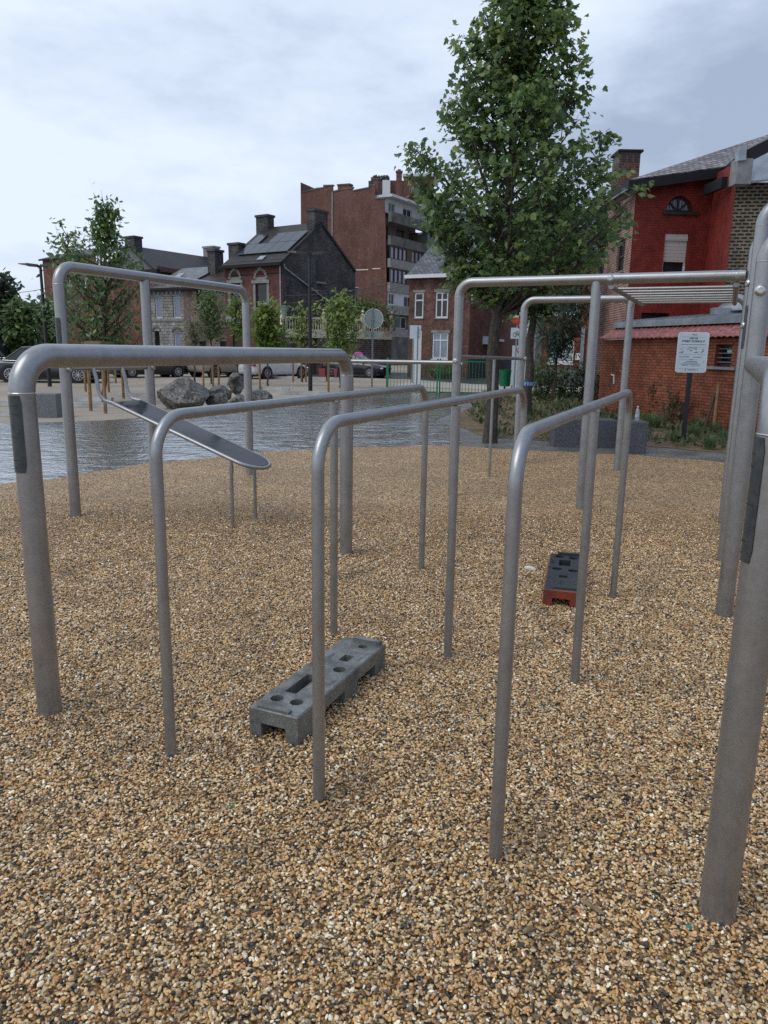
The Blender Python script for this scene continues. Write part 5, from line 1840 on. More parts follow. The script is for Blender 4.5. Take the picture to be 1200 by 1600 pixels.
dome = MB().lathe([(0.95, 0), (0.92, 0.12), (0.75, 0.27), (0.45, 0.36), (0.01, 0.4)], (0, 0, 0), n=24)
c_ = fo.pt(dm + 0.4, ZO + 0.68, -1.7)
dome.v = [V(c_.x, c_.y, 0) + fo.x * (p.x * 1.0) - fo.n * (p.y * 0.55) + UP * (p.z * 0.75 + ZO + 0.72) for p in dome.v]
mesh_obj('skylight_dome', dome, M['zinc'], ob)
cl_ = MB()
for k, (x0, x1, y0, y1) in enumerate(((1117, 1160, 481, 491), (1119, 1158, 491.5, 500))):
    p, q = at(x0, y1, 19.5), at(x1, y0, 19.5)
    cl_.bx(p.x, q.x + 1.5, 19.5 + k * -0.1, 19.8, p.z, q.z)
mesh_obj('upstand', cl_, M['zinc'], ob)

mesh_obj('corner_pilaster', fd.box(MB(), fd.hit(836, 540)[0], fd.hit(847, 540)[0], 0, ZD_ - .3, 0.0, 0.1), M['darkconcrete'], hd)
mesh_obj('dark_post', fd.box(MB(), fd.hit(907.5, 540)[0], fd.hit(913, 540)[0], 0, fd.hit(910, 512)[1], 0.05, 0.2), M['polegrey'], hd)
# distant grey house closing the side street
q0, q1 = at(790, 560, 78), at(860, 560, 78)
dh = thing('distant_house', 'distant pale grey house closing the side street between the two trunks', 'house', (q0.x, 78, 0))
fq = Facade((q0.x, 78), (q1.x, 78))
qw = [fq.rect(812, 505, 818, 520), fq.rect(803, 470, 809, 488), fq.rect(822, 470, 828, 488)]
mesh_obj('front_wall', fq.wall(MB(), 0, fq.w, 0, at(800, 455, 78).z, qw), M['whitepaint'], dh)
for wr in qw:
    add_window(fq, wr, dh, 'pvc', 'glass', (0.5,), (), 0.08)
mesh_obj('roof', slab(MB(), [fq.pt(-.3, at(800, 456, 78).z, .3), fq.pt(fq.w + .3, at(800, 456, 78).z, .3), fq.pt(fq.w + .3, at(800, 420, 78).z, -4), fq.pt(-.3, at(800, 420, 78).z, -4)], .15), M['slate'], dh)
# solid core of the apartment block so nothing shines through its balconies
mesh_obj('core', MB().obox(fb_.pt(0.35, 0, -1.62), fb_.x * (LB - 0.5), -fb_.n * 7, UP * (TOPZ - 0.02)), M['darkconcrete'], ab)
# ------------------------------------------------------------------ foliage
MAPLE = [(0, 0), (.16, .04), (.44, .08), (.34, .27), (.56, .46), (.27, .52), (.2, .76), (0, 1)]
OVAL = [(0, 0), (.2, .22), (.25, .5), (.14, .8), (0, 1)]
NEEDLE = [(0, 0), (.11, .3), (.09, .7), (0, 1)]


def leaf(mb, p, d, up, size, shape, tint, fold=0.28, droop=0.0):
    d = d.normalized()
    s = d.cross(up)
    if s.length < 1e-4:
        s = d.cross(V(1, 0.2, 0))
    s.normalize()
    n = s.cross(d)
    for sg in (-1, 1):
        pts = []
        for (a, t) in shape:
            pts.append(p + d * (t * size) + s * (sg * a * size) - n * (abs(a) * fold * size + droop * t * t * size))
        if sg < 0:
            pts.reverse()
        mb.ngon(pts, False, tint)


def rand_dir(r, up=0.0):
    z = r.uniform(-1, 1)
    a = r.uniform(0, 2 * pi)
    k = sqrt(max(0, 1 - z * z))
    v = V(k * cos(a), k * sin(a), z + up)
    return v.normalized()


def make_tree(name, label, base, prof, trunk, r0, nbr, nleaf, lsize, shape, lmat, clump=0.28, seed=1, clear=None, group=None, depth=1.0,
              cat='tree', wisps=0.15, bark='bark', upbias=0.6, twig=0.012, lit=0.25, inner=0.5, kids=3, var=0.16, thin=1.0, limbs=()):
    """prof: [(z, xl, xr)] crown limits in metres relative to the base; trunk: [(z, dx)] leaning leader"""
    r = random.Random(seed)
    t = thing(name, label, cat, base, 0, group)
    b = Vector(base)

    def ip(tab, z, k):
        if z <= tab[0][0]:
            return tab[0][k]
        for i in range(len(tab) - 1):
            if tab[i][0] <= z <= tab[i + 1][0]:
                f = (z - tab[i][0]) / (tab[i + 1][0] - tab[i][0])
                return tab[i][k] * (1 - f) + tab[i + 1][k] * f
        return tab[-1][k]
    ztop, zbot = prof[-1][0], prof[0][0]
    tr = MB()
    tp, rad = [], []
    n = 16
    zt_ = ztop - 0.05 * (ztop - zbot)
    for i in range(n + 1):
        z = -0.1 + (zt_ + 0.1) * i / n
        wob = 0.03 * (i > 0) * sin(i * 1.7 + seed)
        tp.append(b + V(ip(trunk, z, 1) + wob, 0.04 * sin(i * 1.1 + seed) * (i > 0), z))
        f = i / n
        rad.append(r0 * ((1 - f) ** 0.8) * (1.25 if i == 0 else 1.0) + twig * 0.6)
    tr.tube(tp, rad, 10)
    lv = MB()
    tips = []
    for i in range(nbr):
        f = (i + r.random()) / nbr
        z = zbot + (ztop - zbot) * f ** 0.9
        az = i * 2.39996 + r.uniform(-.4, .4)
        xl, xr = ip(prof, z, 1), ip(prof, z, 2)
        cx = ip(trunk, z, 1)
        c_, s_ = cos(az), sin(az)
        R = (xr - cx if c_ > 0 else cx - xl) * c_ * c_ + 0.5 * (xr - xl) * depth * s_ * s_
        R = max(R, 0.12) * (r.uniform(0.72, 1.02) if r.random() < 0.75 else r.uniform(inner, 0.8))
        tip = b + V(cx + R * c_, R * s_, z)
        zs = z - R * r.uniform(0.55, 1.0) - 0.1
        zs = max(zs, (clear if clear is not None else zbot - 0.6), 0.1)
        zs = min(zs, zt_)
        st = b + V(ip(trunk, zs, 1), 0, zs)
        mid = st.lerp(tip, 0.5) + V(0, 0, -0.10 * R) + rand_dir(r) * 0.08 * R
        pts = [st.lerp(mid, k / 3) for k in range(3)] + [mid.lerp(tip, k / 4) for k in range(5)]
        L_ = (tip - st).length
        br = min(r0 * 0.42, 0.012 + 0.018 * L_) * thin
        tr.tube(pts, [br * (1 - 0.8 * k / 7) + twig * 0.25 for k in range(8)], 6, False)
        tips.append((tip, (tip - mid).normalized(), 1.0))
        tips.append((pts[5], (tip - mid).normalized(), 0.55))
        tips.append((pts[4], (tip - mid).normalized(), 0.5))
        tips.append((pts[2], (tip - mid).normalized(), 0.35))
        for k in range(kids):
            f0_ = r.uniform(0.3, 0.85)
            p0 = st.lerp(tip, f0_)
            q = p0 + ((tip - st).normalized() * r.uniform(0.2, 0.9) + rand_dir(r, upbias)).normalized() * r.uniform(0.25, 0.6) * min(R, 1.3)
            tr.tube([p0, p0.lerp(q, .5) + V(0, 0, .03), q], [twig, twig * 0.7, twig * 0.3], 5, False)
            tips.append((q, (q - p0).normalized(), r.uniform(0.35, 1.1)))
        if r.random() < wisps:
            q = tip + (tip - mid).normalized() * r.uniform(0.2, 0.5) * clump * 2.5 + V(0, 0, r.uniform(0.1, 0.6) * clump * 2)
            tr.tube([tip, q], [twig * 0.6, twig * 0.25], 5, False)
            tips.append((q, (q - tip).normalized(), 0.45))
            tips.append((tip.lerp(q, 0.5), (q - tip).normalized(), 0.35))
    for (px_, py_, dy_) in limbs:
        tip = at(px_, py_, base.y + dy_)
        zt1 = tip.z - b.z
        hd = V(tip.x - b.x - ip(trunk, zt1, 1), tip.y - b.y, 0).length
        zs = max(zt1 - hd * 0.9, 0.2 if clear is None else clear, zbot - 0.5)
        st = b + V(ip(trunk, zs, 1), 0, zs)
        mid = st.lerp(tip, 0.5) + V(0, 0, -0.08 * hd)
        pts = [st.lerp(mid, k / 3) for k in range(3)] + [mid.lerp(tip, k / 4) for k in range(5)]
        tr.tube(pts, [(0.014 + 0.012 * hd) * thin * (1 - 0.8 * k / 7) + twig * 0.25 for k in range(8)], 6, False)
        for k in range(2, 8):
            tips.append((pts[k], (tip - mid).normalized(), 0.5 + 0.09 * k))
        for k in range(kids + 2):
            f0_ = r.uniform(0.45, 0.97)
            p0 = st.lerp(tip, f0_)
            q = p0 + ((tip - st).normalized() * r.uniform(0.2, 0.8) + rand_dir(r, upbias)).normalized() * r.uniform(0.2, 0.45)
            tr.tube([p0, p0.lerp(q, .5) + V(0, 0, .03), q], [twig, twig * 0.7, twig * 0.3], 5, False)
            tips.append((q, (q - p0).normalized(), r.uniform(0.6, 1.1)))
    wsum = sum(w for _, _, w in tips)
    axis = b + V(0, 0, 0)
    for (p, d, w) in tips:
        m_ = max(1, int(nleaf * w / wsum * r.uniform(0.55, 1.45)))
        cl_t = r.gauss(0, 0.13)
        sg = clump * (0.5 + 0.5 * w)
        for _ in range(m_):
            q = p + V(r.gauss(0, sg), r.gauss(0, sg), r.gauss(0, sg * 0.8)) - d * abs(r.gauss(0, sg * 0.7))
            out = V(q.x - b.x - ip(trunk, q.z - b.z, 1), q.y - b.y, 0)
            out = out.normalized() if out.length > 1e-3 else V(1, 0, 0)
            dd = (out * 0.7 + rand_dir(r) * 0.9 + V(0, 0, -0.25)).normalized()
            nn = (UP * 1.0 + out * 0.35 + rand_dir(r) * 0.75).normalized()
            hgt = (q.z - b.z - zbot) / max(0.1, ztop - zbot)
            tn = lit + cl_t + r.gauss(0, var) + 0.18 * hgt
            leaf(lv, q, dd, nn, lsize * r.uniform(0.65, 1.25), shape, max(0.0, min(1.0, tn)), r.uniform(0.1, 0.45), r.uniform(0, 0.3))
    mesh_obj('trunk', tr, M[bark], t, uv=False)
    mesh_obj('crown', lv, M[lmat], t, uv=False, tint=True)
    return t


def prof_px(base, rows):
    """crown outline read off at the tree's own distance"""
    out = []
    for (y, xl, xr) in rows:
        a, c = at(xl, y, base.y), at(xr, y, base.y)
        out.append(((a.z + c.z) / 2 - base.z, a.x - base.x, c.x - base.x))
    out.sort()
    return out


def trunk_px(base, rows):
    out = [(0.0, 0.0)]
    for (x, y) in rows:
        a = at(x, y, base.y)
        out.append((a.z - base.z, a.x - base.x))
    return sorted(out)


# main maple
b = gr(765, 692)
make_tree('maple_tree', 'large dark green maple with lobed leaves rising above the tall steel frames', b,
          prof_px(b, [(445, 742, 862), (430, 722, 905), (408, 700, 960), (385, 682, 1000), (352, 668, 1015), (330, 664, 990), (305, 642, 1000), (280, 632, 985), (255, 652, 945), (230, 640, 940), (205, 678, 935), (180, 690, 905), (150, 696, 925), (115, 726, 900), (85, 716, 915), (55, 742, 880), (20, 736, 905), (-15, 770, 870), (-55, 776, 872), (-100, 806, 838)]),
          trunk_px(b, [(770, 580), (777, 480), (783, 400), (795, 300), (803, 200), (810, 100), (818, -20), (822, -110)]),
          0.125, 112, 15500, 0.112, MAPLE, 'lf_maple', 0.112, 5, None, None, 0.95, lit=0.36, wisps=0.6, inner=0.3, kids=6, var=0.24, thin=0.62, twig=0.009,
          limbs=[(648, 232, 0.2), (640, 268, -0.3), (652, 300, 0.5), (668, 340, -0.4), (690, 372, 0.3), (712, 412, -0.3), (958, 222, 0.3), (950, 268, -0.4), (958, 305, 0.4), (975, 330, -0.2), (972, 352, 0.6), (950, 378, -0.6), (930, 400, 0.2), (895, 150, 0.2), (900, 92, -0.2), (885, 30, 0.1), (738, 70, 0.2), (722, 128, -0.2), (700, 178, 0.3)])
# second trunk with tape
b = gr(823, 650)
t2 = make_tree('maple_tree', 'maple behind the big one with a blue tape band round its trunk', b,
               prof_px(b, [(478, 812, 850), (450, 800, 890), (420, 800, 905), (390, 810, 910), (360, 820, 910), (325, 825, 905), (290, 830, 895)]),
               trunk_px(b, [(827, 560), (834, 470), (845, 400), (855, 330)]),
               0.135, 46, 4200, 0.14, MAPLE, 'lf_maple', 0.32, 8, None, None, 1.0, lit=0.15)
zt = at(823, 600, b.y).z
mesh_obj('tape_band', MB().lathe([(0.158, -0.04), (0.16, 0.0), (0.158, 0.06)], (at(826, 600, b.y).x, b.y, zt), n=16), M['bluetape'], t2)
# thin feathery tree
b = gr(862, 627)
make_tree('young_pine', 'thin young tree with feathery blue green needles in front of the striped blinds', b,
          prof_px(b, [(545, 868, 882), (520, 838, 908), (500, 825, 925), (475, 815, 935), (450, 825, 930), (420, 840, 930), (395, 860, 920)]),
          trunk_px(b, [(868, 580), (876, 520), (886, 470), (893, 400)]), 0.055, 40, 5200, 0.2, NEEDLE, 'lf_pine', 0.24, 3, None, None, 1.0, lit=0.35, bark='twig')

# big bushy tree at the left in its stakes
b = gr(163, 628)
make_tree('pear_tree', 'big bushy staked tree with long upright shoots at the left', b,
          prof_px(b, [(548, 150, 195), (530, 112, 218), (505, 98, 226), (475, 95, 228), (445, 100, 224), (420, 96, 218), (400, 90, 212), (380, 102, 196), (362, 150, 180), (345, 156, 174), (328, 160, 170), (316, 162, 167)]),
          trunk_px(b, [(163, 540), (164, 450), (166, 320)]), 0.06, 85, 3300, 0.165, OVAL, 'lf_bush', 0.18, 4, None, None, 1.0, wisps=0.55, lit=0.45, bark='twig')
b2 = gr(100, 604)
make_tree('pear_tree', 'sparse tree of bare upright shoots left of the big bushy tree', b2,
          prof_px(b2, [(520, 66, 128), (490, 62, 130), (450, 66, 128), (410, 72, 134), (380, 82, 140), (355, 90, 132)]),
          trunk_px(b2, [(102, 500), (106, 360)]), 0.05, 34, 800, 0.22, OVAL, 'lf_bush', 0.22, 14, None, None, 0.8, wisps=0.7, lit=0.4, bark='twig')

# trees far left
for (nm, lb, px, py, rows, mt_, n_, sz, sd_) in (
        ('conifer', 'dark dense tree at the extreme left edge behind the parked cars', 16, 590, [(550, 0, 26), (520, -4, 28), (490, -2, 27), (465, 0, 24), (445, 2, 18), (432, 2, 10)], 'lf_dark', 3000, 0.3, 2),
        ('street_tree', 'pale green bushy tree between the dark tree and the lamp post', 40, 592, [(550, 14, 66), (530, 14, 68), (505, 18, 66), (485, 26, 62), (470, 34, 56)], 'lf_mid', 2200, 0.3, 6),
        ('street_tree', 'pale green bushy tree right of the left lamp post', 76, 588, [(550, 56, 98), (525, 56, 98), (505, 60, 96), (485, 66, 92), (468, 70, 84)], 'lf_mid', 1800, 0.3, 7)):
    bb = gr(px, py)
    make_tree(nm, lb, bb, prof_px(bb, rows), [(0, 0), (6, 0)], 0.13, 46, n_, sz, OVAL, mt_, 0.28, sd_, 0.6, None, 1.0, lit=0.4, bark='twig', twig=0.02)

# small staked street trees
for (lb, px, py, rows, n_, sz, sd_, mt_, cl_) in (
        ('young round headed tree in front of the pink row house', 331, 600, [(520, 318, 345), (505, 306, 354), (485, 302, 358), (468, 308, 352), (455, 318, 342)], 1500, 0.16, 21, 'lf_mid', 0.24),
        ('bushy young tree before the front door of the solar panel house', 419, 603, [(540, 402, 436), (520, 392, 448), (500, 396, 442), (485, 404, 432), (474, 410, 426)], 1300, 0.28, 22, 'lf_light', 0.22),
        ('sparse yellowish young tree seen right of the tall left frame', 371, 597, [(520, 366, 378), (495, 363, 396), (475, 362, 402), (458, 364, 378)], 170, 0.34, 23, 'lf_light', 0.16),
        ('thin airy young tree left of the central lamp post', 472, 597, [(535, 462, 484), (512, 450, 498), (492, 452, 500), (476, 460, 494)], 420, 0.24, 24, 'lf_light', 0.3),
        ('tall bright green young tree behind the round sign and lamp post', 531, 606, [(545, 518, 548), (520, 506, 560), (495, 502, 562), (475, 508, 556), (458, 518, 542)], 1350, 0.22, 25, 'lf_light', 0.27),
        ('bare dying sapling in front of the pale stone house', 305, 603, [(535, 300, 312), (515, 292, 324), (500, 298, 318)], 45, 0.14, 26, 'lf_mid', 0.2)):
    bb = gr(px, py)
    make_tree('young_tree', lb, bb, prof_px(bb, rows), [(0, 0), (6, 0.05)], 0.04, 30, n_, sz, OVAL, mt_, cl_, sd_, None, None, 1.0, lit=0.45, bark='twig', twig=0.012)
bb = tf.pt(tf.w * 0.84, Z2 - .1, -0.9)
make_tree('garden_shrub', 'dense light green shrub hanging over the terrace balustrade', bb, prof_px(bb, [(506, 566, 618), (492, 556, 620), (480, 552, 616), (470, 562, 604)]), [(0, 0), (3, 0)], 0.06, 40, 1700, 0.26, OVAL, 'lf_mid', 0.26, 31, 0.1, None, 0.6, lit=0.6, bark='twig', twig=0.02, cat='shrub')
bb = gr(692, 592) + V(0.3, 12, 0)

# ------------------------------------------------------------------ stakes and timber frames
SG = 'round timber tree stakes'


def stake(px, py, h, lb, proto=[None]):
    p = gr(px, py)
    if proto[0] is None:
        mb = MB().tube([V(0, 0, -0.1), V(0.01, 0, h * .5), V(0.0, 0, h)], 0.046, 9)
        o = mesh_obj('tree_stake', mb, M['stake'], uv=False, loc=(0, 0, 0))
        proto[0] = (o, h)
    else:
        o = proto[0][0].copy()
        COL.objects.link(o)
    o.location = p
    o.scale = (1, 1, h / proto[0][1])
    tag(o, lb, 'stake', SG)
    return p


ps = [stake(134, 612, 1.75, 'timber stake under the bushy tree, back left of its four'),
      stake(142, 642, 1.75, 'timber stake under the bushy tree, front left of its four'),
      stake(165, 646, 1.75, 'timber stake under the bushy tree, front right of its four'),
      stake(193, 623, 1.75, 'timber stake under the bushy tree, beside the right tube of the sit-up board')]
stake(170, 613, 1.7, 'timber stake farther back between the two tubes of the sit-up board')
stake(181, 599, 1.7, 'thin far timber stake left of the sit-up board right tube')
for px, py, lb in ((318, 606, 'timber stake left of three above the big boulder'), (333, 605, 'timber stake middle of three above the big boulder'), (342, 605, 'timber stake right of three above the big boulder'),
                   (363, 589, 'timber stake against the rear of the white car'), (406, 610, 'timber stake just in front of the white car door'),
                   (458, 597, 'timber stake before the white car front wheel'), (471, 597, 'timber stake just left of the central lamp post, left of a pair'), (478, 597, 'timber stake just left of the central lamp post, right of a pair'),
                   (513, 613, 'timber stake beside the thick far post of the eye-height bar'), (549, 592, 'timber stake with a cross board left of the dark blue car')):
    stake(px, py, 1.75, lb)
tf_ = thing('stake_frame', 'timber boards nailed round the tops of the stakes under the bushy tree', 'timber frame', (ps[0].x, ps[0].y, 1.6))
for a, c in ((0, 1), (1, 2), (2, 3), (3, 0)):
    mesh_obj('board', MB().bar(V(ps[a].x, ps[a].y, 1.75), V(ps[c].x, ps[c].y, 1.75), 0.03, 0.16), M['board'], tf_)
p = gr(549, 592)
mesh_obj('board', MB().bar(p + V(-0.7, -0.08, 1.85), p + V(0.35, -0.08, 1.85), 0.03, 0.25), M['board'], thing('stake_frame', 'short timber board fixed across a stake near the pink parasol', 'timber frame', p))

# ------------------------------------------------------------------ boulders
def boulder(lb, px, py, w, d, h, seed, z=0.0, cuts=16, rough=0.05, rz=0.0):
    """a lump cut by random planes like broken quarry stone, then roughened"""
    p = gr(px, py) + V(0, d * 0.4, 0)
    r = random.Random(seed)
    bm = bmesh.new()
    bmesh.ops.create_icosphere(bm, subdivisions=5, radius=1)
    planes = []
    for i in range(cuts):
        n_ = rand_dir(r, 0.15)
        planes.append((n_, r.uniform(0.62, 0.9)))
    vs = []
    for v in bm.verts:
        q = v.co.copy()
        for n_, dd in planes:
            e = q.dot(n_) - dd
            if e > 0:
                q -= n_ * e
        q = q * (1 + rough * noise.noise(v.co * 3.1 + V(seed, 0, 0)) + rough * 0.6 * noise.noise(v.co * 9 + V(0, seed, 0)))
        q = V(q.x * w / 2, q.y * d / 2, q.z * h / 2)
        vs.append(p + Matrix.Rotation(rz, 3, 'Z') @ q)
    lo = min(q.z for q in vs)
    vs = [q + V(0, 0, -lo - 0.08 + z) for q in vs]
    mb = MB().add(vs, [[v.index for v in f.verts] for f in bm.faces])
    bm.free()
    o = mesh_obj('boulder', mb, M['rock'], uv=False, loc=p)
    tag(o, lb, 'boulder')


boulder('largest dark streaked boulder beside the puddle, leftmost of the pile', 284, 641, 1.6, 1.15, 1.08, 3, cuts=15, rough=.045, rz=.4)
boulder('low dark boulder in the middle of the pile', 338, 638, 0.72, 0.6, 0.56, 8)
boulder('upper jagged grey boulder resting on top of the pile', 368, 631, 0.62, 0.55, 0.75, 12, z=0.3, cuts=12, rough=.1)
boulder('small flat boulder behind the low one in the pile', 344, 629, 0.8, 0.6, 0.62, 17, z=0.05)
boulder('small boulder under the upper jagged one', 372, 635, 0.55, 0.5, 0.45, 21)
boulder('flat blocky dark stone slab at the right end of the pile', 404, 630, 0.85, 0.6, 0.5, 25, cuts=9)

# granite blocks
def block(lb, px, py, w, d, h, rz, mat):
    p = gr(px, py)
    t = MB()
    c, s_ = cos(rz), sin(rz)
    e = 0.012
    ax, ay = V(c, s_, 0), V(-s_, c, 0)
    t.obox(p - ax * w / 2, ax * w, ay * d, UP * (h - e))
    top = [p - ax * (w / 2) + UP * (h - e), p + ax * (w / 2) + UP * (h - e), p + ax * (w / 2) + ay * d + UP * (h - e), p - ax * (w / 2) + ay * d + UP * (h - e)]
    cc_ = p + ay * d / 2 + UP * h
    top2 = [cc_ + (q + UP * e - cc_) * (1 - 0.03) for q in top]
    t.f.pop(1)
    t.sm.pop()
    t.tint.pop()
    t.add(top + top2, [(i, (i + 1) % 4, 4 + (i + 1) % 4, 4 + i) for i in range(4)] + [(4, 5, 6, 7)])
    o = mesh_obj('granite_block', t, M[mat], loc=p)
    tag(o, lb, 'stone block')
    return p


block('long dark granite seat block behind the rightmost dip bar', 914, 700, 1.14, 0.5, 0.52, radians(-3), 'granite')
pb = block('dark granite block with a plastic bottle standing on it', 990, 709, 0.42, 0.5, 0.56, radians(-4), 'granite')
block('pale grey granite cube on the grit beside the far left post', 72, 653, 0.52, 0.5, 0.57, radians(4), 'granite_pale')
# bottle
pt = pb + V(0.06, 0.16, 0.562)
t = thing('plastic_bottle', 'half empty clear plastic bottle standing on a dark granite block', 'bottle', pt)
mesh_obj('bottle', MB().lathe([(0.0, 0.002), (0.036, 0.004), (0.038, 0.02), (0.036, 0.05), (0.038, 0.08), (0.036, 0.12), (0.038, 0.15), (0.03, 0.19), (0.014, 0.225), (0.013, 0.24)], pt, n=18), M['bottle'], t)
mesh_obj('label', MB().lathe([(0.0385, 0.07), (0.0388, 0.075), (0.0388, 0.12), (0.0385, 0.125)], pt, n=18), plain('pale_blue_label', (0.35, 0.45, 0.6), 0.5), t)
mesh_obj('cap', MB().lathe([(0.0, 0.262), (0.015, 0.26), (0.0155, 0.242), (0.0, 0.24)][::-1], pt, n=14), M['pvc'], t)

# wheel stops
WG = 'low concrete wheel stops on the parking'
proto = None
for px, py, rz, lb in ((6, 634, .05, 'concrete wheel stop at the left edge, upper of two'), (6, 650, .02, 'concrete wheel stop at the left edge, lower of two'), (133, 627, -.15, 'concrete wheel stop between the two far left posts'),
                       (163, 637, .1, 'concrete wheel stop behind the upper end of the sit-up board'), (226, 620, .05, 'concrete wheel stop just left of the biggest boulder'), (418, 610, -.05, 'concrete wheel stop right of the stake by the white car'),
                       (474, 617, 0.1, 'concrete wheel stop left of the central lamp post foot'), (440, 592, 0, 'concrete wheel stop under the white car'), (502, 594, 0, 'concrete wheel stop by the red planters')):
    p = gr(px, py)
    if proto is None:
        mb = MB().prism([V(-0.9, -0.11, 0), V(-0.9, 0.11, 0), V(-0.87, 0.07, 0.14), V(-0.87, -0.07, 0.14)], V(1.8, 0, 0))
        proto = mesh_obj('wheel_stop', mb, M['kerb'], loc=(0, 0, 0))
        o = proto
    else:
        o = proto.copy()
        COL.objects.link(o)
    o.location = p + V(0, 0, 0.004)
    o.rotation_euler = (0, 0, rz)
    tag(o, lb, 'wheel stop', WG)

# ------------------------------------------------------------------ lamps, signs, bin, fence
def lamp_post(lb, px, py, ytop, rz=0.0):
    p = gr(px, py)
    zt_ = at(px, ytop, p.y).z
    top = p + V((at(px, ytop, p.y).x - p.x) * 0.15, 0, zt_)
    t = thing('street_lamp', lb, 'street lamp', p, 0, 'modern twin headed street lamps')
    mesh_obj('pole', MB().tube([p + V(0, 0, -.1), p + V(0, 0, 1.0), p + V(0, 0, zt_)], [0.085, 0.08, 0.055], 12), M['black'], t)
    ax, ay = V(cos(rz), sin(rz), 0), V(-sin(rz), cos(rz), 0)
    for sg in (-1, 1):
        mb = MB()
        c = p + UP * zt_
        mb.bar(c, c + ax * sg * 0.12 + UP * 0.05, 0.06, 0.05)
        for (a0_, a1_, w0, w1, h0, h1) in ((0.1, 0.5, 0.15, 0.17, 0.1, 0.11), (0.5, 0.85, 0.17, 0.05, 0.09, 0.03)):
            q = []
            for a, w_, h_ in ((a0_, w0, h0), (a1_, w1, h1)):
                o = c + ax * sg * a + UP * (0.03 + 0.08 * a)
                q += [o - ay * w_ - UP * h_ * .5, o + ay * w_ - UP * h_ * .5, o + ay * w_ * 0.8 + UP * h_ * .5, o - ay * w_ * 0.8 + UP * h_ * .5]
            mb.add(q, [(0, 1, 2, 3), (7, 6, 5, 4), (0, 4, 5, 1), (1, 5, 6, 2), (2, 6, 7, 3), (3, 7, 4, 0)])
        mesh_obj('lamp_head', mb, M['black'], t)
    return t


lamp_post('black twin headed street lamp in the middle, left of the round sign', 485, 615, 398, 0.05)
lamp_post('black twin headed street lamp at the left beside the bushy tree', 78, 604, 417, 0.1)
lamp_post('distant twin headed street lamp behind the bright green young tree', 512, 596, 457, 0.1)


def lantern(lb, px, ytop, Y):
    a = at(px, ytop, Y)
    t = thing('lantern_post', lb, 'street lamp', (a.x, Y, 0), 0, None)
    zt_ = a.z
    mesh_obj('pole', MB().tube([(a.x, Y, -.1), (a.x, Y, zt_ - 0.75)], 0.06, 10), M['black'], t)
    mesh_obj('lamp_shade', MB().lathe([(0.07, -0.78), (0.1, -0.62), (0.24, -0.12), (0.26, -0.04), (0.3, 0.0), (0.1, 0.06), (0.0, 0.07)], (a.x, Y, zt_), n=12), M['signback'], t)


lantern('old funnel shaped lantern at the corner of the solar panel house', 444, 479, 50.6)
lantern('old lantern farther back in front of the apartment gable', 557, 450, 62)

# road signs seen from behind
p = gr(581, 605)
t = thing('road_sign', 'round road sign seen from behind with a small plate below, on a grey pole', 'road sign', p)
zc, rr_ = at(584, 498, p.y).z, 0.44
mesh_obj('pole', MB().tube([p + V(0, 0, -.1), p + V(0.0, 0, zc + 0.5)], 0.042, 12), M['polegrey'], t)
mesh_obj('disc', MB().lathe([(0.0, -0.012), (rr_, -0.012), (rr_, 0.012), (0.0, 0.012)], p + V(0.04, 0.07, zc), V(0, -1, 0), 32), M['signback'], t)
mesh_obj('rim', MB().lathe([(rr_ - 0.012, 0.03), (rr_ + 0.012, 0.03), (rr_ + 0.012, -0.015), (rr_ - 0.012, -0.015)], p + V(0.04, 0.07, zc), V(0, -1, 0), 32), M['signrim'], t)
mesh_obj('lower_plate', MB().obox(p + V(-0.36, 0.06, zc - 0.84), V(0.84, 0, 0), V(0, 0.02, 0), UP * 0.26), M['signback'], t)
mesh_obj('clip', MB().obox(p + V(-0.07, -0.05, zc - 0.06), V(0.14, 0, 0), V(0, 0.1, 0), UP * 0.07), M['polegrey'], t)
p = gr(651, 603)
t = thing('notice_sign', 'square white sign seen from behind in front of the slate roof house', 'road sign', p)
mesh_obj('pole', MB().tube([p + V(0, 0, -.1), p + V(0, 0, at(651, 510, p.y).z)], 0.035, 10), M['polegrey'], t)
a, c = at(640, 529, p.y + .06), at(658, 508.5, p.y + .06)
mesh_obj('panel', MB().obox((a.x, p.y + .05, a.z), (c.x - a.x, 0, 0), (0, 0.02, 0), (0, 0, c.z - a.z)), M['signwhite'], t)
Y_ = 41
a, c = at(645.5, 575, Y_), at(659, 517, Y_)
t = thing('notice_board', 'tall narrow white panel standing behind the square sign', 'panel', (a.x, Y_, 0))
mesh_obj('panel', MB().obox((a.x, Y_, 0.0), (c.x - a.x, 0, 0), (0, 0.06, 0), (0, 0, c.z)), M['pvc'], t)
mesh_obj('frame', MB().obox((a.x - 0.08, Y_ - 0.01, 0), (0.078, 0, 0), (0, 0.08, 0), (0, 0, c.z + 0.05)), M['polegrey'], t)
# no-entry style traffic sign with cycle plate
Y_ = 33
a = at(809, 496, Y_)
t = thing('traffic_sign', 'round red traffic sign over a white bicycle plate beside the second trunk', 'road sign', (a.x, Y_, 0))
mesh_obj('pole', MB().tube([(a.x, Y_ + .05, -.1), (a.x, Y_ + .05, a.z + .3)], 0.035, 10), M['polegrey'], t)
dsc = mesh_obj('sign_disc', MB().lathe([(0, 0.0), (0.3, 0.0), (0.3, 0.02), (0, 0.02)], (a.x, Y_, a.z), V(0, -1, 0), 28), M['signwhite'], t)
half_ = MB().ngon([V(a.x + .265 * cos(x_), Y_ - .024, a.z + .265 * sin(x_)) for x_ in [pi + pi * i / 16 for i in range(17)]])
mesh_obj('red_face', half_, M['signred'], dsc)
mesh_obj('red_ring', MB().lathe([(0.265, 0.022), (0.3, 0.022)], (a.x, Y_, a.z), V(0, -1, 0), 28), M['signred'], dsc)
a2 = at(809, 520, Y_)
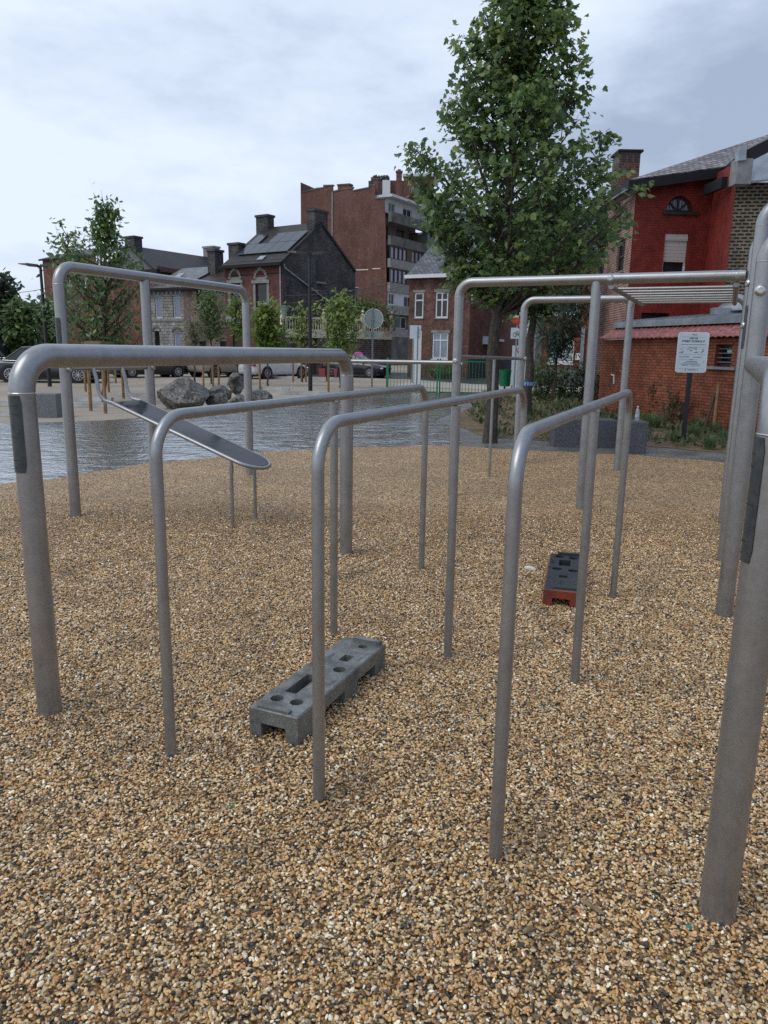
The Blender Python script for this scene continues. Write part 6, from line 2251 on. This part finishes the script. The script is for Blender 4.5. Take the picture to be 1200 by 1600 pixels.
pl = mesh_obj('cycle_plate', MB().obox((a2.x - .3, Y_ - .01, a2.z - .25), (0.6, 0, 0), (0, .02, 0), (0, 0, .46)), M['signwhite'], t)
mb = MB()
for sx_ in (-.12, .12):
    mb.lathe([(0.075, 0), (0.095, 0)], (a2.x + sx_, Y_ - .014, a2.z - .08), V(0, -1, 0), 16)
for q0, q1 in (((-.12, -.08), (-.04, .06)), ((-.04, .06), (.09, .06)), ((.09, .06), (.0, -.08)), ((.0, -.08), (-.04, .06)), ((.12, -.08), (.08, .1)), ((.0, -.08), (-.12, -.08))):
    mb.bar(V(a2.x + q0[0], Y_ - .014, a2.z + q0[1]), V(a2.x + q1[0], Y_ - .014, a2.z + q1[1]), .004, .02, V(0, 1, 0))
mesh_obj('bicycle_symbol', mb, M['ink'], pl)
Y_ = 34
a = at(812, 551, Y_)
t = thing('poster_panel', 'tall white poster panel with a red triangle beside the green bin', 'panel', (a.x, Y_, 0))
z0_, z1_ = 0.0, at(812, 540, Y_).z
mesh_obj('panel', MB().obox((a.x - .33, Y_, z0_ + .25), (.66, 0, 0), (0, .05, 0), (0, 0, z1_ - .25)), M['signwhite'], t)
mesh_obj('leg', MB().obox((a.x - .3, Y_ + .01, 0), (.06, 0, 0), (0, .04, 0), (0, 0, .25)), M['polegrey'], t)
mesh_obj('leg', MB().obox((a.x + .24, Y_ + .01, 0), (.06, 0, 0), (0, .04, 0), (0, 0, .25)), M['polegrey'], t)
mesh_obj('red_triangle', MB().ngon([V(a.x - .2, Y_ - .004, z1_ - .12), V(a.x + .2, Y_ - .004, z1_ - .12), V(a.x, Y_ - .004, z1_ - .5)]), M['signred'], t)
mesh_obj('white_triangle', MB().ngon([V(a.x - .12, Y_ - .008, z1_ - .165), V(a.x + .12, Y_ - .008, z1_ - .165), V(a.x, Y_ - .008, z1_ - .38)]), M['signwhite'], t)

# green bin
Y_ = 29.5
a, c = at(780.5, 603.5, Y_), at(798, 578, Y_)
t = thing('litter_bin', 'round green plastic litter bin on a post right of the green fence', 'litter bin', ((a.x + c.x) / 2, Y_, 0))
xm = (a.x + c.x) / 2
mesh_obj('bucket', MB().lathe([(0.0, 0), (0.2, 0.0), (0.235, c.z - a.z - .03), (0.245, c.z - a.z), (0.21, c.z - a.z), (0.19, 0.05), (0.0, 0.05)], (xm, Y_, a.z), n=24), M['binGreen'], t)
mesh_obj('post', MB().tube([(xm, Y_ + .02, -.1), (xm, Y_ + .02, a.z)], 0.04, 10), M['black'], t)

# green fence panels by the puddle
def fence_panel(lb, p, q, post_end=False, double=False):
    t = thing('green_fence', lb, 'fence', p, 0, 'green steel fence panels')
    d = (q - p)
    L_ = d.length
    d.normalize()
    zt_, zb_ = 1.33, 0.12
    for z in (zb_, zt_):
        mesh_obj('rail', MB().bar(p + UP * z, q + UP * z, 0.035, 0.055), M['green'], t)
    n_ = int(L_ / 0.125)
    for i in range(1, n_):
        c = p + d * (L_ * i / n_)
        mesh_obj('fence_bar', MB().tube([c + UP * (zb_ + .03), c + UP * (zt_ - .03)], 0.010, 6, False), M['green'], t)
    pts_ = [(p, 0.1 if double else 0.055)] + [(q, 0.055)]
    for c, w_ in pts_:
        mesh_obj('post', MB().obox(c + V(-w_ / 2, -0.04, -0.1), V(w_, 0, 0), V(0, 0.08, 0), UP * 1.53), M['green'], t)


f0, f1, f2_ = gr(605, 616), gr(686, 617.5), gr(768, 618)
f0.y = 29.8; f0.x = at(605, 600, 29.8).x
f1 = V(at(685, 600, 29.7).x, 29.7, 0)
f2_ = V(at(768, 600, 29.6).x, 29.6, 0)
fence_panel('green barred fence panel at the puddle edge, left of two', f0, f1 - V(.05, 0, 0), double=True)
fence_panel('green barred fence panel at the puddle edge, right of two beside the big trunk', f1 + V(.05, 0, 0), f2_)

# planters, parasol
for px0, px1, y0, y1, Y_, lb in ((476.5, 480.5, 575, 589, 47.5, 'narrow red planter box left of the central lamp post'), (498, 508, 576, 587, 47.5, 'faded red planter box right of the central lamp post'), (521.5, 527, 576, 590, 46, 'red planter box half hidden by the thick far post')):
    a, c = at(px0, y1, Y_), at(px1, y0, Y_)
    mb = MB()
    w_, h_ = c.x - a.x, c.z
    mb.add([V(a.x + .04, Y_, 0.004), V(c.x - .04, Y_, 0.004), V(c.x - .04, Y_ + .35, 0.004), V(a.x + .04, Y_ + .35, 0.004), V(a.x, Y_ - .03, h_), V(c.x, Y_ - .03, h_), V(c.x, Y_ + .38, h_), V(a.x, Y_ + .38, h_)],
           [(3, 2, 1, 0), (0, 1, 5, 4), (1, 2, 6, 5), (2, 3, 7, 6), (3, 0, 4, 7)])
    t = thing('planter', lb, 'planter', (a.x, Y_, 0))
    mesh_obj('box', mb, M['redpaint'], t)
    mesh_obj('soil', MB().ngon([V(a.x + .01, Y_ - .02, h_ - .04), V(c.x - .01, Y_ - .02, h_ - .04), V(c.x - .01, Y_ + .36, h_ - .04), V(a.x + .01, Y_ + .36, h_ - .04)]), M['soil'], t)
Y_ = 50.2
a = at(560, 555, Y_)
t = thing('parasol', 'bright pink open parasol behind the dark blue car', 'parasol', (a.x, Y_, 0))
mb = MB().lathe([(0.42, 0.0), (0.33, 0.11), (0.18, 0.19), (0.01, 0.23)], (a.x, Y_, a.z), n=8, smooth=False)
mesh_obj('canopy', mb, M['pink'], t)
mesh_obj('pole', MB().tube([(a.x, Y_, 0.0), (a.x, Y_, a.z + .2)], 0.012, 6), M['polegrey'], t)

# overhead cables
def cable(lb, p, q, sag):
    pts_ = [p.lerp(q, i / 16) - UP * (sag * 4 * (i / 16) * (1 - i / 16)) for i in range(17)]
    o = mesh_obj('overhead_cable', MB().tube(pts_, 0.022, 6), M['black'], uv=False, loc=p)
    tag(o, lb, 'cable')


cable('upper thin overhead cable between the corner house and the slate roof house', side.pt(0.1, 5.2, 0.1), fc.pt(0.05, fc.hit(640, 436)[1], 0.1), 0.25)
cable('lower thin overhead cable between the corner house and the slate roof house', side.pt(0.1, 4.7, 0.1), fc.pt(0.05, fc.hit(640, 445)[1], 0.1), 0.2)
cable('thin overhead cable crossing the sky behind the left lamp post', at(30, 457, 60), at(100, 443, 66), 0.1)

# ------------------------------------------------------------------ information sign
sp_ = gr(1068, 692)
YS = sp_.y
t = thing('info_sign', 'pale street workout notice board on a black pole in the planted bed', 'information sign', sp_)
c0, c1, c2, c3 = at(1054.5, 581, YS - .04), at(1102.5, 583.5, YS - .04), at(1107, 519.5, YS - .04), at(1061.5, 518.5, YS - .04)
so = (c0 + c1) / 2
W_, H_ = (c1.x - c0.x), ((c2.z + c3.z) - (c0.z + c1.z)) / 2
bx_ = V((c3.x + c2.x - c0.x - c1.x) / 2, 0, H_)
ex, ez = V(1, 0, 0), UP
oc = V(so.x, YS - .04, (c0.z + c1.z) / 2)


def spt(a, b_, d=0.0):
    return oc + ex * (a * W_) + ez * (b_ * H_) + V(0, -d, 0)


def rrect(x0, x1, y0, y1, r_, d):
    out = []
    for (cx, cy, a0_) in ((x1 - r_, y0 + r_ * W_ / H_, -pi / 2), (x1 - r_, y1 - r_ * W_ / H_, 0), (x0 + r_, y1 - r_ * W_ / H_, pi / 2), (x0 + r_, y0 + r_ * W_ / H_, pi)):
        for i in range(6):
            a = a0_ + pi / 2 * i / 5
            out.append(spt(cx + r_ * cos(a), cy + r_ * W_ / H_ * sin(a), d))
    return out


bd = mesh_obj('board', MB().prism(rrect(-.5, .5, 0, 1, .09, 0), V(0, 0.006, 0)), M['signrim'], t)
mesh_obj('face', MB().ngon(rrect(-.47, .47, .022, .978, .075, 0.003)), M['signwhite'], bd)
mesh_obj('pole', MB().obox(V(sp_.x - .035, YS, -.1), V(.07, 0, 0), V(0, .07, 0), UP * (oc.z + H_ * .8 + .1)), M['black'], t)


def text_mesh(mb, s, x, z, size, d=0.005, align='CENTER', bold=0.0):
    cu = bpy.data.curves.new('lettering', 'FONT')
    cu.body = s
    cu.size = size
    cu.align_x = align
    cu.offset = bold
    ob_ = bpy.data.objects.new('lettering', cu)
    COL.objects.link(ob_)
    dg = bpy.context.evaluated_depsgraph_get()
    dg.update()
    me = ob_.evaluated_get(dg).to_mesh()
    vs_ = [spt(x, z, d) + ex * v.co.x + ez * v.co.y for v in me.vertices]
    mb.add(vs_, [tuple(p_.vertices) for p_ in me.polygons])
    bpy.data.objects.remove(ob_)
    bpy.data.curves.remove(cu)


tx = MB()
text_mesh(tx, 'AIRE DE', 0, .83, H_ * .058, bold=.0012)
text_mesh(tx, 'STREET WORKOUT', 0, .755, H_ * .066, bold=.0014)
mesh_obj('heading', tx, M['ink'], bd)
ln = MB()
rr = random.Random(3)


def sbar(x0, x1, z, h_, d=0.005):
    ln.ngon([spt(x0, z, d), spt(x1, z, d), spt(x1, z + h_, d), spt(x0, z + h_, d)])


def fake_line(x0, x1, z, h_):
    x_ = x0
    while x_ < x1:
        w_ = rr.uniform(.015, .05)
        sbar(x_, min(x_ + w_, x1), z, h_)
        x_ += w_ + .012


fake_line(-.38, .4, .69, .012)
for z in (.88, .63, .45, .1):
    sbar(-.4, .41, z, .003)
fake_line(-.13, .15, .605, .014)
for x_ in (-.37, -.15, .09, .33):
    fake_line(x_ - .05, x_ + .06, .575, .01)
fake_line(-.4, -.08, .385, .016)
fake_line(.04, .32, .38, .014)
fake_line(-.06, .06, .315, .016)
sbar(-.36, .2, .32, .003)
fake_line(-.18, .17, .268, .016)
fake_line(-.26, .22, .235, .012)
fake_line(-.34, .3, .205, .012)
fake_line(-.32, -.1, .175, .013)
fake_line(0.0, .3, .165, .013)
fake_line(-.03, .12, .925, .018)
fake_line(-.1, .16, .06, .02)
sbar(-.19, -.165, .05, .04)
sbar(.2, .22, .06, .03)
sbar(-.05, -.03, .93, .03)
sbar(-.4, -.395, .22, .08)
sbar(.38, .385, .22, .08)
mesh_obj('small_print', ln, M['ink'], bd)
ic = MB()


def ibar(x0, z0, x1, z1, w_=.008):
    p0_, p1_ = spt(x0, z0, .005), spt(x1, z1, .005)
    ic.bar(p0_, p1_, .001, w_, V(0, 1, 0)) if False else ic.add([p0_ + V(-w_ / 2, 0, -w_ / 2), p1_ + V(w_ / 2, 0, -w_ / 2), p1_ + V(w_ / 2, 0, w_ / 2), p0_ + V(-w_ / 2, 0, w_ / 2)], [(0, 1, 2, 3)])


ibar(-.42, .5, -.3, .5); ibar(-.36, .505, -.3, .53); ibar(-.3, .53, -.29, .555)
ibar(-.16, .49, -.16, .55, .006); ibar(-.07, .49, -.07, .56, .006); ibar(-.08, .54, -.03, .56, .014)
ibar(.06, .5, .18, .5); ibar(.11, .5, .13, .525, .014); ibar(.12, .47, .12, .5, .005)
ibar(.28, .5, .33, .52, .01); ibar(.31, .52, .36, .555, .012)
mesh_obj('exercise_icons', ic, M['ink'], bd)

# ------------------------------------------------------------------ planted bed
def grass_clump(lb, px, py, h_, w_, n_, seed, tint=0.5, mat='lf_grass', name='grass_clump', group='grass clumps in the planted bed'):
    p = gr(px, py)
    r = random.Random(seed)
    mb = MB()
    for i in range(n_):
        a = r.uniform(0, 2 * pi)
        rr0 = r.uniform(0, w_ * 0.18)
        b0 = p + V(rr0 * cos(a), rr0 * sin(a), 0.0)
        out = V(cos(a + r.uniform(-.5, .5)), sin(a + r.uniform(-.5, .5)), 0)
        hh_ = h_ * r.uniform(0.5, 1.1)
        sp__ = w_ * r.uniform(0.15, 0.55)
        wd = 0.006 + 0.006 * r.random()
        sd__ = out.cross(UP) * wd
        prev_ = None
        seg = 5
        tn = max(0, min(1, tint + r.gauss(0, .2)))
        for k in range(seg + 1):
            f = k / seg
            c = b0 + out * (sp__ * f ** 1.8) + UP * (hh_ * (f - 0.28 * f * f * (sp__ / max(.01, w_ * .4))))
            q = (c - sd__ * (1 - f * 0.9), c + sd__ * (1 - f * 0.9))
            if prev_:
                mb.ngon([prev_[0], prev_[1], q[1], q[0]], False, tn)
            prev_ = q
    o = mesh_obj(name, mb, M[mat], uv=False, tint=True, loc=p)
    tag(o, lb, 'plant', group)
    return o


grass_clump('big lush arching grass clump right of the plastic bottle', 1018, 668, 0.5, 1.0, 260, 1, .6)
grass_clump('grass clump close in front of the short angled stake', 1094, 668, 0.42, 0.55, 70, 2, .75)
grass_clump('upright grass clump just right of the sign pole', 1086, 683, 0.4, 0.45, 120, 3, .45)
grass_clump('grass clump nearest to the pebbles, right of the sign pole', 1108, 703, 0.42, 0.5, 150, 4, .4)
grass_clump('small grass clump left of the sign pole', 1054, 690, 0.28, 0.45, 90, 5, .35)
grass_clump('grass clump under the leaning brown stake', 1114, 676, 0.34, 0.45, 90, 6, .35)
grass_clump('yellowish grass clump at the foot of the taped trunk', 838, 648, 0.42, 0.8, 110, 7, .9)
grass_clump('small green clump on the soil right of the taped trunk', 856, 640, 0.25, 0.5, 60, 8, .6)
grass_clump('grass clump behind the nearest slim bar, partly hidden', 1128, 690, 0.4, 0.45, 80, 9, .4)


def bush(lb, px, py, h_, w_, stems, n_, size, seed, mat='lf_weed', lit=.4, name='weed_bush', shape=OVAL, z0=.05):
    p = gr(px, py)
    r = random.Random(seed)
    t = thing(name, lb, 'plant', p, 0, 'shrubs and weeds in the planted bed')
    st, lv = MB(), MB()
    for i in range(stems):
        a = r.uniform(0, 2 * pi)
        q = p + V(cos(a) * w_ * .15, sin(a) * w_ * .15, 0)
        tp_ = p + V(cos(a) * w_ * r.uniform(.1, .5), sin(a) * w_ * .5 * r.uniform(.2, 1), h_ * r.uniform(.55, 1.05))
        md = q.lerp(tp_, .5) + V(r.gauss(0, .05), r.gauss(0, .05), .06)
        st.tube([q, md, tp_], [.008, .006, .003], 5, False)
        for k in range(max(1, n_ // stems)):
            f = r.uniform(z0, 1)
            c = (q.lerp(md, f * 2) if f < .5 else md.lerp(tp_, f * 2 - 1)) + V(r.gauss(0, .05), r.gauss(0, .05), r.gauss(0, .04))
            leaf(lv, c, (rand_dir(r, .2)), (UP + rand_dir(r) * .8), size * r.uniform(.6, 1.3), shape, max(0, min(1, lit + r.gauss(0, .2) + .25 * (f - .5))), .2, .1)
    mesh_obj('stems', st, M['twig'], t, uv=False)
    mesh_obj('leaves', lv, M[mat], t, uv=False, tint=True)


bush('thin climbing shrub against the orange wall, nearest left of the sign', 1030, 655, 1.25, 1.1, 13, 200, .1, 41, 'lf_dark', .55)
bush('tall single climbing stem on the orange wall', 1005, 650, 1.75, 0.35, 4, 160, .085, 42, 'lf_weed', .35)
bush('dark scrubby bush at the left foot of the orange wall', 962, 640, 1.3, 1.3, 20, 420, .1, 43, 'lf_dark', .6)
bush('scrubby stems rising left of the sign board on the orange wall', 1048, 660, 1.0, .9, 12, 150, .09, 44, 'lf_weed', .3)
bush('leafy low bush behind the sign pole', 1075, 662, .7, .9, 14, 260, .1, 45, 'lf_dark', .7)
bush('low bush between the orange wall and the right-hand posts', 1120, 668, .55, .8, 10, 120, .1, 46, 'lf_weed', .3)
bush('tall reedy weeds right of the taped trunk', 845, 626, 1.7, 1.3, 34, 900, .2, 47, 'lf_grass', .35, shape=NEEDLE)
bush('dense green weeds below the striped blinds', 880, 622, 1.45, 1.8, 36, 900, .13, 48, 'lf_mid', .35)
bush('dark weeds between the front frame middle post and the letter box', 908, 625, 1.5, 1.3, 26, 620, .13, 49, 'lf_dark', .8)
bush('leafy weeds at the foot of the pinkish gable', 932, 630, 1.2, 1.2, 22, 420, .12, 50, 'lf_weed', .35)
bush('flowering weeds with a little red behind the green fence', 695, 592, 1.0, 3.0, 24, 500, .2, 51, 'lf_mid', .3)
bush('ivy stems hanging at the left end of the clay tiles', 948, 600, 2.6, .8, 9, 170, .12, 52, 'lf_weed', .5)

# leaning stakes in the bed
for px, py, tx_, ty_, lb, mt_ in ((1115, 672, 1123, 600, 'brown round stake standing in the bed right of the sign', 'stake'), (1100, 670, 1117, 616, 'dark stake leaning against the brown one in the bed', 'twig')):
    p = gr(px, py)
    q = at(tx_, ty_, p.y + (.25 if mt_ == 'twig' else 0))
    o = mesh_obj('leaning_stake', MB().tube([p - UP * .1, q], .038 if mt_ == 'stake' else .026, 10), M[mt_], uv=False, loc=p)
    tag(o, lb, 'stake')
# white bracket and small white things on the wall
p = at(957, 592, 21.6)
o = mesh_obj('white_spout', MB().tube(rounded([p + V(-.05, 0, .12), p + V(.02, -.05, .1), p + V(.03, -.05, -.14)], .03, 4), .022, 8), M['pvc'], uv=False, loc=p)
tag(o, 'small white curved pipe spout on the orange wall', 'pipe')

# leaf litter and ground weeds
def litter():
    r = random.Random(77)
    mb = MB()
    n_ = 0
    while n_ < 9500:
        x_, y_ = r.uniform(1.8, 11), r.uniform(13.2, 30)
        if y_ < 14.9 - (x_ - 2.4) * .32 or (x_ < 2.2 + max(0, (y_ - 20) * .15)):
            continue
        if noise.noise(V(x_ * .9, y_ * .9, 3)) < -0.12 and r.random() < .8:
            continue
        n_ += 1
        q = V(x_, y_, .016 + r.random() * .03)
        tall = r.random() < .45
        leaf(mb, q, rand_dir(r, 1.2 if tall else 0.1), rand_dir(r, 1), r.uniform(.05, .15) * (1.4 if tall else 1), OVAL if r.random() < .6 else NEEDLE, max(0, min(1, .55 + r.gauss(0, .3))), .1)
    mesh_obj('ground_weeds', mb, M['lf_weed'], uv=False, tint=True, kind='stuff')


litter()
# ------------------------------------------------------------------ parked cars
CARK = {
    'sedan': dict(body=[(0.0, .42, .80, .74), (.012, .30, .93, .86), (.05, .24, 1.0, .94), (.14, .20, 1.01, .985), (.3, .18, .97, 1), (.55, .18, .94, 1), (.7, .18, .93, 1), (.82, .19, .87, .985), (.93, .22, .76, .92), (.985, .28, .64, .8), (1.0, .36, .55, .66)],
                  gh=[(.13, .0), (.29, .93), (.45, 1.0), (.58, .95), (.745, .0)]),
    'estate': dict(body=[(0.0, .42, .82, .76), (.012, .30, .98, .88), (.05, .24, 1.0, .95), (.14, .20, .99, .985), (.3, .18, .97, 1), (.55, .18, .95, 1), (.7, .18, .94, 1), (.82, .19, .88, .985), (.93, .22, .77, .92), (.985, .28, .64, .8), (1.0, .36, .55, .66)],
                   gh=[(.02, .0), (.1, .92), (.32, 1.0), (.56, .96), (.75, .0)]),
    'suv': dict(body=[(0.0, .5, .95, .80), (.012, .36, 1.08, .9), (.05, .30, 1.12, .96), (.14, .26, 1.12, .99), (.3, .24, 1.1, 1), (.55, .24, 1.08, 1), (.7, .24, 1.07, 1), (.83, .25, 1.03, .985), (.93, .28, .95, .93), (.985, .32, .82, .84), (1.0, .42, .7, .74)],
                gh=[(.02, .0), (.09, .93), (.32, 1.0), (.56, .97), (.74, .0)]),
}


def car(lb, loc, rz, L_, W_, H_, pmat, kind, name='parked_car', wr_=.32):
    t = thing(name, lb, 'car', loc, rz, 'cars parked beyond the puddle')
    k = CARK[kind]
    hw = W_ / 2

    def loft(rings, caps=True):
        mb = MB()
        n = len(rings[0])
        vs = [p for r in rings for p in r]
        fs = []
        for i in range(len(rings) - 1):
            for j in range(n):
                j2 = (j + 1) % n
                fs.append((i * n + j, i * n + j2, (i + 1) * n + j2, (i + 1) * n + j))
        fs.append(tuple(range(n))[::-1])
        fs.append(tuple(range((len(rings) - 1) * n, len(rings) * n)))
        mb.add(vs, fs, True)
        return mb
    rings = []
    for (f, zb_, zt_, w) in k['body']:
        x_, w = -L_ / 2 + f * L_, w * hw
        half = [(w * .82, zb_), (w * .97, zb_ + .09), (w, zb_ + .3), (w * .985, zt_ - .2), (w * .95, zt_ - .07), (w * .84, zt_ - .01), (w * .4, zt_ + .012)]
        rings.append([V(x_, -y_, z_) for y_, z_ in half[::-1]][::-1] + [V(x_, y_, z_) for y_, z_ in half[::-1]])
    mesh_obj('body', loft(rings), M[pmat], t, uv=False, world=False, sharp=50)
    # glasshouse
    belt = k['body'][4][2] - .02

    def zat(f):
        b_ = k['body']
        for i in range(len(b_) - 1):
            if b_[i][0] <= f <= b_[i + 1][0]:
                u_ = (f - b_[i][0]) / (b_[i + 1][0] - b_[i][0])
                return b_[i][2] * (1 - u_) + b_[i + 1][2] * u_
        return belt
    gl, rf = [], []
    for (f, hgt) in k['gh']:
        x_ = -L_ / 2 + f * L_
        zb_ = zat(f) - .02
        zt_ = zb_ + .012 if hgt == 0 else belt + (H_ - belt) * hgt
        wt = hw * (.92 if hgt == 0 else .70)
        half = [(hw * .93, zb_), (wt + (hw * .93 - wt) * .1, zt_ - (.012 if hgt == 0 else .05)), (wt * .9, zt_), (wt * .4, zt_ + (.0 if hgt == 0 else .02))]
        gl.append([V(x_, -y_, z_) for y_, z_ in half] + [V(x_, y_, z_) for y_, z_ in half[::-1]])
    g_ = mesh_obj('windows', loft(gl), M['carglass'], t, uv=False, world=False, sharp=25)
    rp = MB()
    for i in range(1, len(gl) - 2):
        a, b_ = gl[i], gl[i + 1]
        order = [1, 2, 3, 4, 5, 6]
        for q in range(5):
            i0, i1 = order[q], order[q + 1]
            rp.ngon([a[i0] + UP * .012, a[i1] + UP * .012, b_[i1] + UP * .012, b_[i0] + UP * .012], True)
    mesh_obj('roof', rp, M[pmat], t, uv=False, world=False, sharp=60)
    for sg in (1, 6):
        chain = [r[sg] for r in gl]
        mesh_obj('roof_rail', MB().tube([p + V(0, (-.006 if sg == 1 else .006), 0) for p in chain], .03, 6), M[pmat], t, uv=False, world=False)
        base = [r[0 if sg == 1 else 7] for r in gl]
        for i in (2, 3):
            mesh_obj('pillar', MB().tube([gl[i][0 if sg == 1 else 7], gl[i][sg]], .03, 6), M[pmat], t, uv=False, world=False)
        mesh_obj('chrome_strip', MB().tube([p + V(0, (-.012 if sg == 1 else .012), .02) for p in base], .012, 6), M['chrome'], t, uv=False, world=False)
    for fx in (.19, .81):
        for sg in (-1, 1):
            c = V(-L_ / 2 + fx * L_, 0, wr_)
            ah = MB().lathe([(wr_ + .055, hw - .3), (wr_ + .055, hw + .004), (0.01, hw + .004)], c, V(0, sg, 0), 24)
            mesh_obj('wheel_arch', ah, M['black'], t, uv=False, world=False)
            w = mesh_obj('wheel', MB().lathe([(wr_ * .68, hw - .2), (wr_ * .95, hw - .2), (wr_, hw - .16), (wr_, hw - .02), (wr_ * .95, hw + .014), (wr_ * .68, hw + .018)], c, V(0, sg, 0), 28), M['rubber'], t, uv=False, world=False)
            rm = MB().lathe([(wr_ * .68, hw + .016), (wr_ * .62, hw + .018), (wr_ * .6, hw + .006)], c, V(0, sg, 0), 28)
            for s5 in range(10):
                a = 2 * pi * s5 / 10
                p0, p1 = c + V(cos(a) * .03, sg * (hw + .01), sin(a) * .03), c + V(cos(a) * wr_ * .64, sg * (hw + .012), sin(a) * wr_ * .64)
                rm.bar(p0, p1, .026, .02, V(0, sg, 0))
            rm.lathe([(.05, hw + .022), (.001, hw + .024)], c, V(0, sg, 0), 12)
            mesh_obj('rim', rm, M['rim'], w, uv=False, world=False)
    b_ = k['body']
    for sg in (-1, 1):
        y_ = sg * hw * .68
        for nm, f, mt_, zz_ in (('tail_lamp', .004, 'lamp_red', b_[1][2] - .2), ('headlight', .984, 'lamp_clear', b_[-2][2] - .06)):
            x_ = -L_ / 2 + f * L_
            mesh_obj(nm, MB().blob((x_, y_ * (1.06 if nm == 'headlight' else 1.1), zz_), (.1, .17, .075), 2, 0, 1, 0, True), M[mt_], t, uv=False, world=False)
        mesh_obj('mirror', MB().blob((L_ * .19, sg * (hw + .08), belt + .06), (.07, .11, .075), 2, 0, 1, 0, True), M[pmat], t, uv=False, world=False)
        for f in (.4, .6):
            mesh_obj('door_handle', MB().obox((-L_ / 2 + f * L_, sg * (hw * .985) - .012, belt - .16), (.17, 0, 0), (0, .024, 0), (0, 0, .025)), M[pmat], t, uv=False, world=False)
    mesh_obj('number_plate', MB().obox((-L_ / 2 - .012, -.26, .62 if kind != 'suv' else .78), (.012, 0, 0), (0, .52, 0), (0, 0, .11)), M['plate_white'], t, uv=False, world=False)
    mesh_obj('lower_trim', MB().obox((-L_ * .46, -hw * .93, .17 if kind != 'suv' else .24), (L_ * .92, 0, 0), (0, hw * 1.86, 0), (0, 0, .1)), M['black'], t, uv=False, world=False)
    return t


def by_corner(px, py, rz, L_, W_, cx=-1, cy=-1):
    p = gr(px, py)
    v = Matrix.Rotation(rz, 3, 'Z') @ V(cx * L_ / 2, cy * W_ / 2, 0)
    q = p - v
    return (q.x, q.y, 0.0)


def by_wheel(px, py, rz, L_, W_, f, cy=-1):
    p = gr(px, py)
    v = Matrix.Rotation(rz, 3, 'Z') @ V((f - .5) * L_, cy * W_ / 2, 0)
    q = p - v
    return (q.x, q.y, 0.0)


car('glossy black saloon at the left edge with chrome window line and multispoke wheels', by_wheel(123, 599, .08, 4.9, 1.9, .81), .08, 4.9, 1.9, 1.66, 'car_black', 'sedan', wr_=.38)
car('black off-roader behind the black saloon, cut by the left edge', by_wheel(26, 594, .05, 4.9, 2.0, .83), .05, 4.9, 2.0, 2.15, 'car_black', 'suv', wr_=.38)
car('dark saloon parked diagonally behind the mid post of the left frame', by_wheel(279, 589.5, .75, 4.5, 1.8, .81), .75, 4.5, 1.8, 1.45, 'car_black', 'sedan')
car('beige off-roader parked between the dark saloon and the white estate', by_corner(320, 590.5, .95, 4.4, 1.85), .95, 4.4, 1.85, 1.7, 'car_beige', 'suv', wr_=.36)
car('dark grey car mostly hidden between the beige off-roader and the white estate', by_corner(352, 586, .95, 4.3, 1.8), .95, 4.3, 1.8, 1.5, 'car_navy', 'estate')
car('white estate parked diagonally behind the boulders', by_corner(401, 593, .93, 4.5, 1.8), .93, 4.5, 1.8, 1.5, 'car_white', 'estate', wr_=.34)
car('dark blue car beyond the round sign, its headlight towards the green fence', by_wheel(577, 590.5, -.42, 4.3, 1.78, .81), -.42, 4.3, 1.78, 1.45, 'car_navy', 'estate')
